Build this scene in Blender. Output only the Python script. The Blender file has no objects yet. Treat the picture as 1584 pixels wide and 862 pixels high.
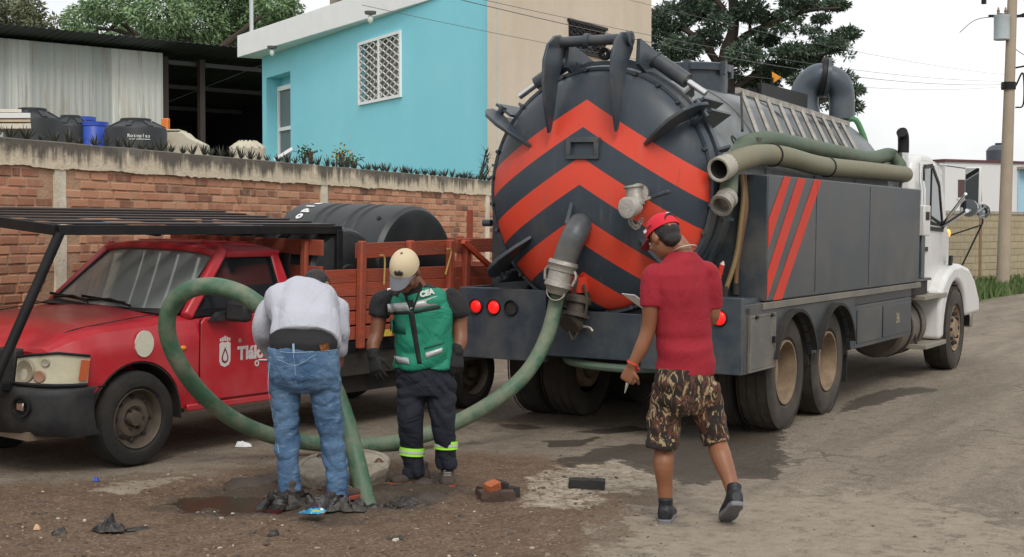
import bpy, bmesh, math, random
import numpy as np
from mathutils import Vector, Matrix, Euler, noise
random.seed(7); np.random.seed(7)
SC = bpy.context.scene
COL = SC.collection
R = math.radians
# ---------------------------------------------------------------- camera
# world: X = along the street (the tanker's heading), Y = towards the brick wall, Z up
FPX, CAMH, HY = 2200.0, 1.65, 355.0
YAW = math.atan((2043 - 792) / FPX)
PITCH = math.atan((431 - HY) / FPX)
cam_d = bpy.data.cameras.new('camera'); cam = bpy.data.objects.new('camera', cam_d); COL.objects.link(cam)
cam_d.sensor_width = 36; cam_d.lens = 36 * FPX / 1584; cam_d.clip_end = 3000; cam_d.clip_start = .1
cam.location = (0, 0, CAMH)
cam.rotation_euler = (R(90) - PITCH, 0, YAW - R(90))
SC.camera = cam
# ---------------------------------------------------------------- sky, sun, exposure (overcast)
SUN_EL, SUN_AZ = 47, 220
w = bpy.data.worlds.new('World'); SC.world = w; w.use_nodes = True
nt = w.node_tree; nt.nodes.clear()
N = nt.nodes.new; L = nt.links.new
out = N('ShaderNodeOutputWorld'); bg = N('ShaderNodeBackground'); L(bg.outputs[0], out.inputs[0])
sky = N('ShaderNodeTexSky'); sky.sky_type = 'NISHITA'; sky.sun_disc = False
sky.sun_elevation = R(SUN_EL); sky.sun_rotation = R(90 - SUN_AZ); sky.air_density = 1.0; sky.dust_density = 3.0
tc = N('ShaderNodeTexCoord'); mp = N('ShaderNodeMapping'); mp.inputs['Scale'].default_value = (2, 2, 5)
cn = N('ShaderNodeTexNoise'); cn.inputs['Scale'].default_value = 1.3; cn.inputs['Detail'].default_value = 6; cn.inputs['Roughness'].default_value = .55
cr = N('ShaderNodeValToRGB'); cr.color_ramp.elements[0].position = .25; cr.color_ramp.elements[1].position = .62
cr.color_ramp.elements[0].color = (.50, .50, .50, 1); cr.color_ramp.elements[1].color = (1, 1, 1, 1)
mx = N('ShaderNodeMix'); mx.data_type = 'RGBA'
L(tc.outputs['Generated'], mp.inputs[0]); L(mp.outputs[0], cn.inputs['Vector']); L(cn.outputs['Fac'], cr.inputs[0])
L(cr.outputs[0], mx.inputs['Factor']); L(sky.outputs[0], mx.inputs['A']); mx.inputs['B'].default_value = (9.6, 9.65, 9.7, 1)
L(mx.outputs['Result'], bg.inputs['Color']); bg.inputs['Strength'].default_value = .108
sun_d = bpy.data.lights.new('sun', 'SUN'); sun = bpy.data.objects.new('sun', sun_d); COL.objects.link(sun)
sun_d.energy = 1.5; sun_d.angle = R(22); sun_d.color = (1, .96, .9)
sd = Vector((math.cos(R(SUN_AZ)) * math.cos(R(SUN_EL)), math.sin(R(SUN_AZ)) * math.cos(R(SUN_EL)), math.sin(R(SUN_EL))))
sun.rotation_euler = sd.to_track_quat('Z', 'Y').to_euler()
SC.view_settings.view_transform = 'Standard'; SC.view_settings.look = 'None'
SC.view_settings.exposure = .12; SC.view_settings.gamma = 1
# ---------------------------------------------------------------- finding places in the world
CF = Vector((math.cos(YAW) * math.cos(PITCH), math.sin(YAW) * math.cos(PITCH), -math.sin(PITCH)))
CR = Vector((math.sin(YAW), -math.cos(YAW), 0)); CU = CR.cross(CF); CO = Vector((0, 0, CAMH))
def ray(x, y): return CF + CR * ((x - 792) / FPX) + CU * ((431 - y) / FPX)
def at(x, y, dep): return CO + ray(x, y) * dep                  # a point at a measured distance
def gr(x, y, z=0.0): d = ray(x, y); return CO + d * ((z - CAMH) / d.z)   # a point at a known height
def py_(x, y, Y): d = ray(x, y); return CO + d * (Y / d.y)      # a point on a plane along the street
# ---------------------------------------------------------------- mesh helpers
class MB:
    def __init__(s): s.v = []; s.f = []
    def add(s, v, f):
        o = len(s.v); s.v += [tuple(p) for p in v]; s.f += [tuple(i + o for i in q) for q in f]; return s
    def box(s, c, d, rot=None):
        c = Vector(c); x, y, z = d[0] / 2, d[1] / 2, d[2] / 2
        P = [Vector(p) for p in ((-x,-y,-z),(x,-y,-z),(x,y,-z),(-x,y,-z),(-x,-y,z),(x,-y,z),(x,y,z),(-x,y,z))]
        if rot is not None: P = [rot @ p for p in P]
        return s.add([p + c for p in P], [(3,2,1,0),(4,5,6,7),(0,1,5,4),(1,2,6,5),(2,3,7,6),(3,0,4,7)])
    def bx(s, x0, x1, y0, y1, z0, z1): return s.box(((x0+x1)/2,(y0+y1)/2,(z0+z1)/2),(abs(x1-x0),abs(y1-y0),abs(z1-z0)))
    def bar(s, a, b, wd, ht=None, up=(0,0,1)):
        a = Vector(a); b = Vector(b); d = b - a; ln = d.length; z = d.normalized(); ht = ht or wd
        u = Vector(up); x = u.cross(z)
        if x.length < 1e-4: x = Vector((1,0,0)).cross(z)
        x.normalize(); y = z.cross(x)
        return s.box((a + b) / 2, (wd, ht, ln), Matrix((x, y, z)).transposed())
    def cyl(s, a, b, r0, r1=None, n=20, cap=True):
        r1 = r0 if r1 is None else r1
        a = Vector(a); b = Vector(b); z = (b - a).normalized(); x = z.orthogonal().normalized(); y = z.cross(x)
        V = []
        for p, r in ((a, r0), (b, r1)):
            for i in range(n):
                t = 2 * math.pi * i / n; V.append(p + (x * math.cos(t) + y * math.sin(t)) * r)
        F = [(i, (i+1) % n, n + (i+1) % n, n + i) for i in range(n)]
        if cap: F += [tuple(range(n - 1, -1, -1)), tuple(range(n, 2 * n))]
        return s.add(V, F)
    def tube(s, pts, r, n=14, cap=True):
        pts = [Vector(p) for p in pts]; m = len(pts); rr = r if isinstance(r, (list, tuple)) else [r] * m
        V = []; prev = None
        for i, p in enumerate(pts):
            t = (pts[min(i+1, m-1)] - pts[max(i-1, 0)]).normalized()
            x = t.orthogonal() if prev is None else prev - t * prev.dot(t)
            x.normalize(); prev = x; y = t.cross(x)
            for k in range(n):
                a = 2 * math.pi * k / n; V.append(p + (x * math.cos(a) + y * math.sin(a)) * rr[i])
        F = [(i*n + k, i*n + (k+1) % n, (i+1)*n + (k+1) % n, (i+1)*n + k) for i in range(m-1) for k in range(n)]
        if cap: F += [tuple(range(n-1, -1, -1)), tuple(range((m-1)*n, m*n))]
        return s.add(V, F)
    def lathe(s, prof, o=(0,0,0), ax=(1,0,0), n=40, close=False):   # prof: (along axis, radius)
        o = Vector(o); z = Vector(ax).normalized(); x = z.orthogonal().normalized(); y = z.cross(x); m = len(prof); V = []
        for t, r in prof:
            for k in range(n):
                a = 2 * math.pi * k / n; V.append(o + z * t + (x * math.cos(a) + y * math.sin(a)) * r)
        F = [(i*n + k, i*n + (k+1) % n, (i+1)*n + (k+1) % n, (i+1)*n + k) for i in range(m-1) for k in range(n)]
        if close: F += [((m-1)*n + k, (m-1)*n + (k+1) % n, (k+1) % n, k) for k in range(n)]
        return s.add(V, F)
    def prism(s, poly, a, b, ax='y'):     # 2D polygon extruded from a to b along an axis
        def m(p, t): return {'y': (p[0], t, p[1]), 'x': (t, p[0], p[1]), 'z': (p[0], p[1], t)}[ax]
        n = len(poly); V = [m(p, a) for p in poly] + [m(p, b) for p in poly]
        return s.add(V, [tuple(range(n)), tuple(range(2*n-1, n-1, -1))] + [(i, n+i, n+(i+1) % n, (i+1) % n) for i in range(n)])
    def ball(s, c, r, n=12, m=8, rot=None):
        c = Vector(c); r = Vector(r if isinstance(r, (tuple, list, Vector)) else (r, r, r)); V = []; F = []
        for i in range(m + 1):
            t = math.pi * i / m
            for k in range(n):
                a = 2 * math.pi * k / n
                p = Vector((r.x*math.sin(t)*math.cos(a), r.y*math.sin(t)*math.sin(a), r.z*math.cos(t)))
                V.append(c + (rot @ p if rot is not None else p))
        for i in range(m):
            for k in range(n): F.append((i*n+k, (i+1)*n+k, (i+1)*n+(k+1) % n, i*n+(k+1) % n))
        return s.add(V, F)
    def quad(s, a, b, c, d): return s.add([a, b, c, d], [(0,1,2,3)])
    def mesh(s, name): 
        me = bpy.data.meshes.new(name); me.from_pydata(s.v, [], s.f); me.update()
        bm = bmesh.new(); bm.from_mesh(me); bmesh.ops.remove_doubles(bm, verts=bm.verts, dist=1e-5)
        bmesh.ops.recalc_face_normals(bm, faces=bm.faces); bm.to_mesh(me); bm.free(); return me
    def build(s, name, m, parent=None, bev=0, smooth=None, seg=2):
        me = s.mesh(name); return put(name, me, m, parent, bev, smooth, seg)
def put(name, me, m, parent=None, bev=0, smooth=None, seg=2):
    o = bpy.data.objects.new(name, me); COL.objects.link(o)
    if m is not None and not me.materials: me.materials.append(m)
    if parent is not None: o.parent = parent
    if smooth is None: smooth = 35
    if smooth: shade(me, smooth)
    if bev:
        b = o.modifiers.new('bevel', 'BEVEL'); b.width = bev; b.segments = seg; b.limit_method = 'ANGLE'; b.angle_limit = R(35)
    return o
def shade(me, deg):
    me.polygons.foreach_set('use_smooth', [True] * len(me.polygons))
    if deg < 180:
        bm = bmesh.new(); bm.from_mesh(me); c = math.cos(R(deg))
        for e in bm.edges:
            if len(e.link_faces) == 2: e.smooth = e.link_faces[0].normal.dot(e.link_faces[1].normal) > c
            else: e.smooth = False
        bm.to_mesh(me); bm.free()
def thing(name, label, cat, loc=(0,0,0), rz=0, group=None, rx=0):
    o = bpy.data.objects.new(name, None); COL.objects.link(o); o.empty_display_size = .2
    o.location = loc; o.rotation_euler = (rx, 0, rz); return tag(o, label, cat, group)
def tag(o, label=None, cat=None, group=None, kind=None):
    if label: o['label'] = label
    if cat: o['category'] = cat
    if group: o['group'] = group
    if kind: o['kind'] = kind
    return o
def bez(pts, n=8):                       # Catmull-Rom through points
    P = [Vector(p) for p in pts]; P = [P[0]*2 - P[1]] + P + [P[-1]*2 - P[-2]]; o = []
    for i in range(1, len(P) - 2):
        a, b, c, d = P[i-1:i+3]
        for k in range(n):
            t = k / n; o.append(.5 * (2*b + (c-a)*t + (2*a - 5*b + 4*c - d)*t*t + (3*b - a - 3*c + d)*t**3))
    o.append(P[-2]); return o
def text(body, size, m, parent, M, name='lettering', ext=.001, sx=1.0, bold=0.0):
    c = bpy.data.curves.new('t', 'FONT'); c.body = body; c.size = size; c.extrude = ext; c.align_x = 'CENTER'; c.align_y = 'CENTER'; c.offset = bold
    c.resolution_u = 3
    o = bpy.data.objects.new('t', c); COL.objects.link(o); dg = bpy.context.evaluated_depsgraph_get()
    me = bpy.data.meshes.new_from_object(o.evaluated_get(dg)); bpy.data.objects.remove(o); bpy.data.curves.remove(c)
    me.transform(Matrix.Diagonal((sx, 1, 1, 1))); me.transform(M); me.materials.clear()
    return put(name, me, m, parent, smooth=0)
def basis(o, x, y):                      # matrix with text x/y along given world directions
    x = Vector(x).normalized(); y = Vector(y); y = (y - x * y.dot(x)).normalized(); z = x.cross(y)
    M = Matrix((x, y, z)).transposed().to_4x4(); M.translation = Vector(o); return M
# ---------------------------------------------------------------- materials
MATS = {}
def pm(name, col, rough=.6, metal=0., var=.18, vs=5., bump=.15, bs=60., dirt=None, dirt_amt=.35, ds=3., spec=.5, coat=0., emit=None, es=1., stretch=None, rnd=0., coat_r=.1, fold=None):
    if name in MATS: return MATS[name]
    m = bpy.data.materials.new(name); m.use_nodes = True; t = m.node_tree; n = t.nodes; l = t.links.new
    b = n['Principled BSDF']; b.inputs['Roughness'].default_value = rough; b.inputs['Metallic'].default_value = metal
    b.inputs['Specular IOR Level'].default_value = spec; b.inputs['Coat Weight'].default_value = coat; b.inputs['Coat Roughness'].default_value = coat_r
    c = n.new('ShaderNodeTexCoord'); vec = c.outputs['Object']
    if stretch:
        mpn = n.new('ShaderNodeMapping'); mpn.inputs['Scale'].default_value = stretch; l(vec, mpn.inputs[0]); vec = mpn.outputs[0]
    z = n.new('ShaderNodeTexNoise'); z.inputs['Scale'].default_value = vs; z.inputs['Detail'].default_value = 6; z.inputs['Roughness'].default_value = .6; l(vec, z.inputs['Vector'])
    mixn = n.new('ShaderNodeMix'); mixn.data_type = 'RGBA'
    mixn.inputs['A'].default_value = (*[x * (1 - var) for x in col], 1); mixn.inputs['B'].default_value = (*[min(1, x * (1 + var)) for x in col], 1)
    l(z.outputs['Fac'], mixn.inputs['Factor']); res = mixn.outputs['Result']
    if rnd:
        oi = n.new('ShaderNodeObjectInfo'); hs = n.new('ShaderNodeHueSaturation'); mr = n.new('ShaderNodeMapRange')
        mr.inputs['To Min'].default_value = 1 - rnd; mr.inputs['To Max'].default_value = 1 + rnd
        l(oi.outputs['Random'], mr.inputs['Value']); l(mr.outputs[0], hs.inputs['Value']); l(res, hs.inputs['Color']); res = hs.outputs[0]
    if dirt:
        z2 = n.new('ShaderNodeTexNoise'); z2.inputs['Scale'].default_value = ds; z2.inputs['Detail'].default_value = 9; z2.inputs['Roughness'].default_value = .65; l(vec, z2.inputs['Vector'])
        rp = n.new('ShaderNodeMapRange'); rp.inputs['From Min'].default_value = .42; rp.inputs['From Max'].default_value = .72; rp.inputs['To Max'].default_value = dirt_amt
        l(z2.outputs['Fac'], rp.inputs['Value']); m2 = n.new('ShaderNodeMix'); m2.data_type = 'RGBA'
        l(rp.outputs[0], m2.inputs['Factor']); l(res, m2.inputs['A']); m2.inputs['B'].default_value = (*dirt, 1); res = m2.outputs['Result']
        ra = n.new('ShaderNodeMath'); ra.operation = 'MULTIPLY_ADD'; l(rp.outputs[0], ra.inputs[0]); ra.inputs[1].default_value = .5; ra.inputs[2].default_value = rough; l(ra.outputs[0], b.inputs['Roughness'])
    l(res, b.inputs['Base Color'])
    if bump:
        z3 = n.new('ShaderNodeTexNoise'); z3.inputs['Scale'].default_value = bs; z3.inputs['Detail'].default_value = 5; l(vec, z3.inputs['Vector'])
        bu = n.new('ShaderNodeBump'); bu.inputs['Strength'].default_value = bump; bu.inputs['Distance'].default_value = .02; l(z3.outputs['Fac'], bu.inputs['Height']); l(bu.outputs[0], b.inputs['Normal'])
    if fold:                              # creases in cloth
        z4 = n.new('ShaderNodeTexNoise'); z4.inputs['Scale'].default_value = fold[0]; z4.inputs['Detail'].default_value = 4; z4.inputs['Distortion'].default_value = .9; mp4 = n.new('ShaderNodeMapping'); mp4.inputs['Scale'].default_value = fold[2]; l(c.outputs['Object'], mp4.inputs[0]); l(mp4.outputs[0], z4.inputs['Vector'])
        s4 = n.new('ShaderNodeMath'); s4.operation = 'SUBTRACT'; l(z4.outputs['Fac'], s4.inputs[0]); s4.inputs[1].default_value = .5; a4 = n.new('ShaderNodeMath'); a4.operation = 'ABSOLUTE'; l(s4.outputs[0], a4.inputs[0]); p4 = n.new('ShaderNodeMath'); p4.operation = 'POWER'; l(a4.outputs[0], p4.inputs[0]); p4.inputs[1].default_value = .6
        b4 = n.new('ShaderNodeBump'); b4.inputs['Strength'].default_value = fold[1]; b4.inputs['Distance'].default_value = .05; l(p4.outputs[0], b4.inputs['Height'])
        if bump: l(bu.outputs[0], b4.inputs['Normal'])
        l(b4.outputs[0], b.inputs['Normal'])
    if emit: b.inputs['Emission Color'].default_value = (*emit, 1); b.inputs['Emission Strength'].default_value = es
    MATS[name] = m; return m
DUST = (.30, .245, .18)
slate = pm('slate_paint', (.032, .046, .061), .36, spec=.4, var=.12, bump=.04, bs=30, dirt=DUST, dirt_amt=.22, ds=2.5)
slate_dusty = pm('slate_paint_dusty', (.030, .040, .049), .40, spec=.4, var=.15, bump=.05, bs=30, dirt=DUST, dirt_amt=.26, ds=1.8)
redpaint = pm('orange_red_paint', (.56, .038, .018), .6, spec=.25, var=.1, bump=.04, bs=30, dirt=DUST, dirt_amt=.12)
silver = pm('tank_steel', (.20, .215, .22), .42, metal=.35, var=.15, vs=2, bump=.05, dirt=(.10,.09,.075), dirt_amt=.5, ds=1.6)
rubber = pm('tyre_rubber', (.013, .0125, .012), .85, var=.25, bump=.25, bs=70, dirt=(.09,.073,.056), dirt_amt=.35, ds=3)
rubber_dusty = pm('tyre_rubber_dusty', (.030, .027, .023), .9, var=.25, bump=.2, bs=70, dirt=(.15,.122,.092), dirt_amt=.6, ds=2.2)
blk = pm('black_steel', (.010, .0105, .012), .5, spec=.25, var=.2, bump=.05, dirt=(.09,.075,.06), dirt_amt=.15)
blkpl = pm('black_plastic', (.014, .0155, .018), .55, spec=.35, var=.15, bump=.1, bs=120, dirt=(.16,.14,.12), dirt_amt=.25)
dark = pm('underbody_dark', (.018, .016, .014), .8, var=.3, dirt=(.1,.08,.06), dirt_amt=.4)
rimmat = pm('dusty_rim', (.27, .195, .125), .75, var=.3, vs=8, dirt=(.10,.07,.045), dirt_amt=.7, ds=5)
white = pm('white_paint', (.66, .66, .64), .38, var=.05, bump=.02, dirt=(.34,.30,.25), dirt_amt=.3, ds=2, coat=.2)
chrome = pm('chrome', (.62, .62, .62), .18, metal=1., var=.1, bump=.02)
alu = pm('worn_aluminium', (.42, .40, .36), .5, metal=.7, var=.25, vs=20, bump=.2, dirt=(.2,.16,.11), dirt_amt=.6, ds=9)
glass = pm('dark_glass', (.012, .014, .016), .04, var=.1, bump=0, spec=.8)
concrete = pm('pale_concrete', (.38, .345, .29), .9, var=.2, vs=7, bump=.5, bs=35, dirt=(.16,.13,.10), dirt_amt=.6, ds=4)
# ================================================================ GROUND
def grid_axis(a, b, step, lo, hi, g=1.18):
    m = list(np.arange(a, b + 1e-6, step)); s = step; x = m[0]; left = []
    while x > lo: s *= g; x -= s; left.append(x)
    s = step; x = m[-1]; right = []
    while x < hi: s *= g; x += s; right.append(x)
    return np.array(left[::-1] + m + right)
HOLE = gr(588, 777); HR = .30
xs = grid_axis(4.4, 11.5, .045, -700, 900); ys = grid_axis(.6, 7.4, .045, -700, 900)
GX, GY = np.meshgrid(xs, ys, indexing='ij'); nx, ny = GX.shape
def sdist(poly_px, X, Y):                # signed distance to a ground outline (inside > 0)
    P = [gr(a, b) for a, b in poly_px]; n = len(P); d = np.full(X.shape, 1e9); ins = np.zeros(X.shape, bool)
    for i in range(n):
        ax, ay = P[i].x, P[i].y; bx, by = P[(i+1) % n].x, P[(i+1) % n].y
        t = np.clip(((X-ax)*(bx-ax) + (Y-ay)*(by-ay)) / ((bx-ax)**2 + (by-ay)**2 + 1e-12), 0, 1)
        d = np.minimum(d, np.hypot(X - ax - t*(bx-ax), Y - ay - t*(by-ay)))
        c = ((ay > Y) != (by > Y)) & (X < (bx-ax)*(Y-ay)/(by-ay+1e-12) + ax); ins ^= c
    return np.where(ins, d, -d)
SOIL = [(-260,760),(0,752),(120,744),(300,736),(470,712),(640,712),(720,700),(800,704),(900,715),(1000,742),(1015,770),(970,800),(935,840),(880,910),(400,1000),(-400,1000)]
MUD = [(230,790),(290,762),(400,748),(470,735),(600,728),(700,740),(730,765),(640,800),(520,815),(400,800),(300,800)]
PALE1 = [(822,742),(885,716),(960,712),(1030,726),(1045,742),(985,762),(935,768),(900,788),(812,790)]
PALE2 = [(950,870),(990,812),(1060,785),(1180,772),(1320,760),(1500,790),(1620,830),(1620,900),(950,900)]
PALE3 = [(150,765),(175,752),(240,742),(300,742),(250,755),(190,768)]
WET1 = [(850,716),(930,693),(1000,686),(1030,664),(1120,655),(1215,668),(1205,690),(1218,705),(1195,742),(1130,740),(1060,752),(1010,735),(950,712),(880,725)]
WET2 = [(765,656),(815,655),(842,663),(800,665)]
WET3 = [(840,682),(900,680),(930,676),(900,690),(850,692)]
WET4 = [(880,668),(980,658),(1010,664),(940,672)]
WET5 = [(1290,640),(1330,612),(1390,600),(1480,602),(1400,612),(1330,632)]
GRASSR = [(1497,476),(1520,462),(1600,448),(1900,430),(2050,428),(2050,420),(1500,420),(1440,440)]
sd = {k: sdist(v, GX, GY) for k, v in dict(soil=SOIL, mud=MUD, p1=PALE1, p2=PALE2, p3=PALE3, w1=WET1, w2=WET2, w3=WET3, w4=WET4, w5=WET5, gr=GRASSR).items()}
def soft(d, w): return np.clip(.5 + d / (2 * w), 0, 1)
A_soil = soft(sd['soil'], .5); A_mud = soft(sd['mud'], .35)
A_pale = np.maximum.reduce([soft(sd['p1'], .35), np.minimum(soft(sd['p2'], 1.4), .58), soft(sd['p3'], .25)])
A_crust = soft(sd['p1'] + .25, .2)
A_wet = np.maximum.reduce([soft(sd['w1'], .25), soft(sd['w2'], .12), soft(sd['w3'], .12), soft(sd['w4'], .15), soft(sd['w5'], .2)])
A_grass = np.maximum(soft(sd['gr'], 1.0), np.clip((GY - 9.0 - .167*(GX - 8)) / 1.0 + .5, 0, 1) * ((GX > 5) & (GX < 60)))
hh = np.zeros_like(GX)
near = (GX > 3) & (GX < 14) & (GY > -1) & (GY < 10)
for i, j in zip(*np.nonzero(near)):
    p = Vector((GX[i, j], GY[i, j], 0)); s = A_soil[i, j]
    hh[i, j] = .006 * noise.noise(p * 1.3) + s * (.018 * noise.noise(p * 2.6) + .014 * noise.noise(p * 7) + .009 * noise.noise(p * 17) + .012) + A_mud[i, j] * (.018 * noise.noise(p * 5 + Vector((9, 3, 1))))
PUD = gr(355, 776)
dp = np.hypot((GX - PUD.x) / .33, (GY - PUD.y) / .5) + np.vectorize(lambda a, b: .45*noise.noise(Vector((a*5, b*5, 4))) + .25*noise.noise(Vector((a*14, b*14, 4))) if 4 < a < 9 and 3 < b < 8 else 0.)(GX, GY); hh -= .075 * np.clip(1.3 - dp, 0, 1)
hh -= .01 * np.clip(A_wet * 2 - 1, 0, 1)
dh = np.hypot(GX - HOLE.x, GY - HOLE.y)
hh += .03 * np.exp(-((dh - HR - .16) / .10) ** 2); hh *= np.clip((dh - HR) / .10, 0, 1)
snap = np.abs(dh - HR) < .034
f_ = np.where(snap, HR / np.maximum(dh, 1e-6), 1.)
GX2 = HOLE.x + (GX - HOLE.x) * f_; GY2 = HOLE.y + (GY - HOLE.y) * f_
verts = np.stack([GX2, GY2, hh], -1).reshape(-1, 3)
idx = np.arange(nx * ny).reshape(nx, ny)
faces = np.stack([idx[:-1, :-1], idx[1:, :-1], idx[1:, 1:], idx[:-1, 1:]], -1).reshape(-1, 4)
cen = verts[faces].mean(1); keep = np.hypot(cen[:, 0] - HOLE.x, cen[:, 1] - HOLE.y) > HR * .97
me = bpy.data.meshes.new('ground'); me.from_pydata(verts.tolist(), [], faces[keep].tolist()); me.update()
for nm, a in (('soil', A_soil), ('mud', A_mud), ('pale', A_pale), ('wet', A_wet), ('grass', A_grass), ('crust', A_crust)):
    at_ = me.attributes.new(nm, 'FLOAT', 'POINT'); at_.data.foreach_set('value', a.reshape(-1).astype(np.float32))
def ground_z(x, y):
    i = min(max(np.searchsorted(xs, x), 0), nx - 1); j = min(max(np.searchsorted(ys, y), 0), ny - 1); return float(hh[i, j])
gm = bpy.data.materials.new('dusty_street'); gm.use_nodes = True; t = gm.node_tree; n = t.nodes; l = t.links.new; pb = n['Principled BSDF']
co = n.new('ShaderNodeTexCoord').outputs['Object']
def nz(scale, det=6, rough=.6, st=None, dist=0):
    z = n.new('ShaderNodeTexNoise'); z.inputs['Scale'].default_value = scale; z.inputs['Detail'].default_value = det; z.inputs['Roughness'].default_value = rough; z.inputs['Distortion'].default_value = dist
    v = co
    if st: mm = n.new('ShaderNodeMapping'); mm.inputs['Scale'].default_value = st; l(co, mm.inputs[0]); v = mm.outputs[0]
    l(v, z.inputs['Vector']); return z.outputs['Fac']
def mth(op, a, b, c=None):
    k = n.new('ShaderNodeMath'); k.operation = op
    for i, q in enumerate((a, b, c)):
        if q is None: continue
        if isinstance(q, (int, float)): k.inputs[i].default_value = q
        else: l(q, k.inputs[i])
    return k.outputs[0]
def sstep(v, a, b):
    k = n.new('ShaderNodeMapRange'); k.interpolation_type = 'SMOOTHSTEP'; k.inputs['From Min'].default_value = a; k.inputs['From Max'].default_value = b; l(v, k.inputs['Value']); return k.outputs[0]
def att(nm): k = n.new('ShaderNodeAttribute'); k.attribute_name = nm; return k.outputs['Fac']
def mixc(f, a, b):
    k = n.new('ShaderNodeMix'); k.data_type = 'RGBA'
    if isinstance(f, (int, float)): k.inputs['Factor'].default_value = f
    else: l(f, k.inputs['Factor'])
    for s, q in (('A', a), ('B', b)):
        if isinstance(q, tuple): k.inputs[s].default_value = (*q, 1)
        else: l(q, k.inputs[s])
    return k.outputs['Result']
def masked(nm, k=.6, e=.06, sc=4.0, det=8):
    return sstep(mth('MULTIPLY_ADD', mth('SUBTRACT', nz(sc, det, .65), .5), k, att(nm)), .5 - e, .5 + e)
big = nz(.5, 5); fine = nz(45, 4, .7); mid = nz(6, 8, .65); streak = nz(1.2, 7, .6, (.25, 1.8, 1))
road = mixc(sstep(streak, .35, .65), (.185, .153, .118), (.262, .219, .168))
road = mixc(sstep(mid, .45, .75), road, (.150, .121, .091))
vg = n.new('ShaderNodeTexVoronoi'); vg.inputs['Scale'].default_value = 75; l(co, vg.inputs['Vector']); sv = n.new('ShaderNodeSeparateColor'); l(vg.outputs['Color'], sv.inputs[0]); grit = sv.outputs[0]
road = mixc(mth('MULTIPLY', sstep(grit, .3, 1.0), .30), road, (.085, .070, .055)); road = mixc(mth('MULTIPLY', sstep(grit, .0, .12), .0), road, (.4, .35, .28)); road = mixc(mth('MULTIPLY', sstep(sv.outputs[1], .86, .95), .45), road, (.36, .31, .24))
vk = n.new('ShaderNodeTexVoronoi'); vk.feature = 'DISTANCE_TO_EDGE'; vk.inputs['Scale'].default_value = .55; wk = n.new('ShaderNodeVectorMath'); wk.operation = 'MULTIPLY_ADD'; zk = n.new('ShaderNodeTexNoise'); zk.inputs['Scale'].default_value = 1.7; zk.inputs['Detail'].default_value = 7; l(co, zk.inputs['Vector']); l(zk.outputs['Color'], wk.inputs[0]); wk.inputs[1].default_value = (1.3, 1.3, 0); l(co, wk.inputs[2]); l(wk.outputs[0], vk.inputs['Vector'])
road = mixc(mth('MULTIPLY', mth('SUBTRACT', 1.0, sstep(vk.outputs['Distance'], .004, .016)), mth('MULTIPLY', sstep(nz(.35, 3), .45, .6), .55)), road, (.07, .055, .04))
soilc = mixc(sstep(mid, .3, .7), (.125, .080, .051), (.195, .134, .088))
soilc = mixc(mth('MULTIPLY', sstep(fine, .35, .7), .5), soilc, (.055, .033, .021)); soilc = mixc(mth('MULTIPLY', sstep(grit, .2, 1.0), .35), soilc, (.045, .028, .018)); soilc = mixc(mth('MULTIPLY', sstep(sv.outputs[1], .80, .9), .5), soilc, (.26, .19, .135))
vo = n.new('ShaderNodeTexVoronoi'); vo.feature = 'DISTANCE_TO_EDGE'; vo.inputs['Scale'].default_value = 8.5
wv = n.new('ShaderNodeVectorMath'); wv.operation = 'MULTIPLY_ADD'; zz = n.new('ShaderNodeTexNoise'); zz.inputs['Scale'].default_value = 4; l(co, zz.inputs['Vector'])
l(zz.outputs['Color'], wv.inputs[0]); wv.inputs[1].default_value = (.35, .35, 0); l(co, wv.inputs[2]); l(wv.outputs[0], vo.inputs['Vector'])
crack = sstep(vo.outputs['Distance'], .012, .06)
palec = mixc(sstep(mid, .35, .7), mixc(att('crust'), (.30, .255, .195), (.40, .345, .265)), (.25, .208, .158))
mp_ = mth('MULTIPLY', mth('MULTIPLY', masked('pale', 1.15, .035, 5.0, 10), mth('MULTIPLY', mth('SUBTRACT', 1.0, mth('MULTIPLY', mth('MULTIPLY', mth('SUBTRACT', 1.0, crack), att('crust')), .7)), mth('MULTIPLY_ADD', sstep(nz(6.5, 9, .72, (1.8, .8, 1)), .38, .50), .75, .25))), sstep(mth('ADD', mth('MULTIPLY', att('pale'), .9), mth('MULTIPLY', fine, .5)), .35, .8))
col = mixc(masked('soil', 1.2, .30, 3.0, 10), road, soilc)
col = mixc(mp_, col, palec)
mwet = masked('wet', .95, .03, 6.5, 10)
col = mixc(mth('MULTIPLY', mwet, .78), col, (.050, .041, .032))
mmud = masked('mud', 1.0, .22, 5.0)
col = mixc(mth('MULTIPLY', mmud, .78), col, (.048, .037, .027))
col = mixc(masked('grass', .5, .2, 2.0), col, mixc(fine, (.045, .07, .016), (.12, .13, .045)))
l(col, pb.inputs['Base Color'])
rg = mth('SUBTRACT', .95, mth('MULTIPLY', mwet, .42)); rg = mth('SUBTRACT', rg, mth('MULTIPLY', mmud, .15)); l(rg, pb.inputs['Roughness'])
pb.inputs['Specular IOR Level'].default_value = .3
bsum = mth('ADD', mth('MULTIPLY', fine, .5), mth('ADD', mth('MULTIPLY', nz(14, 6), 1.0), mth('MULTIPLY', crack, .15)))
bu = n.new('ShaderNodeBump'); bu.inputs['Strength'].default_value = .8; bu.inputs['Distance'].default_value = .025; l(bsum, bu.inputs['Height']); l(bu.outputs[0], pb.inputs['Normal'])
g = put('ground', me, gm, smooth=180); tag(g, kind='structure')
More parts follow.
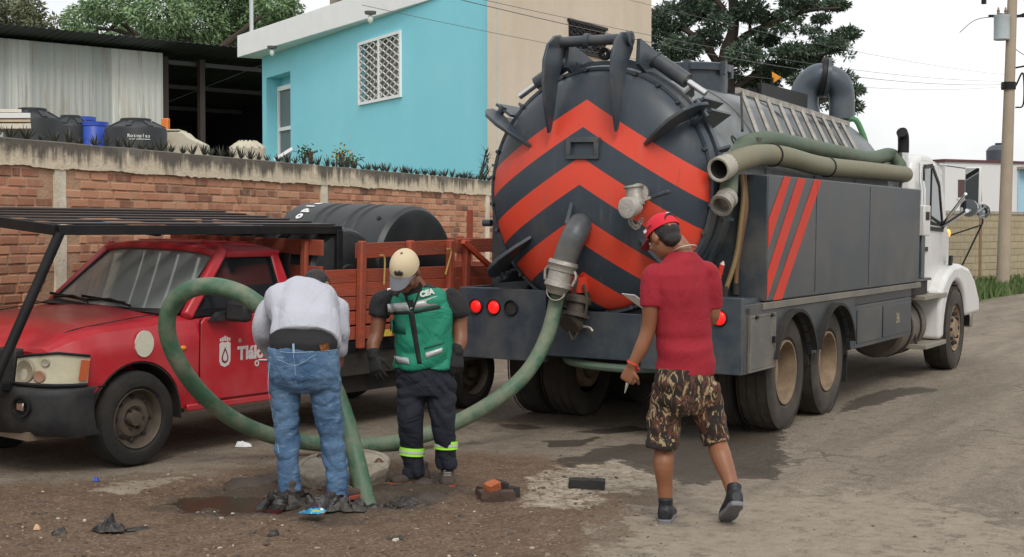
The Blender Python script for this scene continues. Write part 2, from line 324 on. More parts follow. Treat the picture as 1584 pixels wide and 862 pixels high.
# manhole shaft and puddle
s_ = MB().lathe([(-1.4, HR + .004), (.0, HR + .004), (.012, HR - .015), (-.05, HR - .03), (-1.4, HR - .05)], (HOLE.x, HOLE.y, 0), (0,0,1), 36)
s_.cyl((HOLE.x, HOLE.y, -1.4), (HOLE.x, HOLE.y, -1.38), HR)
o = s_.build('manhole_shaft', pm('mud_concrete', (.09, .072, .055), .85, var=.3, bump=.6, bs=25)); tag(o, kind='structure')
mw = pm('muddy_water', (.040, .036, .024), .22, spec=.3, var=.2, bump=.02, bs=12)
o = MB().cyl((PUD.x, PUD.y, -.032), (PUD.x, PUD.y, -.026), .50, n=40).build('puddle_water', mw); tag(o, kind='structure')
# pebbles: nobody could count them
pv = []; pf = []
cube = [(-1,-1,-.6),(1,-1,-.7),(1,1,-.6),(-1,1,-.7),(-.7,-.6,.6),(.6,-.7,.7),(.7,.6,.5),(-.6,.7,.6)]
cf = [(3,2,1,0),(4,5,6,7),(0,1,5,4),(1,2,6,5),(2,3,7,6),(3,0,4,7)]
cnt = 0; tint = []
while cnt < 2000:
    px = random.uniform(-60, 1640); pyy = random.uniform(735, 885) if random.random() < .8 else random.uniform(690, 760)
    p = gr(px, pyy)
    s = float(A_soil[min(np.searchsorted(xs, p.x), nx-1), min(np.searchsorted(ys, p.y), ny-1)])
    if random.random() > .06 + .94 * s * (1 if noise.noise(p * 1.7) > -.15 else .3): continue
    if (p - HOLE).length < HR + .03: continue
    r = min(.0032 * math.exp(abs(random.gauss(0, .70))), .016); a = random.random() * 6.28; z = ground_z(p.x, p.y)
    sx, sy, sz = r * random.uniform(.7, 1.4), r * random.uniform(.6, 1.1), r * random.uniform(.4, .8)
    o_ = len(pv)
    for c in cube:
        x, y = c[0] * sx * random.uniform(.8, 1.1), c[1] * sy * random.uniform(.8, 1.1)
        pv.append((p.x + x*math.cos(a) - y*math.sin(a), p.y + x*math.sin(a) + y*math.cos(a), z + sz*.4 + c[2]*sz))
    pf += [tuple(i + o_ for i in q) for q in cf]; tint += [random.random()] * 8; cnt += 1
me = bpy.data.meshes.new('pebbles'); me.from_pydata(pv, [], pf); me.update()
at_ = me.attributes.new('tint', 'FLOAT', 'POINT'); at_.data.foreach_set('value', tint)
pmt = bpy.data.materials.new('pebble'); pmt.use_nodes = True; q = pmt.node_tree; ak = q.nodes.new('ShaderNodeAttribute'); ak.attribute_name = 'tint'
rk = q.nodes.new('ShaderNodeValToRGB'); e = rk.color_ramp.elements; e[0].color = (.07, .055, .042, 1); e[1].color = (.50, .45, .38, 1)
for ps, c in ((.6, (.12, .09, .066, 1)), (.88, (.22, .18, .14, 1))): k = e.new(ps); k.color = c
q.links.new(ak.outputs['Fac'], rk.inputs[0]); q.links.new(rk.outputs[0], q.nodes['Principled BSDF'].inputs['Base Color']); q.nodes['Principled BSDF'].inputs['Roughness'].default_value = .85
tag(put('pebbles', me, pmt, smooth=0), 'loose pebbles and grit strewn over the brown soil round the manhole', 'pebbles', kind='stuff')
# grass at the verge by the far wall and at the foot of the brick wall
def grass(name, label, spots, hmin, hmax, wd):
    v = []; f = []
    for (x, y) in spots:
        h = random.uniform(hmin, hmax); a = random.random() * 6.28; ln = random.uniform(0, .6) * h; d = random.random() * 6.28
        ca, sa = math.cos(a) * wd, math.sin(a) * wd; i = len(v)
        v += [(x-ca, y-sa, -.01), (x+ca, y+sa, -.01), (x + ln*.4*math.cos(d) + ca*.6, y + ln*.4*math.sin(d) + sa*.6, h*.6), (x + ln*math.cos(d), y + ln*math.sin(d), h)]
        f.append((i, i+1, i+2, i+3))
    me = bpy.data.meshes.new(name); me.from_pydata(v, [], f); me.update()
    return tag(put(name, me, pm('grass_blade', (.075, .12, .03), .7, var=.5, vs=1.5, bump=0), smooth=0), label, 'grass', kind='stuff')
sp = []
while len(sp) < 9000:
    p = gr(random.uniform(1440, 1800), random.uniform(424, 476))
    if sdist([(1497,474),(1520,464),(1600,452),(1900,436),(2050,432),(2050,420),(1440,424)], np.array([p.x]), np.array([p.y]))[0] > 0: sp.append((p.x, p.y))
grass('verge_grass', 'green verge grass below the beige wall at the far right', sp, .08, .35, .03)
sp = [(x, 9.15 + .167*(x - 8) + random.uniform(-.05, .8) - .5) for x in np.random.uniform(8, 18.5, 2500)]
grass('wall_foot_grass', 'thin strip of weeds at the foot of the brick wall', sp, .05, .28, .012)

# ================================================================ BRICK WALL
WA = Vector((7.98, 9.30, 0)); WANG = R(9.48); WH = 2.40
wall = thing('brick_wall', 'red brick boundary wall with stained plaster coping behind the pickup', 'wall', WA, WANG)
WL0, WL1 = -3.2, 12.6
brickm = bpy.data.materials.new('fired_brick'); brickm.use_nodes = True; t = brickm.node_tree; n = t.nodes; l = t.links.new; pb = n['Principled BSDF']
co = n.new('ShaderNodeTexCoord').outputs['Object']; tn = att('tint')
rk = n.new('ShaderNodeValToRGB'); e = rk.color_ramp.elements; e[0].color = (.16, .075, .05, 1); e[1].color = (.60, .33, .20, 1)
for ps, c in ((.14, (.32, .135, .08, 1)), (.5, (.47, .215, .125, 1)), (.8, (.54, .265, .155, 1))): k = e.new(ps); k.color = c
l(tn, rk.inputs[0])
geo = n.new('ShaderNodeNewGeometry'); co = geo.outputs['Position']
c1 = mixc(sstep(nz(9, 8, .7), .45, .8), rk.outputs[0], (.40, .29, .19)); c1 = mixc(mth('MULTIPLY', sstep(nz(3.2, 8, .7), .60, .80), .7), c1, (.12, .09, .07))
l(c1, pb.inputs['Base Color']); pb.inputs['Roughness'].default_value = .9
bu = n.new('ShaderNodeBump'); bu.inputs['Strength'].default_value = .5; bu.inputs['Distance'].default_value = .01; l(nz(70, 5), bu.inputs['Height']); l(bu.outputs[0], pb.inputs['Normal'])
mortar = pm('sandy_mortar', (.47, .295, .185), .95, var=.2, bump=.5, bs=50, dirt=(.16,.12,.09), dirt_amt=.5, ds=2)
plaster = bpy.data.materials.new('stained_plaster'); plaster.use_nodes = True; t = plaster.node_tree; n = t.nodes; l = t.links.new; pb = n['Principled BSDF']
co = n.new('ShaderNodeTexCoord').outputs['Object']
sep = n.new('ShaderNodeSeparateXYZ'); l(co, sep.inputs[0])
runs = nz(1.0, 8, .7, (9, 9, 1.1)); blot = nz(2.3, 6, .6)
zf = sstep(mth('SUBTRACT', sep.outputs[2], mth('MULTIPLY_ADD', mth('ADD', runs, mth('MULTIPLY', blot, .8)), -.55, 2.77)), -.07, .10)
base = mixc(nz(6, 8), (.72, .62, .46), (.52, .44, .32))
l(mixc(mth('MULTIPLY', zf, .92), base, (.075, .068, .058)), pb.inputs['Base Color']); pb.inputs['Roughness'].default_value = .95
bu = n.new('ShaderNodeBump'); bu.inputs['Strength'].default_value = .6; bu.inputs['Distance'].default_value = .02; l(nz(25, 7), bu.inputs['Height']); l(bu.outputs[0], pb.inputs['Normal'])
MB().bx(WL0, WL1, .0095, .19, -.05, 2.19).build('mortar_core', mortar, wall, smooth=0)
# coping: plaster beam with a ragged lower edge
bm = MB(); cols = 420; V = []; F = []
for i in range(cols + 1):
    x = WL0 + (WL1 - WL0) * i / cols; lo = 2.172 + .018 * noise.noise(Vector((x*2.3, 0, 0))) + .016 * noise.noise(Vector((x*14, 3, 0))); d = .006 * noise.noise(Vector((x*3, 7, 0)))
    V += [(x, -.022 + d, lo), (x, -.018 + d, 2.27), (x, -.02, WH - .01), (x, .0, WH + .01*noise.noise(Vector((x*2, 1, 1)))), (x, .22, WH), (x, .22, 2.1), (x, .03, lo)]
for i in range(cols):
    a = i * 7; b = a + 7
    for k in range(7): F.append((a+k, b+k, b+(k+1) % 7, a+(k+1) % 7))
F += [tuple(range(6, -1, -1)), tuple(range(cols*7, cols*7+7))]
bm.add(V, F).build('coping_beam', plaster, wall, smooth=60)
colpos = []
for px in (92, 501):
    # plane of the wall face
    d = ray(px, 300); nrm = Vector((-math.sin(WANG), math.cos(WANG), 0)); tt = (WA - CO).dot(nrm) / d.dot(nrm); p = CO + d * tt
    colpos.append((p - WA).dot(Vector((math.cos(WANG), math.sin(WANG), 0))))
colpos.append(colpos[1] + 2 * (colpos[1] - colpos[0]) * .55)
plaster2 = pm('cream_column_plaster', (.70, .63, .50), .9, var=.12, bump=.4, bs=40, dirt=(.25,.19,.13), dirt_amt=.5, ds=4)
for c in colpos:
    V = []; F = []; k = 30
    for i in range(k + 1):
        z = -.02 + 2.21 * i / k; a = .012 * noise.noise(Vector((c, z*6, 0))); b = .012 * noise.noise(Vector((c + 5, z*6, 0)))
        V += [(c - .075 + a, -.012, z), (c + .075 + b, -.012, z), (c + .075 + b, .05, z), (c - .075 + a, .05, z)]
    for i in range(k):
        q = i * 4
        for j in range(4): F.append((q+j, q+(j+1) % 4, q+4+(j+1) % 4, q+4+j))
    F += [(3,2,1,0), (k*4, k*4+1, k*4+2, k*4+3)]
    MB().add(V, F).build('concrete_column', plaster2, wall, smooth=50)
CH, BLN = .0800, .235
cand = []
row = 0; z = .0
while z + CH < 2.24:
    x = WL0 + (row % 2) * BLN * .5 + random.uniform(-.03, .03) - .2
    while x < WL1:
        ln = BLN * random.choice((1, 1, 1, .5, .92, 1.05)); cx = x + ln / 2
        if WL0 < x and x + ln < WL1 and all(abs(cx - c) > .075 + ln * .42 for c in colpos): cand.append((cx, z + CH / 2, ln - .016, random.random()))
        x += ln
    z += CH; row += 1
def brick_geo(ln, ht):
    b = .006
    jit = lambda s: random.uniform(-s, s)
    x, zz = ln / 2, ht / 2; V = []
    for (sx, sz) in ((-1,-1),(1,-1),(1,1),(-1,1)): V.append((sx*x + jit(.004), .045, sz*zz + jit(.003)))
    for (sx, sz) in ((-1,-1),(1,-1),(1,1),(-1,1)): V.append((sx*x + jit(.004), b, sz*zz + jit(.003)))
    for (sx, sz) in ((-1,-1),(1,-1),(1,1),(-1,1)): V.append((sx*(x - b) + jit(.003), jit(.002), sz*(zz - b) + jit(.002)))
    F = [(8,9,10,11)]
    for k in range(4): F += [(k, (k+1) % 4, 4+(k+1) % 4, 4+k), (4+k, 4+(k+1) % 4, 8+(k+1) % 4, 8+k)]
    return V, F
lib = {}
def brick_mesh(ln, tv):
    key = (round(ln / .03), round(tv * 11), random.randrange(2))
    if key not in lib:
        V, F = brick_geo(key[0] * .03, CH - .014); m_ = bpy.data.meshes.new('brick'); m_.from_pydata(V, [], F); m_.update()
        a_ = m_.attributes.new('tint', 'FLOAT', 'POINT'); a_.data.foreach_set('value', [key[1] / 11] * len(V)); m_.materials.append(brickm); lib[key] = m_
    return lib[key]
def shows(c):
    p = WA + Vector((math.cos(WANG) * c[0], math.sin(WANG) * c[0], c[1])); v = p - CO; dz = v.dot(CF)
    x = 792 + FPX * v.dot(CR) / dz; y = 431 - FPX * v.dot(CU) / dz
    ok = 0 < x < 745 and y > 230 and (y < 325 or (x < 185 and y < 470) or (560 < x and y < 345))
    return (0 if ok else 1, dz)
cand.sort(key=shows)
for c in cand[:300]:
    o = bpy.data.objects.new('brick', brick_mesh(c[2], c[3])); COL.objects.link(o); o.parent = wall
    o.location = (c[0], random.uniform(-.004, .006), c[1]); o.rotation_euler = (0, random.uniform(-.01, .01), 0)
V = []; F = []; T = []
for c in cand[300:]:
    v, f = brick_geo(c[2], CH - .014); o_ = len(V); y0 = random.uniform(-.004, .006)
    V += [(p[0] + c[0], p[1] + y0, p[2] + c[1]) for p in v]; F += [tuple(i + o_ for i in q) for q in f]; T += [c[3]] * len(v)
me = bpy.data.meshes.new('brickwork'); me.from_pydata(V, [], F); me.update(); a_ = me.attributes.new('tint', 'FLOAT', 'POINT'); a_.data.foreach_set('value', T)
tag(put('brickwork', me, brickm, wall, smooth=0), kind='stuff')
def wallpt(s, y, z): return WA + Vector((math.cos(WANG)*s - math.sin(WANG)*y, math.sin(WANG)*s + math.cos(WANG)*y, z))
# the row of small agaves on the coping
agm = pm('agave_leaf', (.030, .034, .022), .6, var=.5, vs=25, bump=0, dirt=(.06,.042,.025), dirt_amt=.5)
ag_mesh = []
for k in range(5):
    mb = MB()
    for i in range(11):
        a = i * 2.4 + random.uniform(-.3, .3); el = random.uniform(.6, 1.45); ln = random.uniform(.085, .13); wdt = .009
        d = Vector((math.cos(a)*math.cos(el), math.sin(a)*math.cos(el), math.sin(el))); sdv = d.cross(Vector((0,0,1))).normalized() * wdt; up = sdv.cross(d).normalized() * .004
        b = Vector((math.cos(a)*.008, math.sin(a)*.008, 0)); m_ = b + d * ln * .45; tp = b + d * ln + Vector((0,0,.008))
        i0 = len(mb.v); mb.v += [tuple(q) for q in (b - sdv*.7, b + sdv*.7, m_ - sdv + up, m_ + sdv + up, m_ - up, tp)]
        mb.f += [tuple(i0 + j for j in q) for q in ((0,1,3,2), (2,3,5), (0,2,4), (1,4,3), (4,2,5), (3,4,5), (0,4,1))]
    ag_mesh.append(mb.mesh('agave'))
s = -.35
while s < 11.2:
    o = bpy.data.objects.new('agave', ag_mesh[random.randrange(5)]); COL.objects.link(o)
    if not o.data.materials: o.data.materials.append(agm)
    o.location = wallpt(s, .07 + random.uniform(-.02, .02), WH - .004); k = random.uniform(.75, 1.15); o.scale = (k, k, k * random.uniform(.9, 1.2)); o.rotation_euler = (0, 0, random.random() * 6.28)
    tag(o, 'small dark spiky agave in the row along the top of the brick wall', 'agave', 'agaves along the wall top')
    s += random.uniform(.16, .22)
# ================================================================ BLUE HOUSE AND TAN HOUSE
blue = pm('turquoise_paint', (.255, .705, .82), .8, var=.05, vs=1.2, bump=.12, bs=30, dirt=(.34,.75,.86), dirt_amt=.6, ds=.6)
tan = pm('raw_render', (.60, .52, .41), .9, var=.12, vs=1.5, bump=.35, bs=18, dirt=(.50,.41,.30), dirt_amt=.6, ds=.9, stretch=(1,1,.45))
whitep = pm('white_fascia', (.90, .91, .91), .8, var=.03, bump=.08, bs=25, dirt=(.7,.7,.69), dirt_amt=.3)
HC = at(770, 355, 22.6); HC.z = 0; HLf = at(407, 355, 33.0); HLf.z = 0
hd = (HLf - HC); HL = hd.length; hang = math.atan2(hd.y, hd.x)      # blue wall runs along local +x, street side is local +y... away
house = thing('blue_house', 'turquoise house with white flat roof slab behind the brick wall', 'house', HC, hang)
HT = 5.62
def hp(px, py):                         # pixel -> (x, z) on the blue facade
    d = ray(px, py); ex = Vector((math.cos(hang), math.sin(hang), 0)); nn = Vector((-math.sin(hang), math.cos(hang), 0)); p = CO + d * ((HC - CO).dot(nn) / d.dot(nn)); return (p - HC).dot(ex), p.z
sgn = 1 if Vector((-math.sin(hang), math.cos(hang), 0)).dot(CO - HC) > 0 else -1       # +1: camera side is local +y
yo = lambda d: sgn * d                  # d metres out towards the camera
wx0, wz1 = hp(620, 52); wx1, wz1b = hp(558, 71); _, wz0 = hp(620, 146)
dx0, dz1 = hp(449, 110); dx1, _ = hp(412, 118); dz0 = 1.0
wz1 = (wz1 + wz1b) / 2
mb = MB()
def panel(mb, x0, x1, z0, z1): mb.bx(x0, x1, yo(0), yo(-.2), z0, z1)
mb.prism([(0, 0), (wx0, 0), (wx0, yo(-.2)), (.14, yo(-.2))], 0, HT, 'z'); panel(mb, wx0, wx1, 0, wz0); panel(mb, wx0, wx1, wz1, HT); panel(mb, wx1, dx0, 0, HT); panel(mb, dx0, dx1, dz1, HT); panel(mb, dx0, dx1, 0, dz0); panel(mb, dx1, HL, 0, HT)
mb.bx(dx0 - .02, dx1 + .02, yo(-.36), yo(-.42), 0, HT - .1)         # recess back wall
mb.bx(dx0 - .12, dx0, yo(-.2), yo(-.36), 0, HT - .1); mb.bx(dx1, dx1 + .12, yo(-.2), yo(-.36), 0, HT - .1); mb.bx(dx0, dx1, yo(-.2), yo(-.36), dz1, dz1 + .1)
mb.bx(HL - .2, HL, yo(-.2), yo(-4.4), 0, HT)
mb.build('facade', blue, house, smooth=0)
# roof slab
sx1 = HL + .75; th = .50
mb = MB(); cA = gr(367, 89, HT) - HC; cB = gr(655, 3, HT) - HC; ex = Vector((math.cos(hang), math.sin(hang), 0)); ey = Vector((-math.sin(hang), math.cos(hang), 0)); ca = (cA.dot(ex), cA.dot(ey)); cb2 = (cB.dot(ex), cB.dot(ey)); k_ = (ca[1] - cb2[1]) / (ca[0] - cb2[0]); mb.prism([(.0, ca[1] - k_*ca[0]), ca, (ca[0], yo(-4.5)), (2.9, yo(-4.5)), (.02, yo(-.05))], HT, HT + th, 'z'); mb.build('roof_slab', whitep, house, bev=.015, smooth=0)
wm = MB()
wm.bx(wx0, wx1, yo(-.10), yo(-.14), wz0, wz1); win = wm.build('window', pm('window_back', (.15,.155,.15), .25, var=.2, bump=0), house, smooth=0)
f = MB(); t_ = .055; fy0, fy1 = yo(.045), yo(.004)
f.bx(wx0 - t_, wx1 + t_, fy0, fy1, wz1, wz1 + t_); f.bx(wx0 - t_, wx1 + t_, fy0, fy1, wz0 - t_, wz0); f.bx(wx0 - t_, wx0, fy0, fy1, wz0, wz1); f.bx(wx1, wx1 + t_, fy0, fy1, wz0, wz1)
f.bx((wx0+wx1)/2 - .03, (wx0+wx1)/2 + .03, fy0, fy1, wz0, wz1); f.build('window_frame', whitep, win, smooth=0)
gmat = pm('grille_paint', (.72, .70, .67), .6, var=.15)
nb = 8
for half in range(2):
    a = wx0 + (wx1 - wx0) * half / 2; wd = (wx1 - wx0) / 2
    for i in range(6):                    # wavy grille rods
        mb = MB(); x = a + wd * (i + .5) / 6; pts = []
        for k in range(41):
            z = wz0 + (wz1 - wz0) * k / 40; tri = abs(((k / 40 * nb) % 1) * 2 - 1) * 2 - 1
            pts.append((x + (1 if i % 2 else -1) * tri * wd / 12 * .95, yo(.02 + .004 * (i % 2)), z))
        mb.tube(pts, .014, 5).build('grille_rod', gmat, win)
door = MB().bx(dx0 + .02, dx1 - .02, yo(-.30), yo(-.355), dz0, dz1 - .25).build('door', pm('door_glass', (.17,.21,.22), .6, var=.15, bump=0, spec=.2), house, smooth=0)
f = MB(); f.bx(dx0, dx0 + .10, yo(-.25), yo(-.295), dz0, dz1 - .2); f.bx(dx1 - .1, dx1 - .02, yo(-.25), yo(-.295), dz0, dz1 - .2); f.bx(dx0 + .06, dx1 - .1, yo(-.25), yo(-.295), dz1 - .3, dz1 - .2); f.bx(dx0 + .06, dx1 - .1, yo(-.25), yo(-.295), 3.9, 3.98)
f.build('door_frame', whitep, door, smooth=0)
for px, pyy in ((448, 73), (606, 14)):
    x, z = hp(px, pyy); c = Vector((x * .985, yo(.45), HT))
    lp = MB().cyl(c, c - Vector((0,0,.05)), .11, .10, 16).build('eave_lamp', pm('lamp_base', (.12,.11,.10), .5), house)
    MB().ball(c - Vector((0,0,.14)), (.055,.055,.09)).build('bulb', pm('bulb_glass', (.65,.68,.6), .2, bump=0), lp)
rp = at(406, 45, 33); m_ = MB(); m_.cyl((0,0,0), (0,0,2.2), .045, n=10); m_.cyl((0,0,0), (0,0,.03), .12, n=10)
ex = Vector((math.cos(hang), math.sin(hang), 0)); x_ = (rp - HC).dot(ex)
m_ = MB(); m_.cyl((x_, yo(.2), HT + th), (x_, yo(.2), HT + th + 2.4), .045, n=10); m_.cyl((x_, yo(.2), HT + th), (x_, yo(.2), HT + th + .05), .12, n=10)
m_.build('roof_mast', pm('galvanised', (.5,.52,.52), .4, metal=.6, var=.1), house)
# tan wing
TD = Vector((math.cos(R(-1.2)), math.sin(R(-1.2)), 0))
def tp(px, py):
    d = ray(px, py); nn = Vector((-TD.y, TD.x, 0)); p = CO + d * ((HC - CO).dot(nn) / d.dot(nn)); return (p - HC).dot(TD), p.z
tx1, _ = tp(1007, 100); TH = 6.9
th_ = thing('tan_house', 'unpainted beige rendered house wall with a grilled window above the tanker', 'house', HC + TD * .01, math.atan2(TD.y, TD.x))
ax0, az1 = tp(879, 33); ax1, _ = tp(935, 47); _, az0 = tp(879, 75)
mb = MB(); y1 = .2
for (a, b, c, d) in ((0, ax0, 0, TH), (ax0, ax1, 0, az0), (ax0, ax1, az1, TH), (ax1, tx1, 0, TH)): mb.bx(a, b, 0, y1, c, d)
mb.bx(tx1 - .2, tx1, .2, 3.2, 0, TH); mb.build('wall', tan, th_, smooth=0)
MB().bx(2.2, tx1, .2, 3.2, TH - .25, TH - .05).build('roof', concrete, th_, smooth=0)
wn = MB().bx(ax0, ax1, .12, .16, az0, az1).build('window', pm('dark_pane', (.03,.028,.026), .3, bump=0), th_, smooth=0)  # even near-black pane behind the grille
nr = 12
for i in range(nr):
    mb = MB(); x = ax0 + (ax1 - ax0) * (i + .5) / nr; pts = []
    for k in range(25):
        z = az0 + (az1 - az0) * k / 24; tri = abs(((k / 24 * 5) % 1) * 2 - 1) * 2 - 1; pts.append((x + (1 if i % 2 else -1) * tri * (ax1-ax0)/nr/2, -.02 - .004 * (i % 2), z))
    mb.tube(pts, .016, 5).build('grille_rod', blk, wn)
mb = MB(); mb.bx(ax0 - .05, ax1 + .05, -.045, -.005, az1, az1 + .05); mb.bx(ax0 - .05, ax1 + .05, -.045, -.005, az0 - .05, az0); mb.build('grille_frame', blk, wn, smooth=0)
# unfinished upper storey peeping over the slab
b0 = at(500, 0, 44); b0.z = 0
ub = thing('unfinished_storey', 'unfinished concrete storey showing above the white roof slab', 'building', b0, hang)
mb = MB(); mb.bx(-2.0, 2.6, yo(-1), yo(-5), 0, 7.6); mb.build('lower_wall', tan, ub, smooth=0)
for x in (-1.4, -.1, .9, 1.9): MB().bx(x - .22, x + .22, yo(-1.02), yo(-1.5), 7.6, 10.6).build('pillar', concrete, ub, smooth=0)
MB().bx(-2.2, 2.8, yo(-.8), yo(-5), 10.6, 10.9).build('top_slab', concrete, ub, smooth=0)
MB().bx(-2.0, 2.6, yo(-3), yo(-3.2), 7.6, 10.6).build('back_wall', tan, ub, smooth=0)

# ================================================================ METAL SHED
S0 = at(0, 62, 36); S1 = at(253, 85, 36 * 293 / 270); S2 = at(400, 100, 36 * 293 / 256)
sa = math.atan2(S2.y - S0.y, S2.x - S0.x)
shed = thing('metal_shed', 'open warehouse shed of rusty corrugated metal sheets behind the wall', 'shed', (S0.x, S0.y, 0), sa)
sl = lambda p: (p - Vector((S0.x, S0.y, 0))).dot(Vector((math.cos(sa), math.sin(sa), 0)))
SZ = S0.z; e1 = sl(S1); e2 = sl(S2) + 3.5
sheetm = bpy.data.materials.new('weathered_sheet'); sheetm.use_nodes = True; t = sheetm.node_tree; n = t.nodes; l = t.links.new; pb = n['Principled BSDF']
co = n.new('ShaderNodeTexCoord').outputs['Object']; oi = n.new('ShaderNodeObjectInfo').outputs['Random']
runs = nz(1.0, 8, .7, (5, 5, .35)); c0 = mixc(oi, (.34, .36, .35), (.64, .64, .59)); c0 = mixc(sstep(runs, .5, .72), c0, (.30, .24, .18)); c0 = mixc(mth('MULTIPLY', sstep(nz(1.2, 6, .6, (2, 2, .3)), .5, .7), .55), c0, (.46, .39, .3))
l(c0, pb.inputs['Base Color']); pb.inputs['Roughness'].default_value = .6; pb.inputs['Metallic'].default_value = .15
def corr(x0, x1, z0, z1, y, pitch=.14, amp=.022, phase=0):
    m = MB(); k = max(8, int((x1 - x0) / pitch * 6)); V = []
    for i in range(k + 1):
        x = x0 + (x1 - x0) * i / k; tt = ((x + phase) / pitch) % 1; yy = y - amp * (1 if tt < .35 else 0 if tt > .5 else (.5 - tt) / .15)
        V += [(x, yy, z0), (x, yy, z1)]
    return m.add(V, [(2*i, 2*i+2, 2*i+3, 2*i+1) for i in range(k)])
x = -9.5; i = 0
while x < e1 - .1:
    wd = min(.58, e1 - x); o = corr(x, x + wd, .2 + random.uniform(-.05, .05), SZ + .05, -.004 * (i % 3), .193).build('wall_sheet', sheetm, shed, smooth=20)
    sol = o.modifiers.new('s', 'SOLIDIFY'); sol.thickness = .004; x += wd - .01; i += 1
roofm = pm('dark_roof_sheet', (.05, .058, .065), .5, metal=.3, var=.3, vs=1.5, bump=.05, dirt=(.15,.15,.15), dirt_amt=.4, ds=.8)
RO = -.95; RZ = SZ + .25
x = -9.5
while x < e2:
    m = MB(); k = 24; V = []; x1 = min(x + 1.05, e2)
    for q in range(k + 1):
        xx = x + (x1 - x) * q / k; tt = (xx / .21) % 1; dz = .03 * (1 if tt < .4 else 0 if tt > .55 else (.55 - tt) / .15)
        V += [(xx, RO, RZ + dz + .02), (xx, 10, SZ + .02 - 1.2 + dz)]
    o = m.add(V, [(2*q, 2*q+2, 2*q+3, 2*q+1) for q in range(k)]).build('roof_sheet', roofm, shed, smooth=20); o.modifiers.new('s', 'SOLIDIFY').thickness = .006
    x += 1.04
darkw = pm('shed_interior_shade', (.022, .024, .026), .9, var=.3, vs=.8)  # inner walls coloured near black to paint in the shade of the interior
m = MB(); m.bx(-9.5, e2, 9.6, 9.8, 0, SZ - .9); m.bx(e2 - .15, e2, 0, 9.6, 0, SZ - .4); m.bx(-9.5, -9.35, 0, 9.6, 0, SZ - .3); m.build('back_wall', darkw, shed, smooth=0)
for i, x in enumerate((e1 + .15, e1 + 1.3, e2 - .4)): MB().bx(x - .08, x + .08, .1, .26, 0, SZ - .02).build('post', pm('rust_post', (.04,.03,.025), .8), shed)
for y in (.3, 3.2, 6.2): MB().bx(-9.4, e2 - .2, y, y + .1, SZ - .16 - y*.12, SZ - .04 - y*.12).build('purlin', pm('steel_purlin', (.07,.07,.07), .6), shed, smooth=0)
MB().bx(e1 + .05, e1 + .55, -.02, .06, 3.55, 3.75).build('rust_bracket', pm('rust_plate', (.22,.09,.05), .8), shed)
# things stored behind the wall
tankm = pm('black_tank_plastic', (.011, .014, .016), .5, var=.15, vs=3, bump=.05, dirt=(.05,.055,.055), dirt_amt=.25, ds=2)
ttx = pm('tank_lettering_white', (.7,.7,.68), .6, var=.05, bump=0)
def rtank(px, top, dep, rad, label, ring=0):
    p = at(px, top, dep); z1 = p.z; t_ = thing('water_tank', label, 'water tank', (p.x, p.y, 0), YAW, 'black water tanks stored behind the wall')
    m = MB(); m.lathe([(.02, 0), (.02, rad), (z1 - .125, rad), (z1 - .10, rad * .97), (z1 - .03, rad * .52), (z1 - .025, .0)], (0,0,0), (0,0,1), 36); b = m.build('body', tankm, t_, smooth=40)
    m = MB(); m.lathe([(z1 - .04, rad*.5), (z1 - .005, rad * .50), (z1 + .002, rad*.47), (z1 + .002, 0)], (0,0,0), (0,0,1), 24); m.build('lid', tankm, t_)
    for k in range(8):
        a = k * math.pi / 4; m = MB(); m.bar((math.cos(a)*rad*.55, math.sin(a)*rad*.55, z1 - .035), (math.cos(a)*rad*.95, math.sin(a)*rad*.95, z1 - .098), .05, .02); m.build('rib', tankm, b)
    return t_, z1
rtank(50, 168, 13.7, .27, 'black plastic water tank at the left behind the pale boards')
rtank(109, 179, 15.4, .215, 'black plastic water tank standing next to the blue drums')
tk, z1 = rtank(210, 184, 15.2, .325, 'black plastic water tank with small white logo, third of the tanks behind the wall')
a0 = R(-118); rr = .3265
bd, sz = 'Rotoplas', .05
for i, ch in enumerate(bd):
    a = R(203) + (i - len(bd) / 2) * sz * .60 / rr; nrm = Vector((math.cos(a), math.sin(a), 0))
    text(ch, sz, ttx, tk, basis(nrm * (rr + .001) + Vector((0, 0, z1 - .20)), Vector((-math.sin(a), math.cos(a), 0)), (0,0,1)), bold=.001)
m = MB()
for i in range(8):
    a = R(203) + (i - 4.3) * .085; b = a + .085; m.bar((math.cos(a)*(rr+.001), math.sin(a)*(rr+.001), z1-.235), (math.cos(b)*(rr+.001), math.sin(b)*(rr+.001), z1-.235), .003, .007)
m.build('underline', ttx, tk)
bluem = pm('blue_plastic', (.02, .07, .42), .4, var=.15, bump=.05)
for px, top, dep, lb in ((127, 182, 16.6, 'tall blue plastic drum half hidden by the black tank'), (145, 190, 15.4, 'blue plastic drum with open top beside the black tank')):
    p = at(px, top, dep); d_ = thing('blue_drum', lb, 'drum', (p.x, p.y, 0), YAW)
    m = MB(); m.lathe([(0,0),(0,.14),(p.z*.5,.15),(p.z*.52,.165),(p.z*.55,.15),(p.z-.03,.15),(p.z,.13),(p.z,0)], (0,0,0), (0,0,1), 20); m.build('barrel', bluem, d_, smooth=50)
    MB().lathe([(p.z-.04,.157),(p.z+.005,.157),(p.z+.005,.12)], (0,0,0), (0,0,1), 20).build('rim', bluem, d_)
creamm = pm('cream_fibreglass', (.52, .48, .37), .6, var=.12, dirt=(.3,.26,.2), dirt_amt=.4)
p = at(275, 203, 15.6); d_ = thing('cream_basin', 'cream moulded basin standing behind the wall by the shed opening', 'basin', (p.x, p.y, 0), YAW - R(90))
MB().prism([(-.13,0),(.28,0),(.28,p.z-.14),(.12,p.z-.06),(.06,p.z),(-.12,p.z)], 0, .35, 'y').build('basin_shell', creamm, d_, bev=.02)
MB().bx(-.15, .02, -.01, .36, p.z + .002, p.z + .02).build('basin_rim', creamm, d_, bev=.005)
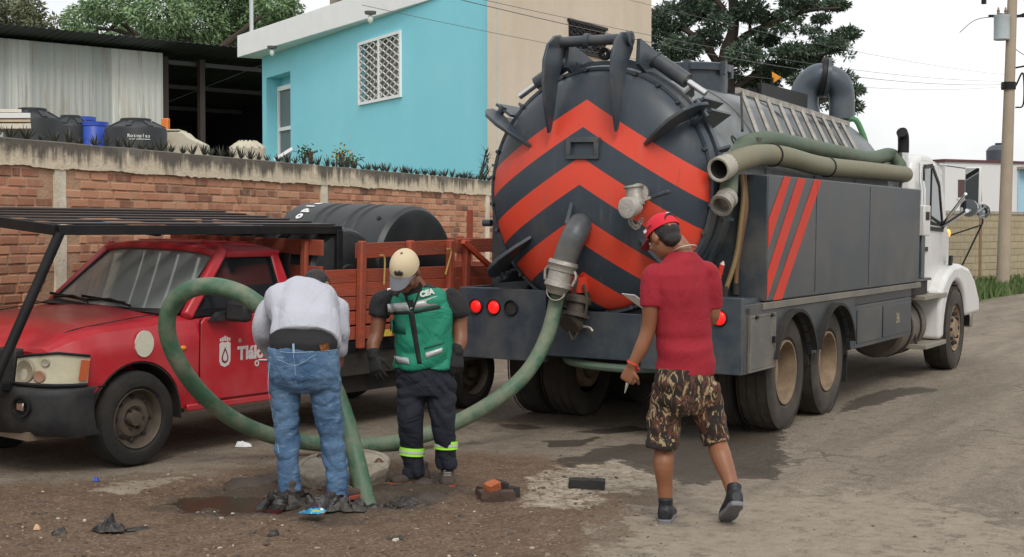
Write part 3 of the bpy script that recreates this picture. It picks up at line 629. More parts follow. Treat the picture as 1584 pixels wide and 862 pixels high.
p = at(383, 219, 17.5); d_ = thing('cream_ribbed_cap', 'low cream ribbed tank lid lying by the corner of the blue house', 'tank lid', (p.x, p.y, 0), YAW)
m = MB(); m.lathe([(1.9, .0), (1.9, .22), (p.z - .09, .22), (p.z - .03, .17), (p.z, .10), (p.z, 0)], (0,0,0), (0,0,1), 28); m.build('dome', creamm, d_, smooth=30)
for k in range(14):
    a = k * math.pi / 7; MB().bar((math.cos(a)*.10, math.sin(a)*.10, p.z), (math.cos(a)*.22, math.sin(a)*.22, p.z - .085), .025, .025).build('rib', creamm, d_)
MB().lathe([(0,0),(0,.23),(1.9,.23),(1.9,0)], (0,0,0), (0,0,1), 20).build('drum_under', creamm, d_)
bw = [pm('pale_board', (.62,.57,.48), .7, var=.15, bump=.2, stretch=(1,8,8)), pm('white_board', (.7,.7,.68), .7, var=.08), pm('tan_board', (.5,.4,.27), .7, var=.2)]
for i, (y0, y1, x1) in enumerate(((172, 177, 23), (178, 186, 41), (188, 192, 41), (194, 202, 42))):
    a = at(-60, y0, 12.75); b = at(x1, y0, 13.0); d = at(x1, y1, 13.0); ht = b.z - d.z
    o = MB().bar(a - Vector((0,0,ht/2)), b - Vector((0,0,ht/2)), .5, ht, (0,0,1)).build('board', bw[i % 3], bev=.004); tag(o, ('short white', 'cream', 'thin brown', 'white lowest')[i] + ' board in the stack showing at the left over the wall', 'board', 'boards stacked behind the wall')
o = MB().bx(-.3, .3, -.2, .2, 0, 1.55).build('board_trestle', dark); a = at(20, 210, 13.2); o.location = (a.x, a.y, 0); o.rotation_euler = (0,0,YAW-R(90)); tag(o, 'dark trestle block carrying the stacked boards behind the wall', 'trestle')
p = at(256, 190, 33); o = MB().bx(-.05, .05, -.1, .1, 0, p.z + .1).build('orange_post', pm('orange_plastic', (.75,.2,.03), .5), bev=.02); o.location = (p.x, p.y, 0); tag(o, 'small orange post at the edge of the shed opening', 'post')
# garden shrubs over the wall
shrubm = pm('shrub_leaf', (.085, .14, .035), .6, var=.6, vs=8, bump=0); yellowm = pm('yellow_leaf', (.35, .27, .03), .6, var=.4, vs=8, bump=0)
def shrub(px, py, dep, w_, h_, label, m, n=120, ls=.05):
    p = at(px, py, dep); t_ = thing('garden_shrub', label, 'shrub', (p.x, p.y, 0))
    mb = MB()
    for i in range(n):
        c = Vector((random.gauss(0, w_*.4), random.gauss(0, w_*.4), p.z + random.gauss(0, h_*.35))); a = random.random()*6.28; e_ = random.uniform(-.3, 1.2)
        d = Vector((math.cos(a)*math.cos(e_), math.sin(a)*math.cos(e_), math.sin(e_))) * ls; s_ = d.cross(Vector((.3,.2,1))).normalized() * ls * .3
        mb.add([c, c + d*.5 + s_, c + d, c + d*.5 - s_], [(0,1,2,3)])
    mb.build('foliage', m, t_, smooth=0)
    m2 = MB()
    for i in range(4): m2.tube(bez([(random.uniform(-.03,.03), random.uniform(-.03,.03), 0), (random.uniform(-.08,.08), random.uniform(-.08,.08), p.z*.6), (random.gauss(0,w_*.3), random.gauss(0,w_*.3), p.z + h_*.2)], 4), .012, 5)
    m2.build('stem', pm('twig', (.09,.06,.04), .9), t_)
shrub(475, 239, 17.6, .14, .14, 'light green shrub tip over the wall under the house door', shrubm)
shrub(527, 241, 18.2, .16, .16, 'yellow and green shrub over the wall below the blue facade', yellowm, 90)
shrub(540, 250, 18.4, .2, .1, 'dark low green shrub over the wall below the grilled window', shrubm, 90)
o = MB().bar(at(425, 247, 16.2), at(452, 230, 16.2), .035).build('white_pipe', whitep); tag(o, 'short white pipe leaning over the wall below the house door', 'pipe')
m = MB(); c0 = wallpt(10.72, .1, 0); t_ = thing('spiny_plant', 'dark spiny branching plant at the wall end beside the tanker lid', 'plant', c0)
for i in range(5):
    a = random.random()*6.28; tip = Vector((math.cos(a)*.18, math.sin(a)*.18, 2.50 + .09*i)); m.tube(bez([(0,0,1.5), (math.cos(a)*.05, math.sin(a)*.05, 2.3), tip], 5), [.012]*10 + [.006], 6)
    for k in range(14):
        b = random.random()*6.28; e_ = random.uniform(-.3,1); d = Vector((math.cos(b)*math.cos(e_), math.sin(b)*math.cos(e_), math.sin(e_)))*.13; q = tip - Vector((0,0,random.random()*.12)); s2 = d.cross(Vector((.1,.3,1))).normalized()*.012
        m.add([q - s2, q + s2, q + d], [(0,1,2)])
m.build('branches', agm, t_)

# ================================================================ TREES
barkm = pm('bark', (.065, .05, .038), .9, var=.4, vs=12, bump=.8, bs=20)
def leafmat(name, c): 
    m = pm(name, c, .65, var=.55, vs=.9, bump=0); b = m.node_tree.nodes['Principled BSDF']; b.inputs['Transmission Weight'].default_value = 0; return m
def crown(name, clumps, m, parent, base, size, asp=.45, droop=0., dens=1.0):
    C = []; D = []; 
    for (c, r, k) in clumps:
        k = int(k * dens); u = np.random.normal(0, 1, (k, 3)); u /= np.linalg.norm(u, axis=1)[:, None]; rad = np.random.uniform(.15, 1, (k, 1)) ** .45
        pts = np.array(c) + u * rad * np.array(r)
        # break the outline with twigs
        pts += np.random.normal(0, .10, (k, 3)) * np.array(r)
        C.append(pts); d = u * np.array([1, 1, .5]) + np.random.normal(0, .6, (k, 3)); d[:, 2] -= droop; D.append(d)
    C = np.concatenate(C) - np.array(base); D = np.concatenate(D); D /= np.linalg.norm(D, axis=1)[:, None]
    q = np.random.normal(0, 1, D.shape); S = np.cross(D, q); S /= np.linalg.norm(S, axis=1)[:, None]
    sz = np.random.uniform(.6, 1.3, (len(C), 1)) * size
    V = np.stack([C - S*sz*asp*.5, C + D*sz*.5 - S*sz*asp*.6, C + D*sz, C + D*sz*.45 + S*sz*asp*.6], 1).reshape(-1, 3)
    F = np.arange(len(V)).reshape(-1, 4)
    me = bpy.data.meshes.new(name); me.from_pydata(V.tolist(), [], F.tolist()); me.update(); return put(name, me, m, parent, smooth=0)
def limbs(paths, parent, base):
    m = MB()
    for pts, r0, r1 in paths:
        P = bez([Vector(p) - Vector(base) for p in pts], 5); k = len(P); m.tube(P, [r0 + (r1 - r0) * i / (k - 1) for i in range(k)], 8)
    return m.build('trunk', barkm, parent)
def tree(name, label, base, paths, clumps, m, size, **kw):
    t_ = thing(name, label, 'tree', base); limbs(paths, t_, base); crown('crown', clumps, m, t_, base, size, **kw); return t_
def cl(px, py, rx, ry, dep, k, dj=1.2):
    p = at(px, py, dep + random.uniform(-dj, dj)); s_ = dep / FPX; return (tuple(p), (rx*s_, (rx + ry)/2*s_*1.1, ry*s_), k)
# right-hand tree behind the tanker
DT = 40.0; tb = at(1125, 355, DT); tb.z = 0
A_ = lambda x, y, d=DT: tuple(at(x, y, d))
paths = [([tuple(tb), A_(1123,250), A_(1126,170), A_(1122,90), A_(1135,40), A_(1130,-60)], .34, .12), ([A_(1126,110), A_(1145,62), A_(1200,35), A_(1245,18), A_(1300,12)], .14, .03), ([A_(1124,150), A_(1160,120), A_(1230,100), A_(1300,75)], .12, .03), ([A_(1123,120), A_(1090,70), A_(1050,40), A_(1000,10)], .14, .04), ([A_(1124,180), A_(1080,140), A_(1030,110)], .1, .03), ([A_(1130,40), A_(1180,-20), A_(1230,-60)], .1, .03), ([A_(1130,30), A_(1080,-40)], .1, .04), ([A_(1160,50), A_(1163,30), A_(1190,5)], .06, .02), ([A_(1126,200), A_(1200,170), A_(1320,150)], .08, .02)]
cs = [(1040,28,42,30,800),(1085,12,45,24,850),(1055,75,42,22,750),(1028,112,26,16,380),(1022,55,24,30,450),(1095,60,24,20,350),(1150,85,34,20,560),(1185,62,28,11,330),(1230,82,48,14,720),(1285,70,40,12,520),(1312,52,26,10,260),(1200,108,52,14,720),(1262,96,38,10,420),(1292,8,34,8,340),(1235,3,45,9,420),(1160,18,36,20,520),(1128,128,36,20,480),(1322,140,18,9,140),(1190,30,24,9,200),(1085,132,28,14,300),(1110,35,24,18,280),(1210,45,20,6,120),(1180,130,40,13,420),(1140,165,30,12,260),(1240,125,30,9,200),(1320,165,14,12,120),(1090,-40,80,30,900),(1180,-40,80,26,800),(1260,-30,50,16,400),(1120,-100,90,30,800),(1040,-30,60,30,600),(1215,20,18,5,90),(1270,30,22,6,110),(1060,160,40,20,380),(1190,160,60,14,400),(1250,150,50,12,300),(1300,115,20,6,90)]
# 45 sprays of fine twigs around the rim of the crown as well
extra = [(random.uniform(1010, 1330), random.uniform(-10, 165), random.uniform(6, 14), random.uniform(3, 7), random.randint(14, 40)) for _ in range(70)]
tree('umbrella_tree', 'wide dark green tree with open spreading branches behind the tanker', tb, paths, [cl(a, b, c*.86, d*.8, DT, k) for a, b, c, d, k in cs + extra], leafmat('dark_leaf', (.066, .105, .064)), .15, asp=.26, dens=2.9)
# dense pepper tree over the shed
DL = 52.0; tb = at(300, 355, DL); tb.z = 0; A_ = lambda x, y, d=DL: tuple(at(x, y, d))
paths = [([tuple(tb), A_(302,200), A_(295,100), A_(280,20), A_(285,-60)], .22, .1), ([A_(298,120), A_(220,60), A_(170,20), A_(150,-20)], .11, .04), ([A_(297,110), A_(360,60), A_(410,20)], .2, .06), ([A_(240,80), A_(190,50), A_(150,45)], .12, .04), ([A_(160,60), A_(185,30), A_(215,8)], .1, .03)]
cs = [(130,30,34,26,700),(165,12,40,22,700),(210,45,30,22,520),(120,55,24,12,330),(250,20,50,34,1300),(255,62,40,16,650),(310,35,52,38,1700),(350,10,50,30,1300),(365,55,40,20,850),(400,25,45,32,1300),(435,40,26,26,560),(425,5,34,20,560),(290,-30,90,30,1300),(190,-30,70,26,900),(390,-30,70,26,900),(300,-80,100,34,900),(200,10,20,12,160),(330,70,60,10,420),(405,62,30,14,300),(170,62,20,8,110),(450,15,16,16,160)]
tree('pepper_tree', 'big dense light green tree rising behind the shed roof', tb, paths, [cl(a, b, c, d, DL, k, 2.2) for a, b, c, d, k in cs], leafmat('mid_leaf', (.18, .28, .13)), .19, asp=.3, droop=.6, dens=2.2)
DF = 58.0; tb = at(30, 355, DF); tb.z = 0; A_ = lambda x, y, d=DF: tuple(at(x, y, d))
paths = [([tuple(tb), A_(28,150), A_(32,60), A_(25,0)], .35, .1), ([A_(30,90), A_(55,40), A_(62,20)], .1, .03), ([A_(30,80), A_(5,40)], .1, .03)]
cs = [(20,22,30,22,700),(45,14,24,18,420),(10,0,36,18,560),(-30,20,40,30,600),(50,38,18,8,200),(15,45,40,9,330),(88,35,11,11,110),(60,40,10,10,90),(20,-30,50,24,500)]
tree('olive_tree', 'olive brown tree at the far left above the shed roof', tb, paths, [cl(a, b, c, d, DF, k, 1.5) for a, b, c, d, k in cs], leafmat('olive_leaf', (.13, .145, .08)), .22, asp=.3, droop=.3, dens=1.4)
# ================================================================ FAR RIGHT: beige wall, white building, pole
w0 = gr(1380, 446); w1 = gr(1584, 436); dv = (w1 - w0); wa = math.atan2(dv.y, dv.x); wl = dv.length * 4
bwall = thing('beige_block_wall', 'low beige block wall behind the grass verge at the right', 'wall', w0, wa)
htw = 2.12
beige = pm('beige_block', (.40, .335, .215), .9, var=.15, vs=1.2, bump=.3, bs=12, dirt=(.24,.20,.14), dirt_amt=.5, ds=.8, rnd=.06)
nblk = 0; bh = .2115; bl = .42
MB().bx(0, wl, .02, .16, 0, htw - .03).build('wall_core', beige, bwall, smooth=0)
bmesh_ = {}
for rr_ in range(10):
    for c in range(int(28)):
        x0 = c * bl + (rr_ % 2) * bl / 2
        if 'b' not in bmesh_: bmesh_['b'] = MB().box((0,0,0), (bl - .014, .05, bh - .014)).mesh('block'); bmesh_['b'].materials.append(beige)
        o = bpy.data.objects.new('block', bmesh_['b']); COL.objects.link(o); o.parent = bwall; o.location = (x0 + bl/2, .012 + random.uniform(-.003, .003), rr_ * bh + bh/2)
MB().bx(-.05, wl, -.05, .22, htw - .005, htw + .08).build('coping', concrete, bwall, smooth=0)
for x in (4.6, 12.5): MB().bx(x, x + .14, -.03, .0, 0, htw - .01).build('pier', pm('rust_strip', (.23,.14,.08), .9), bwall)
q0 = at(1462, 250, 58); qz = q0.z; q1 = at(1640, 248, 61)
qa = math.atan2(q1.y - q0.y, q1.x - q0.x); fb = thing('white_building', 'white flat-roofed building with dark red roof trim behind the beige wall', 'building', (q0.x, q0.y, 0), qa)
fl = (Vector((q1.x, q1.y, 0)) - Vector((q0.x, q0.y, 0))).length + 8
sg = -1 if (-math.sin(qa)*(0 - q0.x) + math.cos(qa)*(0 - q0.y)) < 0 else 1
fw = pm('white_render', (.66,.66,.655), .85, var=.06, vs=.6, bump=.1)
MB().bx(0, fl, 0, -sg*8, 0, qz).build('wall', fw, fb, smooth=0)
MB().bx(-.1, fl, sg*.08, -sg*8, qz + .003, qz + .1).build('roof_trim', pm('maroon_trim', (.11,.04,.045), .7), fb, smooth=0)
def fp(px, py):
    d = ray(px, py); nn = Vector((-math.sin(qa), math.cos(qa), 0)); p = CO + d * ((Vector((q0.x,q0.y,0)) - CO).dot(nn) / d.dot(nn)); return (p - Vector((q0.x,q0.y,0))).dot(Vector((math.cos(qa), math.sin(qa), 0))), p.z
a = fp(1482, 278); b = fp(1496, 306); wn = MB().bx(a[0], b[0], sg*.03, -sg*.02, b[1], a[1]).build('window', pm('brown_shutter', (.09,.05,.045), .6), fb, smooth=0)
MB().bx(a[0]-.06, b[0]+.06, sg*.05, sg*.002, b[1]-.08, b[1]-.002).build('sill', fw, wn, smooth=0)
a = fp(1574, 262); b = fp(1600, 340); MB().bx(a[0], b[0], sg*.04, sg*.004, b[1], a[1]).build('blue_panel', pm('pale_blue_panel', (.34,.55,.66), .6), fb, smooth=0)
a = fp(1573, 259); b = fp(1605, 263); MB().bx(a[0], b[0], sg*.5, sg*.004, b[1], a[1]+.02).build('awning', concrete, fb, smooth=0)
p = at(1546, 240, 63); t_ = thing('roof_tank', 'dark grey water tank on the white building roof', 'water tank', (p.x, p.y, qz + .1), qa)
m = MB(); m.lathe([(0,0),(0,.55),(.62,.57),(.78,.45),(.86,.3),(.86,0)], (0,0,0), (0,0,1), 20); m.build('body', pm('grey_tank', (.06,.075,.095), .5), t_, smooth=30); MB().cyl((0,0,.86), (0,0,.95), .2, n=14).build('lid', tankm, t_)
p = at(1420, 355, 70); p.z = 0
# concrete pole with transformer
pb_ = gr(1551, 447); ptop = at(1568, -60, (pb_ - CO).dot(CF)); pole = thing('utility_pole', 'concrete utility pole with transformer standing on the grass verge', 'utility pole', pb_)
tp_ = ptop - pb_
MB().cyl((0,0,-.05), tp_, .185, .125, 14).build('shaft', pm('pole_concrete', (.36,.30,.225), .9, var=.15, vs=3, bump=.2, dirt=(.26,.2,.15), dirt_amt=.5, ds=1), pole)
zr = lambda py: (at(1560, py, (pb_ - CO).dot(CF)) - pb_)
tr = zr(40); tc_ = CR * -.22 - CF * .1
MB().lathe([(0,0),(0,.20),(.02,.215),(.62,.215),(.64,.225),(.68,.225),(.70,0)], Vector(tc_) + Vector((tr.x, tr.y, zr(63).z)), (0,0,1), 20).build('transformer', pm('transformer_grey', (.42,.48,.5), .5, var=.1), pole)
for k in (-.1, .1): MB().lathe([(0,.02),(.05,.05),(.08,.03),(.12,.05),(.16,.03),(.22,.02)], Vector(tc_) + CR * k + Vector((tr.x, tr.y, zr(25).z)), (0,0,1), 10).build('bushing', pm('porcelain', (.2,.13,.1), .3), pole)
a_ = zr(25); MB().bar(a_ + CR * -.55, a_ + CR * .8, .07).build('crossarm', blk, pole)
b_ = zr(133); MB().lathe([(-.1,.20),(.1,.20)], b_, (0,0,1), 14).build('band', blk, pole)
MB().tube(bez([b_ + CR*.2, b_ + CR*.4 + Vector((0,0,.35)), b_ + CR*.42 - Vector((0,0,.5)), b_ + CR*.2 - Vector((0,0,.6))], 6), .025, 6).build('cable_loop', blk, pole)
c_ = zr(107); MB().bar(c_, c_ + CR * 1.1 + Vector((0,0,.2)), .05).build('bracket', blk, pole)
MB().ball(zr(137) + CR * .62, (.16,.16,.14)).build('street_light_cap', blk, pole)
MB().tube(bez([a_ + CR*-.2, a_ + CR*-.9 - Vector((0,0,.1)), a_ + CR*-1.35 - Vector((0,0,.45))], 6), .014, 5).build('jumper_wire', pm('wire_grey', (.25,.25,.25), .6), pole)
MB().tube(bez([a_ + CR*-.3 + Vector((0,0,.05)), a_ + CR*.3 + Vector((0,0,.0)), a_ + CR*.9 + Vector((0,0,.35))], 6), .04, 6).build('service_cable', blk, pole)
MB().box(at(1522, -2, 40) - pb_, (.12,.12,.3)).build('drop_fuse', blk, pole)
wirem = pm('power_wire', (.11,.115,.12), .6, var=.1, bump=0)
dpo = (pb_ - CO).dot(CF)
for i, (x0, y0, d0, x1, y1, r_, lb) in enumerate(((1556,116,dpo, 640,-88, .0035, 'uppermost thin power wire running left from the pole'), (1556,126,dpo, 640,-25, .004, 'second power wire from the top running left from the pole'), (1556,131,dpo, 640,-18, .0055, 'thickest dark power wire running left from the pole'), (1556,134,dpo, 560,8, .0035, 'lowest faint power wire running left from the pole'))):
    a = at(x0, y0, d0); b = at(x1, y1, 17.0); pts = []
    for k in range(21): u = k / 20; q = a.lerp(b, u); q.z -= .35 * 4 * u * (1 - u) * (.6 + .2 * i); pts.append(q)
    tag(MB().tube(pts, r_, 5).build('power_wire', wirem), lb, 'wire', 'power wires')
a = zr(150) + pb_ + CR*.2
tag(MB().tube(bez([zr(60) + pb_ + CR*.15, at(1570, 75, dpo), at(1600, 95, dpo)], 5), .012, 5).build('guy_wire', wirem), 'short wire dropping right from below the transformer', 'wire')
# ================================================================ VACUUM TANKER
TX, TY, ROLL = 10.05, 5.0, R(.85)
tk = thing('vacuum_tanker', 'dark grey vacuum tanker truck with orange-red chevrons on its round rear door', 'truck', (TX, TY, 0), 0, rx=0)
tk.rotation_euler = (ROLL, 0, 0)        # body leans a little towards its right side with the camber
HWd = 1.24
tk_m = Matrix.Translation((TX, TY, 0)) @ Matrix.Rotation(ROLL, 4, 'X'); tk_i = tk_m.inverted()
TR_, TZ, TL0, TL1 = .965, 1.955, .16, 5.15
# barrel
m = MB(); m.lathe([(TL0, TR_), (TL1, TR_)], (0,0,TZ), (1,0,0), 64)
m.lathe([(TL1, TR_), (TL1 + .12, TR_*.93), (TL1 + .24, TR_*.7), (TL1 + .3, .3), (TL1 + .31, 0)], (0,0,TZ), (1,0,0), 64)
barrel = m.build('tank_barrel', silver, tk, smooth=40)
for x in (1.3, 2.6, 3.9): MB().lathe([(x - .03, TR_), (x - .03, TR_ + .012), (x + .03, TR_ + .012), (x + .03, TR_)], (0,0,TZ), (1,0,0), 64).build('tank_band', silver, barrel)
m = MB(); m.lathe([(0, .035), (0, .055), (.02, .055), (.02, .035)], (.75, -.86, 2.36), (.0,-.86,.42), 16, True); m.build('inspection_ring', blk, barrel)
# rear door: shallow dome with painted chevrons
lm = bpy.data.materials.new('chevron_paint'); lm.use_nodes = True; lm.node_tree.nodes['Principled BSDF'].inputs['Specular IOR Level'].default_value = .35; t = lm.node_tree; n = t.nodes; l = t.links.new; pb = n['Principled BSDF']
co = n.new('ShaderNodeTexCoord').outputs['Object']; sep = n.new('ShaderNodeSeparateXYZ'); l(co, sep.inputs[0])
vv = mth('ADD', sep.outputs[2], mth('MULTIPLY', mth('ABSOLUTE', mth('SUBTRACT', sep.outputs[1], .02), 0), .60))
ph = mth('FRACT', mth('MULTIPLY', mth('SUBTRACT', 2.66, vv), 1 / .447), 0)
red = mth('MULTIPLY', sstep(ph, -.001, .004), mth('SUBTRACT', 1.0, sstep(ph, .482, .488)))
red = mth('MULTIPLY', red, mth('MULTIPLY', sstep(mth('SUBTRACT', 2.66, vv), -.001, .001), mth('SUBTRACT', 1, sstep(mth('SUBTRACT', 2.66, vv), 1.56, 1.562))))
rad = mth('POWER', mth('ADD', mth('POWER', sep.outputs[1], 2.), mth('POWER', mth('SUBTRACT', sep.outputs[2], TZ), 2.)), .5)
red = mth('MULTIPLY', red, mth('SUBTRACT', 1, sstep(rad, .945, .952)))
grime = sstep(nz(2.5, 8, .65, (1, 1, .5)), .45, .75); runs = sstep(nz(1.0, 8, .7, (14, 14, .8)), .55, .75)
c = mixc(red, (.034, .048, .063), mixc(nz(3, 5), (.62, .052, .026), (.70, .070, .035)))
c = mixc(mth('MULTIPLY', grime, .30), c, (.13, .105, .082)); c = mixc(mth('MULTIPLY', runs, .22), c, (.22, .19, .16)); c = mixc(mth('MULTIPLY', sstep(nz(16, 6, .8), .66, .72), .55), c, (.30, .27, .24)); c = mixc(mth('MULTIPLY', sstep(nz(1.0, 6, .7, (26, 26, 1.6)), .62, .70), .35), c, (.06, .05, .045))
l(c, pb.inputs['Base Color']); l(mth('MULTIPLY_ADD', grime, .2, .36), pb.inputs['Roughness'])
prof = []
for i in range(13):
    a = i / 12; prof.append((.08 - .30 * math.cos(a * math.pi / 2) ** 1.15, .95 * math.sin(a * math.pi / 2)))
m = MB(); m.lathe(prof + [(.16, .955)], (0,0,TZ), (1,0,0), 72); lid = m.build('rear_door', lm, tk, smooth=50)
MB().lathe([(.06, .95), (.06, .975), (.10, .99), (.15, .99), (.15, .95)], (0,0,TZ), (1,0,0), 72).build('door_flange', slate, lid, smooth=40)
MB().lathe([(.17, .96), (.17, 1.01), (.24, 1.01), (.24, .96)], (0,0,TZ), (1,0,0), 72).build('tank_flange', slate, barrel, smooth=40)
bolt_me = MB().cyl((0,0,0), (-.03,0,0), .016, n=8).mesh('flange_bolt'); bolt_me.materials.append(slate)
for k in range(28):
    a = k*2*math.pi/28 + .11; o = bpy.data.objects.new('flange_bolt', bolt_me); COL.objects.link(o); o.parent = lid; o.location = (.062, math.cos(a)*.962, TZ + math.sin(a)*.962)
def lidx(y, z):                        # x of the dome surface at y, z
    r = min(math.hypot(y, z - TZ), .949); a = math.asin(r / .95); return .08 - .30 * math.cos(a) ** 1.15
for k in range(12):
    a = k * math.pi / 6 + .2
    if abs(math.sin(a)) < .97: m = MB(); m.bar((.20, math.cos(a)*1.045, TZ + math.sin(a)*1.045), (.34, math.cos(a)*.96, TZ + math.sin(a)*.96), .02, .12, (0, math.cos(a), math.sin(a))); m.build('flange_gusset', slate, barrel)
# claws: curved plates lying in radial planes
def claw(ang, y_off, prof2, th=.024, name='clamp_claw'):
    rad_ = Vector((0, math.cos(ang), math.sin(ang))); tn_ = Vector((0, -math.sin(ang), math.cos(ang))); c0 = Vector((0, 0, TZ)) + tn_ * y_off
    nn = len(prof2); V = []
    for s_ in (-.5, .5):
        for (x, r) in prof2: V.append(c0 + Vector((x, 0, 0)) + rad_ * r + tn_ * th * s_)
    F = [tuple(range(nn)), tuple(range(2*nn - 1, nn - 1, -1))] + [(i, nn + i, nn + (i+1) % nn, (i+1) % nn) for i in range(nn)]
    return MB().add(V, F).build(name, slate, tk, bev=.005, smooth=40)
big = [(-.235, .44), (-.30, .62), (-.345, .82), (-.335, 1.0), (-.27, 1.13), (-.16, 1.205), (-.02, 1.215), (.05, 1.17), (.03, 1.09), (-.05, .98), (-.11, .82), (-.155, .62), (-.205, .46)]
for y in (.29, -.29): claw(math.pi / 2, -y, big)
side = [(-.16, .60), (-.24, .74), (-.285, .90), (-.25, 1.04), (-.14, 1.12), (.0, 1.15), (.06, 1.08), (.02, .99), (-.05, .90), (-.09, .78), (-.135, .62)]
for a in (R(35), R(145), R(-142), R(-38)): claw(a, 0, side, .028)
for a in (R(35), R(145), R(-142), R(-38)):
    r_ = Vector((0, math.cos(a), math.sin(a))); tn_ = Vector((0, -math.sin(a), math.cos(a))); b = MB()
    for s_ in (-.055, .055): b.bar(Vector((.0,0,TZ)) + r_*1.06 + tn_*s_, Vector((.42,0,TZ)) + r_*1.05 + tn_*s_, .02, .17, tuple(r_))
    b.cyl(Vector((.02,0,TZ)) + r_*1.08 - tn_*.08, Vector((.02,0,TZ)) + r_*1.08 + tn_*.08, .03, n=12); b.build('claw_bracket', slate, tk)
# hinge bar and lifting arms at the top
m = MB(); m.cyl((-.06, -.33, TZ + 1.165), (-.06, .33, TZ + 1.165), .042, n=18); hb = m.build('hinge_bar', slate, tk)
for y in (.05, .31, -.31): MB().cyl((-.06, y - .02, TZ + 1.165), (-.06, y + .02, TZ + 1.165), .058, n=18).build('hinge_collar', slate, hb)
for y in (.24, -.38):
    m = MB(); m.prism([(-.02, TZ + .97), (.0, TZ + 1.17), (.10, TZ + 1.15), (.52, TZ + 1.05), (.60, TZ + 1.02), (.60, TZ + .86), (.2, TZ + .88)], y, y + .035); p_ = m.build('lift_arm', slate, tk, bev=.004)
    for k in range(5): MB().cyl((.14 + .08*k, y - .003, TZ + 1.015 - .016*k), (.14 + .08*k, y + .038, TZ + 1.015 - .016*k), .012, n=8).build('bolt_hole', dark, p_)
m = MB(); m.prism([(-.30, TZ + .905), (.30, TZ + .905), (.30, TZ + 1.0), (.18, TZ + 1.04), (-.18, TZ + 1.04), (-.30, TZ + 1.0)], .24, .30, 'x'); m.build('top_rib', slate, tk)
for k in (-1, 1): MB().lathe([(-.02, .02), (-.02, .05), (.02, .05), (.02, .02)], (.05, -.10 - .05*k, TZ + 1.07), (1,0,0), 12, True).build('shackle', blk, tk)
# hydraulic rams
for s_, a0, a1 in ((1, 112, 138), (-1, 70, 44)):
    p0 = Vector((.22, math.cos(R(a0))*1.13, TZ + math.sin(R(a0))*1.10)); p1 = Vector((.22, math.cos(R(a1))*1.12, TZ + math.sin(R(a1))*1.12)); mid_ = p0.lerp(p1, .62)
    ram = MB().cyl(p0, mid_, .062, n=18).build('ram_cylinder', slate, tk); MB().cyl(mid_, p1, .026, n=12).build('ram_rod', chrome, ram); MB().cyl(p0 - (p1-p0).normalized()*.02, p0, .07, n=18).build('ram_cap', slate, ram)
# latch plate with pocket
y0, z0 = -.03 + .0, 2.275
m = MB(); x = lidx(0, z0) - .03
for (a, b, c, d) in ((-.14, .14, .05, .085), (-.14, .14, -.085, -.05), (-.14, -.10, -.05, .05), (.10, .14, -.05, .05)): m.bx(x, x + .09, a, b, z0 + c, z0 + d)
m.build('sight_frame', slate, lid, bev=.004); MB().bx(x + .05, x + .09, -.10, .10, z0 - .05, z0 + .05).build('sight_pane', slate, lid)
# discharge elbow, coupling with levers
def L2(px, py, x): # pixel -> local point at a known distance along the truck
    d = ray(px, py); p = CO + d * ((TX + x) / d.x); return tk_i @ p
e = [L2(893,352,-.13), L2(896,350,-.24), L2(890,362,-.33), L2(881,382,-.36), L2(873,405,-.37), L2(870,414,-.375)]
m = MB(); m.tube(bez(e, 6), [.098]*12 + [.098 - .008*i/18 for i in range(19)], 22); el_ = m.build('discharge_elbow', pm('elbow_grey', (.055,.066,.075), .4, var=.2, dirt=DUST, dirt_amt=.3), tk)
q0, q1 = L2(885,310,-.20), L2(876,346,-.36); m = MB(); V = [q0, q0 + Vector((.08,0,-.02)), q1 + Vector((.1,0,-.05)), q1]; m.add([v + Vector((0,.015,0)) for v in V] + [v - Vector((0,.015,0)) for v in V], [(0,1,2,3),(7,6,5,4),(0,4,5,1),(1,5,6,2),(2,6,7,3),(3,7,4,0)]); m.build('elbow_fin', slate, el_)
cd_ = (L2(866,430,-.385) - L2(872,405,-.37)).normalized(); c0 = L2(872,404,-.37)
m = MB(); m.lathe([(0,.09),(0,.112),(.03,.118),(.05,.105),(.08,.105),(.085,.095),(.16,.095),(.165,.105),(.20,.108),(.215,.09),(.26,.07),(.26,0)], c0, cd_, 28); cp = m.build('cam_coupling', alu, tk, smooth=35)
sdv = cd_.cross(Vector((1,0,0))).normalized()
for s_ in (-1, 1): MB().tube(bez([c0 + cd_*.06 + sdv*s_*.11, c0 + cd_*.10 + sdv*s_*.135, c0 + cd_*.17 + sdv*s_*.12], 4), .012, 6).build('coupling_lever', alu, cp)
HOSE_START = c0 + cd_ * .24
# valve with pale cap
vx = lidx(4.62 - TY, 1.86); vb = L2(985,300,vx - .1)
m = MB(); m.tube([L2(990,300,vx+.04), L2(987,299,vx - .1)], .075, 18); v_ = m.build('side_valve', alu, tk)
a = L2(983,318,vx - .12); b = L2(980,289,vx - .12); MB().lathe([(0,.06),(.0,.075),(.03,.078),(.08,.062),(.13,.062),(.135,.078),(.15,.078),(.15,.05),(.1,.05)], a, (b-a), 22).build('valve_neck', alu, v_)
c = L2(973,321,vx - .2); dn = Vector((-1,.25,-.1)).normalized(); MB().lathe([(-.09,.06),(-.02,.075),(0,.08),(.03,.08),(.035,.06),(.03,0)], c, dn, 24).build('valve_cap', pm('pale_alloy', (.5,.49,.44), .55, metal=.4, var=.25, vs=14, bump=.3), v_)
a = L2(992,312,vx-.1); b = L2(1008,305,vx-.1); d = L2(1036,296,vx-.1); MB().bar(a, b, .035, .02).build('valve_handle', alu, v_); MB().bar(b, d, .045, .03).build('handle_grip', slate, v_, bev=.008)
pts = bez([L2(975,333,vx-.19), L2(976,345,vx-.15), L2(985,352,vx-.1), L2(992,340,vx-.06)], 4)
ch = MB()
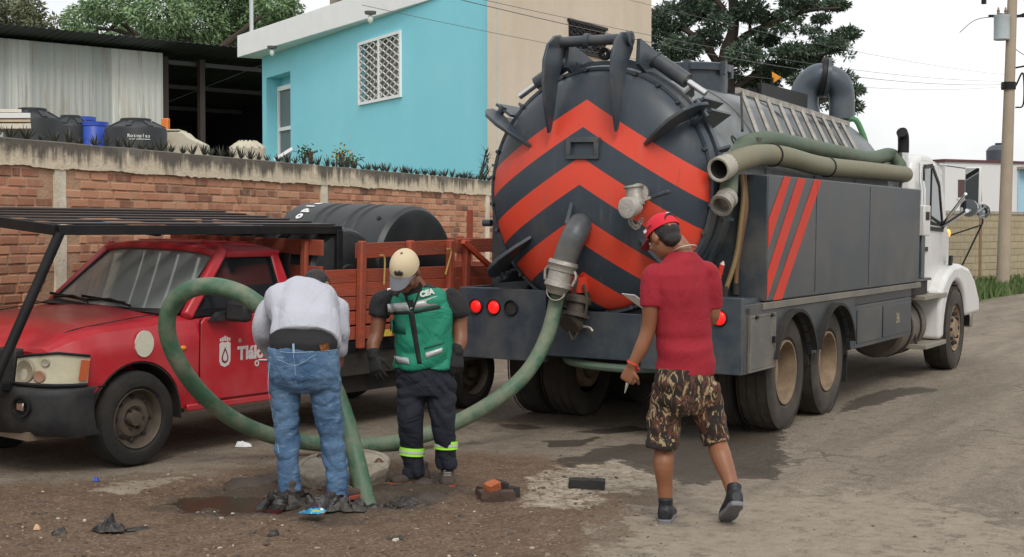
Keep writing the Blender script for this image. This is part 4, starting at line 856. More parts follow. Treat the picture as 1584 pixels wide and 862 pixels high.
for i, p in enumerate(pts): ch.lathe([(-.006,.012),(.006,.012),(.006,.018),(-.006,.018)], p, Vector((1,(i % 2)*1.,.3)), 8, True)
ch.build('chain', alu, v_)
# lower outlet valve under the door
o1 = L2(893,455,-.06); m = MB(); m.cyl(o1 + Vector((.2,0,.05)), o1 + Vector((-.06,0,-.02)), .11, n=22); lo = m.build('bottom_outlet', dark, tk)
MB().lathe([(0,.085),(.02,.1),(.06,.1),(.06,.075),(.13,.075),(.14,.11),(.17,.11),(.17,0)], L2(897,458,-.13), Vector((-.25,.1,-1)), 22).build('outlet_neck', pm('grimy_iron', (.07,.06,.05), .6, metal=.5, var=.4, vs=12, dirt=(.16,.13,.1), dirt_amt=.5, ds=8), lo)
MB().lathe([(-.06,.08),(0,.105),(.03,.105),(.05,.08),(.05,0)], L2(885,498,-.16), Vector((-.75,.1,-.5)), 24).build('outlet_cap', MATS['grimy_iron'], lo)
for pts in ([(893,430),(889,455),(893,480)], [(903,440),(908,465),(905,490)]): MB().tube(bez([L2(a, b, -.18) for a, b in pts], 4), .012, 6).build('outlet_rod', MATS['grimy_iron'], lo)
MB().tube(bez([L2(900,505,-.16), L2(912,507,-.17), L2(917,513,-.18)], 4), .01, 6).build('outlet_lever', alu, lo)
MB().tube(bez([L2(880,512,-.17), L2(887,526,-.17), L2(895,512,-.17)], 5), .008, 6).build('outlet_chain', MATS['grimy_iron'], lo)
MB().lathe([(.0,.04),(.0,.07),(.12,.07)], L2(896,428,-.12), Vector((.1,0,-1)), 16).build('red_sleeve', redpaint, lo)
# bumper plates and tail lamps
m = MB(); m.bx(0, .06, .42, HWd, .575, 1.155); m.bx(0, .06, -HWd, -.42, .575, 1.155); m.bx(.002, .055, -.42, .42, .63, 1.0); bp = m.build('rear_bumper', slate, tk, bev=.006)
MB().bx(.062, .5, HWd - .04, HWd - .002, .575, 1.155).build('bumper_return', slate, tk)
for s_ in (-1, 1): MB().bx(.062, .52, s_*.425, s_*(HWd - .045), 1.10, 1.14).build('bumper_shelf', slate, tk); MB().bx(.062, 1.0, s_*.42, s_*.46, .6, 1.08).build('bumper_bracket', slate, tk)
lampm = pm('lit_red_lamp', (.7,.01,.01), .3, var=.05, bump=0, emit=(1.,.012,.01), es=1.15)
lampd = pm('dim_red_lamp', (.5,.01,.01), .3, var=.05, bump=0, emit=(1.,.012,.01), es=.55)
for y, lit in ((1.07, 1), (.90, 2), (.735, 0), (-1.065, 2), (-.895, 2), (-.73, 0)):
    z = 1.0
    lp = MB().lathe([(.0,.062),(-.012,.066),(-.02,.06),(-.012,.054),(0,.05)], (0,y,z), (1,0,0), 28).build('lamp_ring', blk, tk)
    if lit: MB().lathe([(-.003,.053),(-.014,.045),(-.02,.025),(-.021,0)], (0,y,z), (1,0,0), 24).build('tail_lamp', lampm if lit == 2 else lampd, lp, smooth=60)
    else: MB().lathe([(-.002,.053),(-.003,0)], (0,y,z), (1,0,0), 24).build('lamp_hole', dark, lp)
# saddle and shadowy structure under the tank
m = MB(); m.prism([(-.55, 1.0), (.55, 1.0), (.5, 1.13), (.3, 1.03), (0, 1.0), (-.3, 1.03), (-.5, 1.13)], .1, .25, 'x'); m.bx(.1, 5.2, -.45, .45, .80, .99); m.bx(.1, 5.2, -.44, -.36, .6, 1.0); m.bx(.1, 9, .36, .44, .62, .9); m.bx(5.2, 8.4, -.44, -.36, .62, .9); m.build('chassis', dark, tk)
for s_ in (-1, 1): MB().bx(.3, 5.2, s_*.46, s_*.9, .985, 1.08).build('deck', slate_dusty, tk)
MB().tube(bez([(.3,.4,.62),(.1,.2,.58),(.06,-.3,.565),(.25,-.8,.6)], 6), .035, 10).build('low_hose', pm('old_green_hose', (.10,.15,.11), .6, var=.3), tk)
# side lockers
def locker(s_):
    y0, y1 = s_*.80, s_*HWd; nm = slate_dusty
    b = MB().bx(.53, 5.36, y0, y1, 1.105, 2.095).build('side_locker', nm, tk, bev=.012)
    for x in (1.75, 3.4): MB().bx(x, x + .012, y1, y1 + s_*.004, 1.13, 2.07).build('locker_seam', slate, b)
    MB().bx(.45, 5.42, s_*.8, s_*(HWd + .012), 1.045, 1.10).build('locker_ledge', pm('rail_grey', (.12,.115,.10), .5, dirt=DUST, dirt_amt=.6), b, bev=.004)
    MB().bx(.45, 5.25, s_*.8, s_*(HWd - .05), .955, 1.043).build('locker_rail', slate_dusty, b)
    if s_ < 0:
        for poly in (((.895,2.085),(1.055,2.085),(.60,1.50),(.545,1.72),(.545,1.50)),):
            pass
        P1 = [(.895,2.09),(1.06,2.09),(.545,1.52),(.545,1.74)]; P2 = [(1.235,2.09),(1.445,2.09),(.545,1.12),(.545,1.33)]; P3 = [(1.675,2.09),(1.875,2.09),(.895,1.11),(.685,1.11)]
        for P in (P1, P2, P3): MB().prism(P, y1 - .001, y1 - .004).build('red_stripe', redpaint, b, smooth=0)
locker(-1); locker(1)
# rear compartment, fender skirt with wheel arches
WXr = [11.26 - TX, 12.40 - TX]; WR = .478
for s_ in (-1, 1):
    yo_, yi = s_*HWd, s_*(HWd - .04)
    c_ = MB().bx(.062, .80, yi, yo_, .572, 1.10).build('rear_compartment', slate_dusty, tk, bev=.005)
    dr = MB().bx(.16, .70, yo_ + s_*.002, yo_ + s_*.016, .60, 1.0).build('compartment_door', pm('compartment_grey', (.10,.10,.09), .6, var=.15, dirt=DUST, dirt_amt=.5), c_, bev=.004)
    for (a, b, cc, d) in ((.14,.72,.585,.60), (.14,.72,1.0,1.015), (.14,.158,.6,1.0), (.702,.72,.6,1.0)): MB().bx(a, b, yo_ + s_*.001, yo_ + s_*.02, cc, d).build('door_edge', MATS['rail_grey'], dr)
    MB().bx(.64, .68, yo_ + s_*.018, yo_ + s_*.04, .78, .83).build('latch', blk, dr)
    for x in (.25, .6): MB().cyl((x, yo_ + s_*.02, 1.0), (x + .05, yo_ + s_*.02, 1.0), .014, n=8).build('hinge', blk, dr)
    MB().bx(.10, .16, yo_ + s_*.001, yo_ + s_*.006, 1.03, 1.07).build('slot', dark, c_)
    m = MB(); poly = [(.80, .60)]
    poly = [(.80, .62), (.80, 1.04), (2.98, 1.04), (2.98, .56)]
    def arc(cx, r, a0, a1, k=12): return [(cx + r*math.cos(R(a0 + (a1-a0)*i/k)), .46 + r*math.sin(R(a0 + (a1-a0)*i/k))) for i in range(k + 1)]
    poly += [(2.92, .56)] + arc(WXr[1], .535, 12, 165) + [(WXr[0] + .57, .62)] + arc(WXr[0], .535, 15, 160)
    m.prism(poly, yi, yo_ - s_*.004); fs = m.build('fender_skirt', slate_dusty, tk, smooth=20)
    for cx in WXr:
        m = MB(); A1 = arc(cx, .535, 20, 160, 16); A2 = arc(cx, .56, 20, 160, 16); m.prism(A1 + A2[::-1], yo_ - s_*.08, yo_ + s_*.05); m.build('arch_lip', rubber, fs)
        m = MB(); A1 = arc(cx, .54, 5, 175, 16); A2 = arc(cx, .55, 5, 175, 16); m.prism(A1 + A2[::-1], s_*.55, yi); m.build('wheel_well', dark, fs)
    m = MB(); m.bx(2.99, 5.08, yi, yo_ - s_*.003, .555, .955); sk = m.build('front_skirt', slate_dusty, tk, bev=.005)
    m = MB(); m.bx(2.99, 5.08, s_*.75, yo_ - s_*.05, .545, .95); m.build('skirt_box', dark, sk)
    for (a, b) in ((3.05, 3.9), (3.95, 5.03)): MB().bx(a, b, yo_ - s_*.002, yo_ + s_*.006, .60, .915).build('skirt_door', slate_dusty, sk, bev=.003)
    if s_ < 0: text('36', .15, pm('faded_yellow', (.35,.30,.16), .7, var=.3, vs=30), sk, basis((4.5, yo_ - .007, .76), (1,0,0), (0,0,1)), 'fleet_number')
# wheels (kept upright on the road)
cR, sR = math.cos(ROLL), math.sin(ROLL)
def wz(y): return WR - math.sin(ROLL) * y     # local height so that the tyre stands on the road
def tyre(x, y, s_, r, wd, front=False):
    z = wz(y) + (r - WR)
    w_ = MB(); hw = wd / 2; rin = r * .56
    w_.lathe([(-hw*.8, rin), (-hw, rin*1.1), (-hw*1.05, r*.8), (-hw*.95, r*.93), (-hw*.8, r*.985), (-hw*.3, r), (hw*.3, r), (hw*.8, r*.985), (hw*.95, r*.93), (hw*1.05, r*.8), (hw, rin*1.1), (hw*.8, rin)], (x, y, z), (0,s_,0), 48)
    ty = w_.build('wheel', rubber_dusty, tk, smooth=30)
    for q in (-.45, -.15, .15, .45): MB().lathe([(q*wd - .007, r*1.002), (q*wd + .007, r*1.002)], (x, y, z), (0,s_,0), 48).build('tread_groove', dark, ty)
    if front:
        rim = MB().lathe([(hw*.8, rin), (hw*.95, rin*.97), (hw*.7, rin*.9), (hw*.5, rin*.8), (hw*.62, rin*.6), (hw*.8, rin*.5), (hw*.9, rin*.42), (hw*1.02, rin*.38), (hw*1.04, 0)], (x, y, z), (0,s_,0), 32).build('rim', rimmat, ty)
        for k in range(10): a = k*math.pi/5; MB().cyl((x + math.cos(a)*rin*.66, y + s_*hw*.6, z + math.sin(a)*rin*.66), (x + math.cos(a)*rin*.66, y + s_*hw*1.0, z + math.sin(a)*rin*.66), .02, n=8).build('wheel_nut', dark, rim)
        for k in range(5): a = k*math.pi*.4 + .3; MB().cyl((x + math.cos(a)*rin*.83, y + s_*hw*.5, z + math.sin(a)*rin*.83), (x + math.cos(a)*rin*.83, y + s_*hw*.66, z + math.sin(a)*rin*.83), .035, n=10).build('hand_hole', dark, rim)
    else:
        rim = MB().lathe([(hw*.8, rin), (hw*.98, rin*.99), (hw*.98, rin*.94), (hw*.6, rin*.92), (-hw*.3, rin*.84), (-hw*.95, rin*.8), (-hw*.9, rin*.55), (-hw*.4, rin*.42), (hw*.2, rin*.40), (hw*.3, 0)], (x, y, z), (0,s_,0), 36).build('rim', rimmat, ty)
        for k in range(10): a = k*math.pi/5; MB().cyl((x + math.cos(a)*rin*.62, y - s_*hw*.9, z + math.sin(a)*rin*.62), (x + math.cos(a)*rin*.62, y - s_*hw*.6, z + math.sin(a)*rin*.62), .018, n=8).build('wheel_nut', dark, rim)
for x in WXr:
    for s_ in (-1, 1): tyre(x, s_*1.055, s_, WR, .27); tyre(x, s_*.735, s_, WR, .26)
    MB().cyl((x, -1, .5), (x, 1, .5), .07, n=12).build('axle', dark, tk); MB().ball((x, 0, .5), (.22,.2,.2)).build('differential', dark, tk)
FXw = 17.12 - TX
for s_ in (-1, 1): tyre(FXw, s_*1.13, s_, .485, .28, True)
MB().cyl((FXw, -1, .45), (FXw, 1, .45), .06, n=10).build('axle', dark, tk)
for s_ in (-1, 1): MB().bx(2.95, 2.97, s_*.62, s_*1.18, .25, .6).build('mud_flap', rubber, tk)
# fuel tank, steps, battery tray
m = MB(); m.lathe([(0,0),(0,.28),(.03,.315),(.06,.32),(1.0,.32),(1.03,.315),(1.06,.28),(1.06,0)], (5.13, -.83, .60), (1,0,0), 32); ft = m.build('fuel_tank', pm('dusty_brown_steel', (.13,.11,.085), .6, metal=.3, var=.2, dirt=DUST, dirt_amt=.4), tk)
for x in (5.45, 5.85): MB().lathe([(x, .322), (x, .334), (x + .05, .334), (x + .05, .322)], (0, -.83, .60), (1,0,0), 32).build('tank_strap', dark, ft)
for (x0, x1, z) in ((5.5, 6.55, .90), (5.6, 6.55, .36)): MB().bx(x0, x1, -1.28, -.98, z, z + .05).build('step', pm('step_alu', (.26,.235,.19), .6, metal=.3, var=.3, vs=20), tk, bev=.006)
for x in (5.7, 6.4): MB().bar((x, -1.15, .38), (x, -1.05, .9), .03).build('step_bracket', dark, tk)
MB().bx(5.05, 6.0, -1.18, -.5, .955, 1.10).build('battery_tray', dark, tk); MB().bx(4.9, 6.1, -1.20, -.7, 1.103, 1.13).build('tray_lip', slate, tk)
MB().bx(5.62, 5.78, -1.20, -1.08, 1.13, 1.62).build('stack_guard', slate, tk, bev=.01)
MB().bx(5.55, 5.84, -1.235, -1.08, 1.60, 1.93).build('guard_plate', white, tk, bev=.01); MB().bx(5.62, 5.78, -1.24, -1.236, 1.77, 1.86).build('guard_slot', dark, tk)
# cab
def cabpart(name, poly, y0, y1, m, bev=.02, parent=None): return MB().prism(poly, y0, y1).build(name, m, parent or tk, bev=bev, smooth=40, seg=3)
CW = 1.11
body = [(5.55,.98),(5.55,2.30),(5.62,2.44),(5.9,2.50),(6.35,2.50),(6.62,2.44),(6.95,2.28),(7.18,1.86),(7.30,1.62),(7.30,1.0),(6.4,.86)]
cb = cabpart('cab', body, -CW, CW, white, .06)
# hood and wide front fenders
cabpart('hood', [(7.28,.95),(7.28,1.60),(7.7,1.55),(8.25,1.42),(8.5,1.25),(8.55,.7),(8.2,.62),(7.6,.62)], -.72, .72, white, .08)
for s_ in (-1, 1):
    fp_ = [(6.30,.42),(6.32,.98),(6.42,1.05),(6.62,1.16),(6.9,1.24),(7.3,1.26),(7.75,1.20),(8.1,1.05),(8.38,.82),(8.42,.62)]
    ar = [(FXw + .60*math.cos(R(a)), .46 + .60*math.sin(R(a))) for a in range(15, 190, 12)]
    cabpart('front_fender', fp_ + ar, s_*.70, s_*1.27, white, .05)
    cabpart('fender_liner', [(FXw + .6*math.cos(R(a)), .46 + .6*math.sin(R(a))) for a in range(10, 180, 10)] + [(FXw + .63*math.cos(R(a)), .46 + .63*math.sin(R(a))) for a in range(175, 5, -10)], s_*.4, s_*1.22, dark, 0)
    dy = s_*(CW + .002)
    if s_ < 0:
        dpoly = [(5.80,.98),(5.80,2.40),(6.30,2.42),(6.72,2.20),(6.98,1.72),(7.24,1.62),(7.26,1.05),(6.6,.95)]
        dr = MB().prism(dpoly, dy, dy - .015).build('door', white, tk, bev=.01)
        gl = MB().prism([(5.95,1.80),(5.95,2.33),(6.28,2.35),(6.62,2.16),(6.86,1.70),(6.2,1.72)], dy - .012, dy - .018).build('door_window', pm('cab_glass', (.05,.06,.06), .05, var=.1, bump=0, spec=.7), dr)
        m = MB(); P = [(5.92,1.76),(5.92,2.36),(6.30,2.385),(6.66,2.18),(6.90,1.66),(6.2,1.68)]
        for i in range(6): a, b = P[i], P[(i+1) % 6]; m.bar((a[0], dy - .018, a[1]), (b[0], dy - .018, b[1]), .045, .02, (0,1,0))
        m.build('window_seal', blk, gl)
        MB().bar((6.28, dy - .02, 1.72), (6.28, dy - .02, 2.35), .03, .012, (0,1,0)).build('quarter_bar', blk, gl)
        for x in (5.72, 5.84): MB().tube([(x, dy - .04, 1.25), (x, dy - .05, 1.4), (x, dy - .05, 2.1), (x, dy - .03, 2.2)], .016, 8).build('grab_rail', chrome, tk)
        MB().bx(6.0, 6.16, dy - .016, dy - .03, 1.42, 1.47).build('door_handle', blk, dr)
        MB().prism([(5.585,1.35),(5.585,1.86),(5.66,1.95),(5.74,1.80),(5.74,1.35)], dy - .001, dy - .012).build('side_vent', pm('vent_mesh', (.16,.16,.155), .7, var=.4, vs=60), cb)
        MB().ball((7.36, -CW + .02, 1.62), (.035,.03,.05)).build('turn_lamp', pm('amber_lit', (.8,.3,.02), .3, bump=0, emit=(1.,.42,.05), es=1.6), tk)
        MB().prism([(6.95,1.10),(7.05,1.14),(7.10,1.36),(7.0,1.36)], dy - .07, dy - .1).build('fender_flap', rubber, tk)
MB().prism([(6.62,2.45),(6.95,2.36),(7.02,2.30),(6.92,2.28)], -CW + .02, CW - .02).build('sun_visor', white, tk, bev=.01)
ws = MB(); ws.add([(6.97,-CW+.1,2.26),(6.97,CW-.1,2.26),(7.30,CW-.08,1.64),(7.30,-CW+.08,1.64)], [(0,1,2,3)]); ws.build('windscreen', glass, tk)
MB().bx(8.5, 8.62, -1.15, 1.15, .42, .72).build('front_bumper', chrome, tk, bev=.02)
# mirrors
YM = 3.46 - TY
def M2(px, py, Y=YM + TY): return tk_i @ py_(px, py, Y)
mr = MB(); a = M2(1497,265); b = M2(1514,311); c = (a + b) / 2
mrr = MB().box(c, (.06, .20, .44), Matrix.Rotation(R(-22), 3, 'Z')).build('mirror_housing', white, tk, bev=.02); MB().box(c + Vector((-.034, .006, 0)), (.006, .175, .41), Matrix.Rotation(R(-22), 3, 'Z')).build('mirror_face', pm('mirror_glass', (.55,.58,.6), .03, metal=1., var=.02, bump=0), mrr)
rim_ = MATS['mirror_glass']
for px, py, r_ in ((1499, 322, .10), (1521, 327, .085)):
    c = M2(px, py); rm = MB().lathe([(-.02,0),(-.02,r_),(.0,r_*1.03),(.06,r_*.6),(.07,0)], c, (1,0,0), 24).build('round_mirror', chrome, tk); MB().lathe([(-.026,0),(-.024,r_*.9)], c, (1,0,0), 24).build('round_mirror_face', rim_, rm)
for P_, r_ in (([Vector((6.75,-CW,2.42)), M2(1508,262)], .014), ([Vector((6.9,-CW,1.70)), M2(1494,300)], .018), ([Vector((6.9,-CW,1.68)), M2(1496,326)], .024), ([M2(1516,262), M2(1518,312), M2(1508,318)], .013)): MB().tube(P_, r_, 8).build('mirror_arm', chrome, tk)
m = MB(); hf = Vector((7.85,-1.12,1.14)); m.tube([hf, M2(1520,345,3.6), M2(1520,332,3.6)], .011, 6); m.tube([Vector((7.4,-CW+.05,1.58)), M2(1519,348,3.6)], .011, 6); m.build('fender_mirror_stalk', blk, tk)
# exhaust stack
e0 = Vector((5.35, -.62, 1.5)); m = MB(); p_ = tk_i @ py_(1398, 208, 3.95); zt = p_.z; xt = p_.x; ys_ = p_.y
m.tube(bez([(xt, ys_, 1.1), (xt, ys_, zt - .18), (xt, ys_, zt - .08)], 4), .056, 18, cap=False); xs_ = m.build('exhaust_stack', chrome, tk)
MB().tube(bez([(xt, ys_, zt - .20), (xt, ys_, zt - .1), (xt - .02, ys_, zt - .02), (xt - .08, ys_, zt + .02)], 5), .06, 18).build('stack_tip', blk, xs_)
m = MB(); m.tube(bez([(xt + .2, -.86, 2.0), (xt + .22, -.86, 2.2), (xt + .36, -.86, 2.28), (xt + .6, -.86, 2.25)], 5), .1, 16); m.build('air_intake', pm('dull_alu', (.42,.42,.4), .45, metal=.4), tk)
# top equipment: manhole hatch, arch pipe, fold-up ladder
m = MB(); m.lathe([(2.80,.30),(3.06,.30),(3.06,.33),(3.12,.33),(3.13,.30),(3.13,0)], (1.95, -.02, 0), (0,0,1), 28); m.build('top_hatch', slate, tk)
for k in range(6): a = k*math.pi/3 + .2; MB().box((1.95 + math.cos(a)*.34, -.02 + math.sin(a)*.34, 3.08), (.05,.05,.12)).build('hatch_lug', slate, tk)
m = MB(); up = [L2(1248,190,5.0), L2(1243,160,5.0), L2(1249,134,5.0), L2(1266,119,5.0), L2(1284,121,5.05), L2(1297,130,5.1), L2(1302,150,5.15), L2(1302,185,5.15)]
m.tube(bez(up, 6), [.165]*20 + [.14]*40, 24) if False else m.tube(bez(up, 6), [.165 - .028*min(1, i/24) for i in range(43)], 24); ap = m.build('arch_pipe', pm('blue_grey_pipe', (.055,.075,.095), .35, var=.15, dirt=DUST, dirt_amt=.15), tk)
d_ = (up[4] - up[3]).normalized(); MB().lathe([(-.04,.17),(-.04,.215),(.0,.215),(.0,.17)], (up[3] + up[4]) / 2, d_, 28).build('pipe_flange', blk, ap); MB().lathe([(.01,.17),(.01,.215),(.05,.215),(.05,.17)], (up[3] + up[4]) / 2, d_, 28).build('pipe_flange', slate, ap)
c = L2(1305,182,5.15); MB().tube(bez([c + Vector((0,.1,-.1)), c + Vector((-.05,-.12,-.02)), c + Vector((.0,-.2,-.15)), c + Vector((.02,-.25,-.3))], 4), .03, 8).build('green_strap', pm('green_strap', (.08,.22,.10), .7), tk)
m = MB(); m.bx(3.0, 4.4, -.25, .25, 2.90, 3.0); m.bx(3.0, 4.4, -.28, -.24, 2.9, 3.06); m.build('walkway', blk, tk)
o_ = L2(1201,120,4.2); MB().prism([(o_.y - .05, o_.z + .0), (o_.y + .05, o_.z + .06), (o_.y + .04, o_.z - .06)], o_.x, o_.x + .02, 'x').build('orange_marker', pm('orange_marker', (.8,.30,.02), .5), tk)
MB().bar((o_.x, o_.y + .04, 2.85), (o_.x, o_.y + .04, o_.z), .02).build('marker_stem', blk, tk)
def LY(px, py, Y): return tk_i @ py_(px, py, Y)
tl, tr2, bl_, br = LY(1140,140,4.35), LY(1312,192,4.35), LY(1168,216,4.02), LY(1350,243,4.02)
ld = MB(); ld.bar(tl, tr2, .035, .05); ldo = ld.build('ladder_rail', alu, tk); MB().bar(bl_, br, .05, .035).build('ladder_rail', pm('dark_rail', (.09,.08,.065), .6, metal=.3), tk)
for k in range(10): u = (k + .35) / 10.2; MB().bar(tl.lerp(tr2, u), bl_.lerp(br, u * .93), .03, .03).build('ladder_rung', alu, tk)
MB().bar(tl + Vector((.1,0,0)), bl_ + Vector((-.35,-.02,.05)), .02).build('ladder_stay', dark, tk)
# air bottle / pipes on the right behind the door rim
MB().cyl(L2(1105,372,.45), L2(1080,440,.40), .06, n=14).build('drop_pipe', slate, tk); MB().cyl(L2(1090,330,.42), L2(1078,430,.36), .07, n=14).build('drop_pipe', slate, tk)
m = MB(); m.cyl(L2(760,345,.3), L2(748,345,.3), .03, n=10); m.build('door_pin', slate, tk)
# hoses carried on the locker
olive = pm('olive_hose', (.17, .165, .105), .6, var=.18, vs=6, bump=.1, bs=40, dirt=(.24,.2,.13), dirt_amt=.5)
greenh = pm('green_hose', (.058, .098, .058), .55, var=.3, vs=5, bump=.12, bs=40, dirt=(.20,.185,.13), dirt_amt=.6, ds=4)
W = lambda v: tk_m @ Vector(v)
def hose(name, label, pts, r, m, n=8, seg=16, **kw):
    t_ = thing(name, label, 'hose', pts[0]); P = [Vector(p) - Vector(pts[0]) for p in bez(pts, n)]
    return t_, P
t_, P = hose('carried_hose', 'thick olive suction hose with open end lying on the tanker locker', [W(L2(1113,262,-.06)), W(L2(1146,247,.25)), W(LY(1178,240,3.90)), W(LY(1215,243,3.88)), W(LY(1270,257,3.88)), W(LY(1340,264,3.88)), W(LY(1400,270,3.90))], .09, olive)
MB().tube(P, .086, 20, cap=False).build('hose_body', olive, t_)
d = (P[1] - P[0]).normalized(); MB().lathe([(-.01,.072),(-.02,.080),(-.02,.094),(.05,.096),(.06,.09),(.12,.09)], P[0], d, 28).build('end_collar', pm('grey_collar', (.36,.34,.28), .6, var=.2), t_); MB().lathe([(.0,.075),(.25,.075),(.25,0)], P[0], d, 24).build('hose_bore', pm('hose_inside', (.05,.047,.04), .9), t_)
for k in (20, 33): MB().lathe([(-.008,.088),(-.008,.096),(.008,.096),(.008,.088)], P[k], P[k+1]-P[k], 20).build('strap', blk, t_)
t_, P = hose('carried_hose', 'green suction hose lying behind the olive one along the tank', [W(LY(1120,250,4.10)), W(LY(1150,226,4.08)), W(LY(1185,217,4.06)), W(LY(1230,224,4.04)), W(LY(1300,238,4.04)), W(LY(1345,246,4.04)), W(LY(1375,240,4.1)), W(LY(1390,250,4.0)), W(LY(1392,262,3.98))], .075, greenh)
MB().tube(P, .078, 18).build('hose_body', greenh, t_)
t_, P = hose('carried_hose', 'short green hose with a worn metal coupling hanging beside the rear door', [W(L2(1128,268,.20)), W(L2(1127,292,.14)), W(L2(1125,306,.05))], .07, greenh)
MB().tube(P, .07, 16).build('hose_body', greenh, t_); q = P[-1]; MB().lathe([(-.02,.075),(.0,.085),(.04,.085),(.045,.078),(.10,.078),(.105,.088),(.13,.088),(.13,.065),(.02,.065),(.02,0)], q, Vector((-.8,.05,-.45)), 24).build('coupling', alu, t_)
thin = pm('tan_hose', (.20, .135, .06), .6, var=.2)
for i, (pts, lb) in enumerate(((((1147,270,.5),(1150,300,.48),(1146,345,.45),(1138,400,.42),(1120,455,.35)), 'thin tan hose hanging beside the locker and curving to the bumper'), (((1151,270,.52),(1154,320,.5),(1148,360,.5),(1140,410,.5),(1138,450,.5)), 'thin brown hose hanging straight down against the locker'))):
    t_, P = hose('drip_hose', lb, [W(L2(*p)) for p in pts], .02, thin); MB().tube(P, .020, 10).build('hose_body', thin if i == 0 else pm('brown_hose', (.16,.085,.04), .6), t_)
    MB().cyl(P[-1] + Vector((0,0,.06)), P[-1] - Vector((0,0,.03)), .03, n=12).build('hose_fitting', dark, t_)
p0 = W(L2(1108,440,.25)); p1 = W(L2(1119,404,.25)); t_ = thing('marker_stake', 'orange stake with pale tip standing by the locker on the bumper', 'stake', p0); MB().cyl((0,0,0), (p1-p0)*.85, .028, .02, 12).build('shaft', redpaint, t_); MB().cyl((p1-p0)*.85, (p1-p0), .02, .004, 12).build('tip', pm('pale_tip', (.6,.5,.45), .6), t_)
# ================================================================ RED PICKUP
PRX = R(1.8); PO = Vector((7.28, 7.12, 0)); PRZ = R(-5.4)
pk = thing('pickup_truck', 'old red stake-bed pickup with black roof rack parked along the brick wall', 'pickup', PO, PRZ, rx=0)
pk.rotation_euler = (PRX, 0, PRZ)
pk_m = Matrix.Translation(PO) @ Euler((PRX, 0, PRZ)).to_matrix().to_4x4(); pk_i = pk_m.inverted()
def PL(px, py, Y):                     # pixel -> local point at lateral position Y
    o = pk_i @ CO; d = pk_i.to_3x3() @ ray(px, py); return o + d * ((Y - o.y) / d.y)
carred = pm('faded_red_paint', (.43, .014, .024), .34, var=.12, vs=3, bump=.03, bs=25, dirt=(.50,.12,.12), dirt_amt=.42, ds=1.8, coat=.35, coat_r=.22)
carlow = carred
YC, HWp = .83, .81
ST = [(-.70,.60,.60,.66,.74,.80,.82,.83),(-.64,.69,.60,.66,.76,.83,.85,.86),(-.50,.775,.52,.62,.80,.90,.935,.945),(-.30,.805,.50,.60,.84,.945,.975,.99),(.10,.81,.44,.58,.86,.965,1.0,1.02),(.42,.81,.36,.55,.88,.99,1.03,1.06),(.56,.81,.34,.55,.88,1.0,1.035,1.05),(1.0,.815,.34,.55,.88,1.02,1.03,1.03),(1.62,.81,.34,.55,.88,1.03,1.035,1.035)]
V = []; F = []
for (x, w_, zb, z1, z2, zs, ze, zc) in ST:
    hw = [(w_*.96, zb), (w_*.995, z1), (w_, z2), (w_*.965, zs), (w_*.86, ze), (w_*.45, zc), (0, zc + .004)]
    ring = [(x + (.0 if x > -.69 else .05 * (a / w_) ** 2), YC - a, z) for a, z in hw] + [(x + (.0 if x > -.69 else .05 * (a / w_) ** 2), YC + a, z) for a, z in hw[-2::-1]]; V += ring
K = 13
for i in range(len(ST) - 1):
    for k in range(K - 1): F.append((i*K + k, (i+1)*K + k, (i+1)*K + k + 1, i*K + k + 1))
    F.append((i*K + K - 1, (i+1)*K + K - 1, (i+1)*K, i*K))
F += [tuple(range(K - 1, -1, -1)), tuple(range((len(ST)-1)*K, len(ST)*K))]
me = MB().add(V, F).mesh('body_shell')
tmp = bpy.data.objects.new('tmp', me); COL.objects.link(tmp)
sb = tmp.modifiers.new('s', 'SUBSURF'); sb.levels = 2; sb.render_levels = 2; sb.subdivision_type = 'SIMPLE'
cuts = []
for yy in ((-.2, .36), (YC*2 - .36, YC*2 + .2)):
    c = MB().cyl((0, yy[0], .33), (0, yy[1], .33), .405, n=48).mesh('cut'); co_ = bpy.data.objects.new('cut', c); COL.objects.link(co_); cuts.append(co_)
    b = tmp.modifiers.new('b', 'BOOLEAN'); b.operation = 'DIFFERENCE'; b.object = co_; b.solver = 'EXACT'
dg = bpy.context.evaluated_depsgraph_get(); me2 = bpy.data.meshes.new_from_object(tmp.evaluated_get(dg))
for o in [tmp] + cuts: bpy.data.objects.remove(o)
me2.materials.clear(); me2.name = 'body_shell'; bodyo = put('body_shell', me2, carred, pk, smooth=28)
bodyo.modifiers.new('b', 'BEVEL').width = .012; bodyo.modifiers['b'].limit_method = 'ANGLE'; bodyo.modifiers['b'].segments = 2
for y0 in (.03, YC*2 - .37):
    A1 = [(.400*math.cos(R(a)), .33 + .400*math.sin(R(a))) for a in range(-5, 190, 10)]; A2 = [(.392*math.cos(R(a)), .33 + .392*math.sin(R(a))) for a in range(185, -10, -10)]
    MB().prism(A1 + A2, y0, y0 + .34).build('wheel_well', dark, pk)
# hood seam, cowl
MB().prism([(.30, 1.045), (.47, 1.075), (.52, 1.05), (.34, 1.03)], YC - .70, YC + .70).build('cowl', blkpl, pk)
for s_ in (-1, 1):
    m = MB(); pts = [(-.58, YC + s_*.55, .88), (-.42, YC + s_*.60, .957), (-.1, YC + s_*.64, 1.003), (.38, YC + s_*.66, 1.052)]; m.tube(bez(pts, 5), .004, 5); m.build('hood_seam', blk, bodyo)
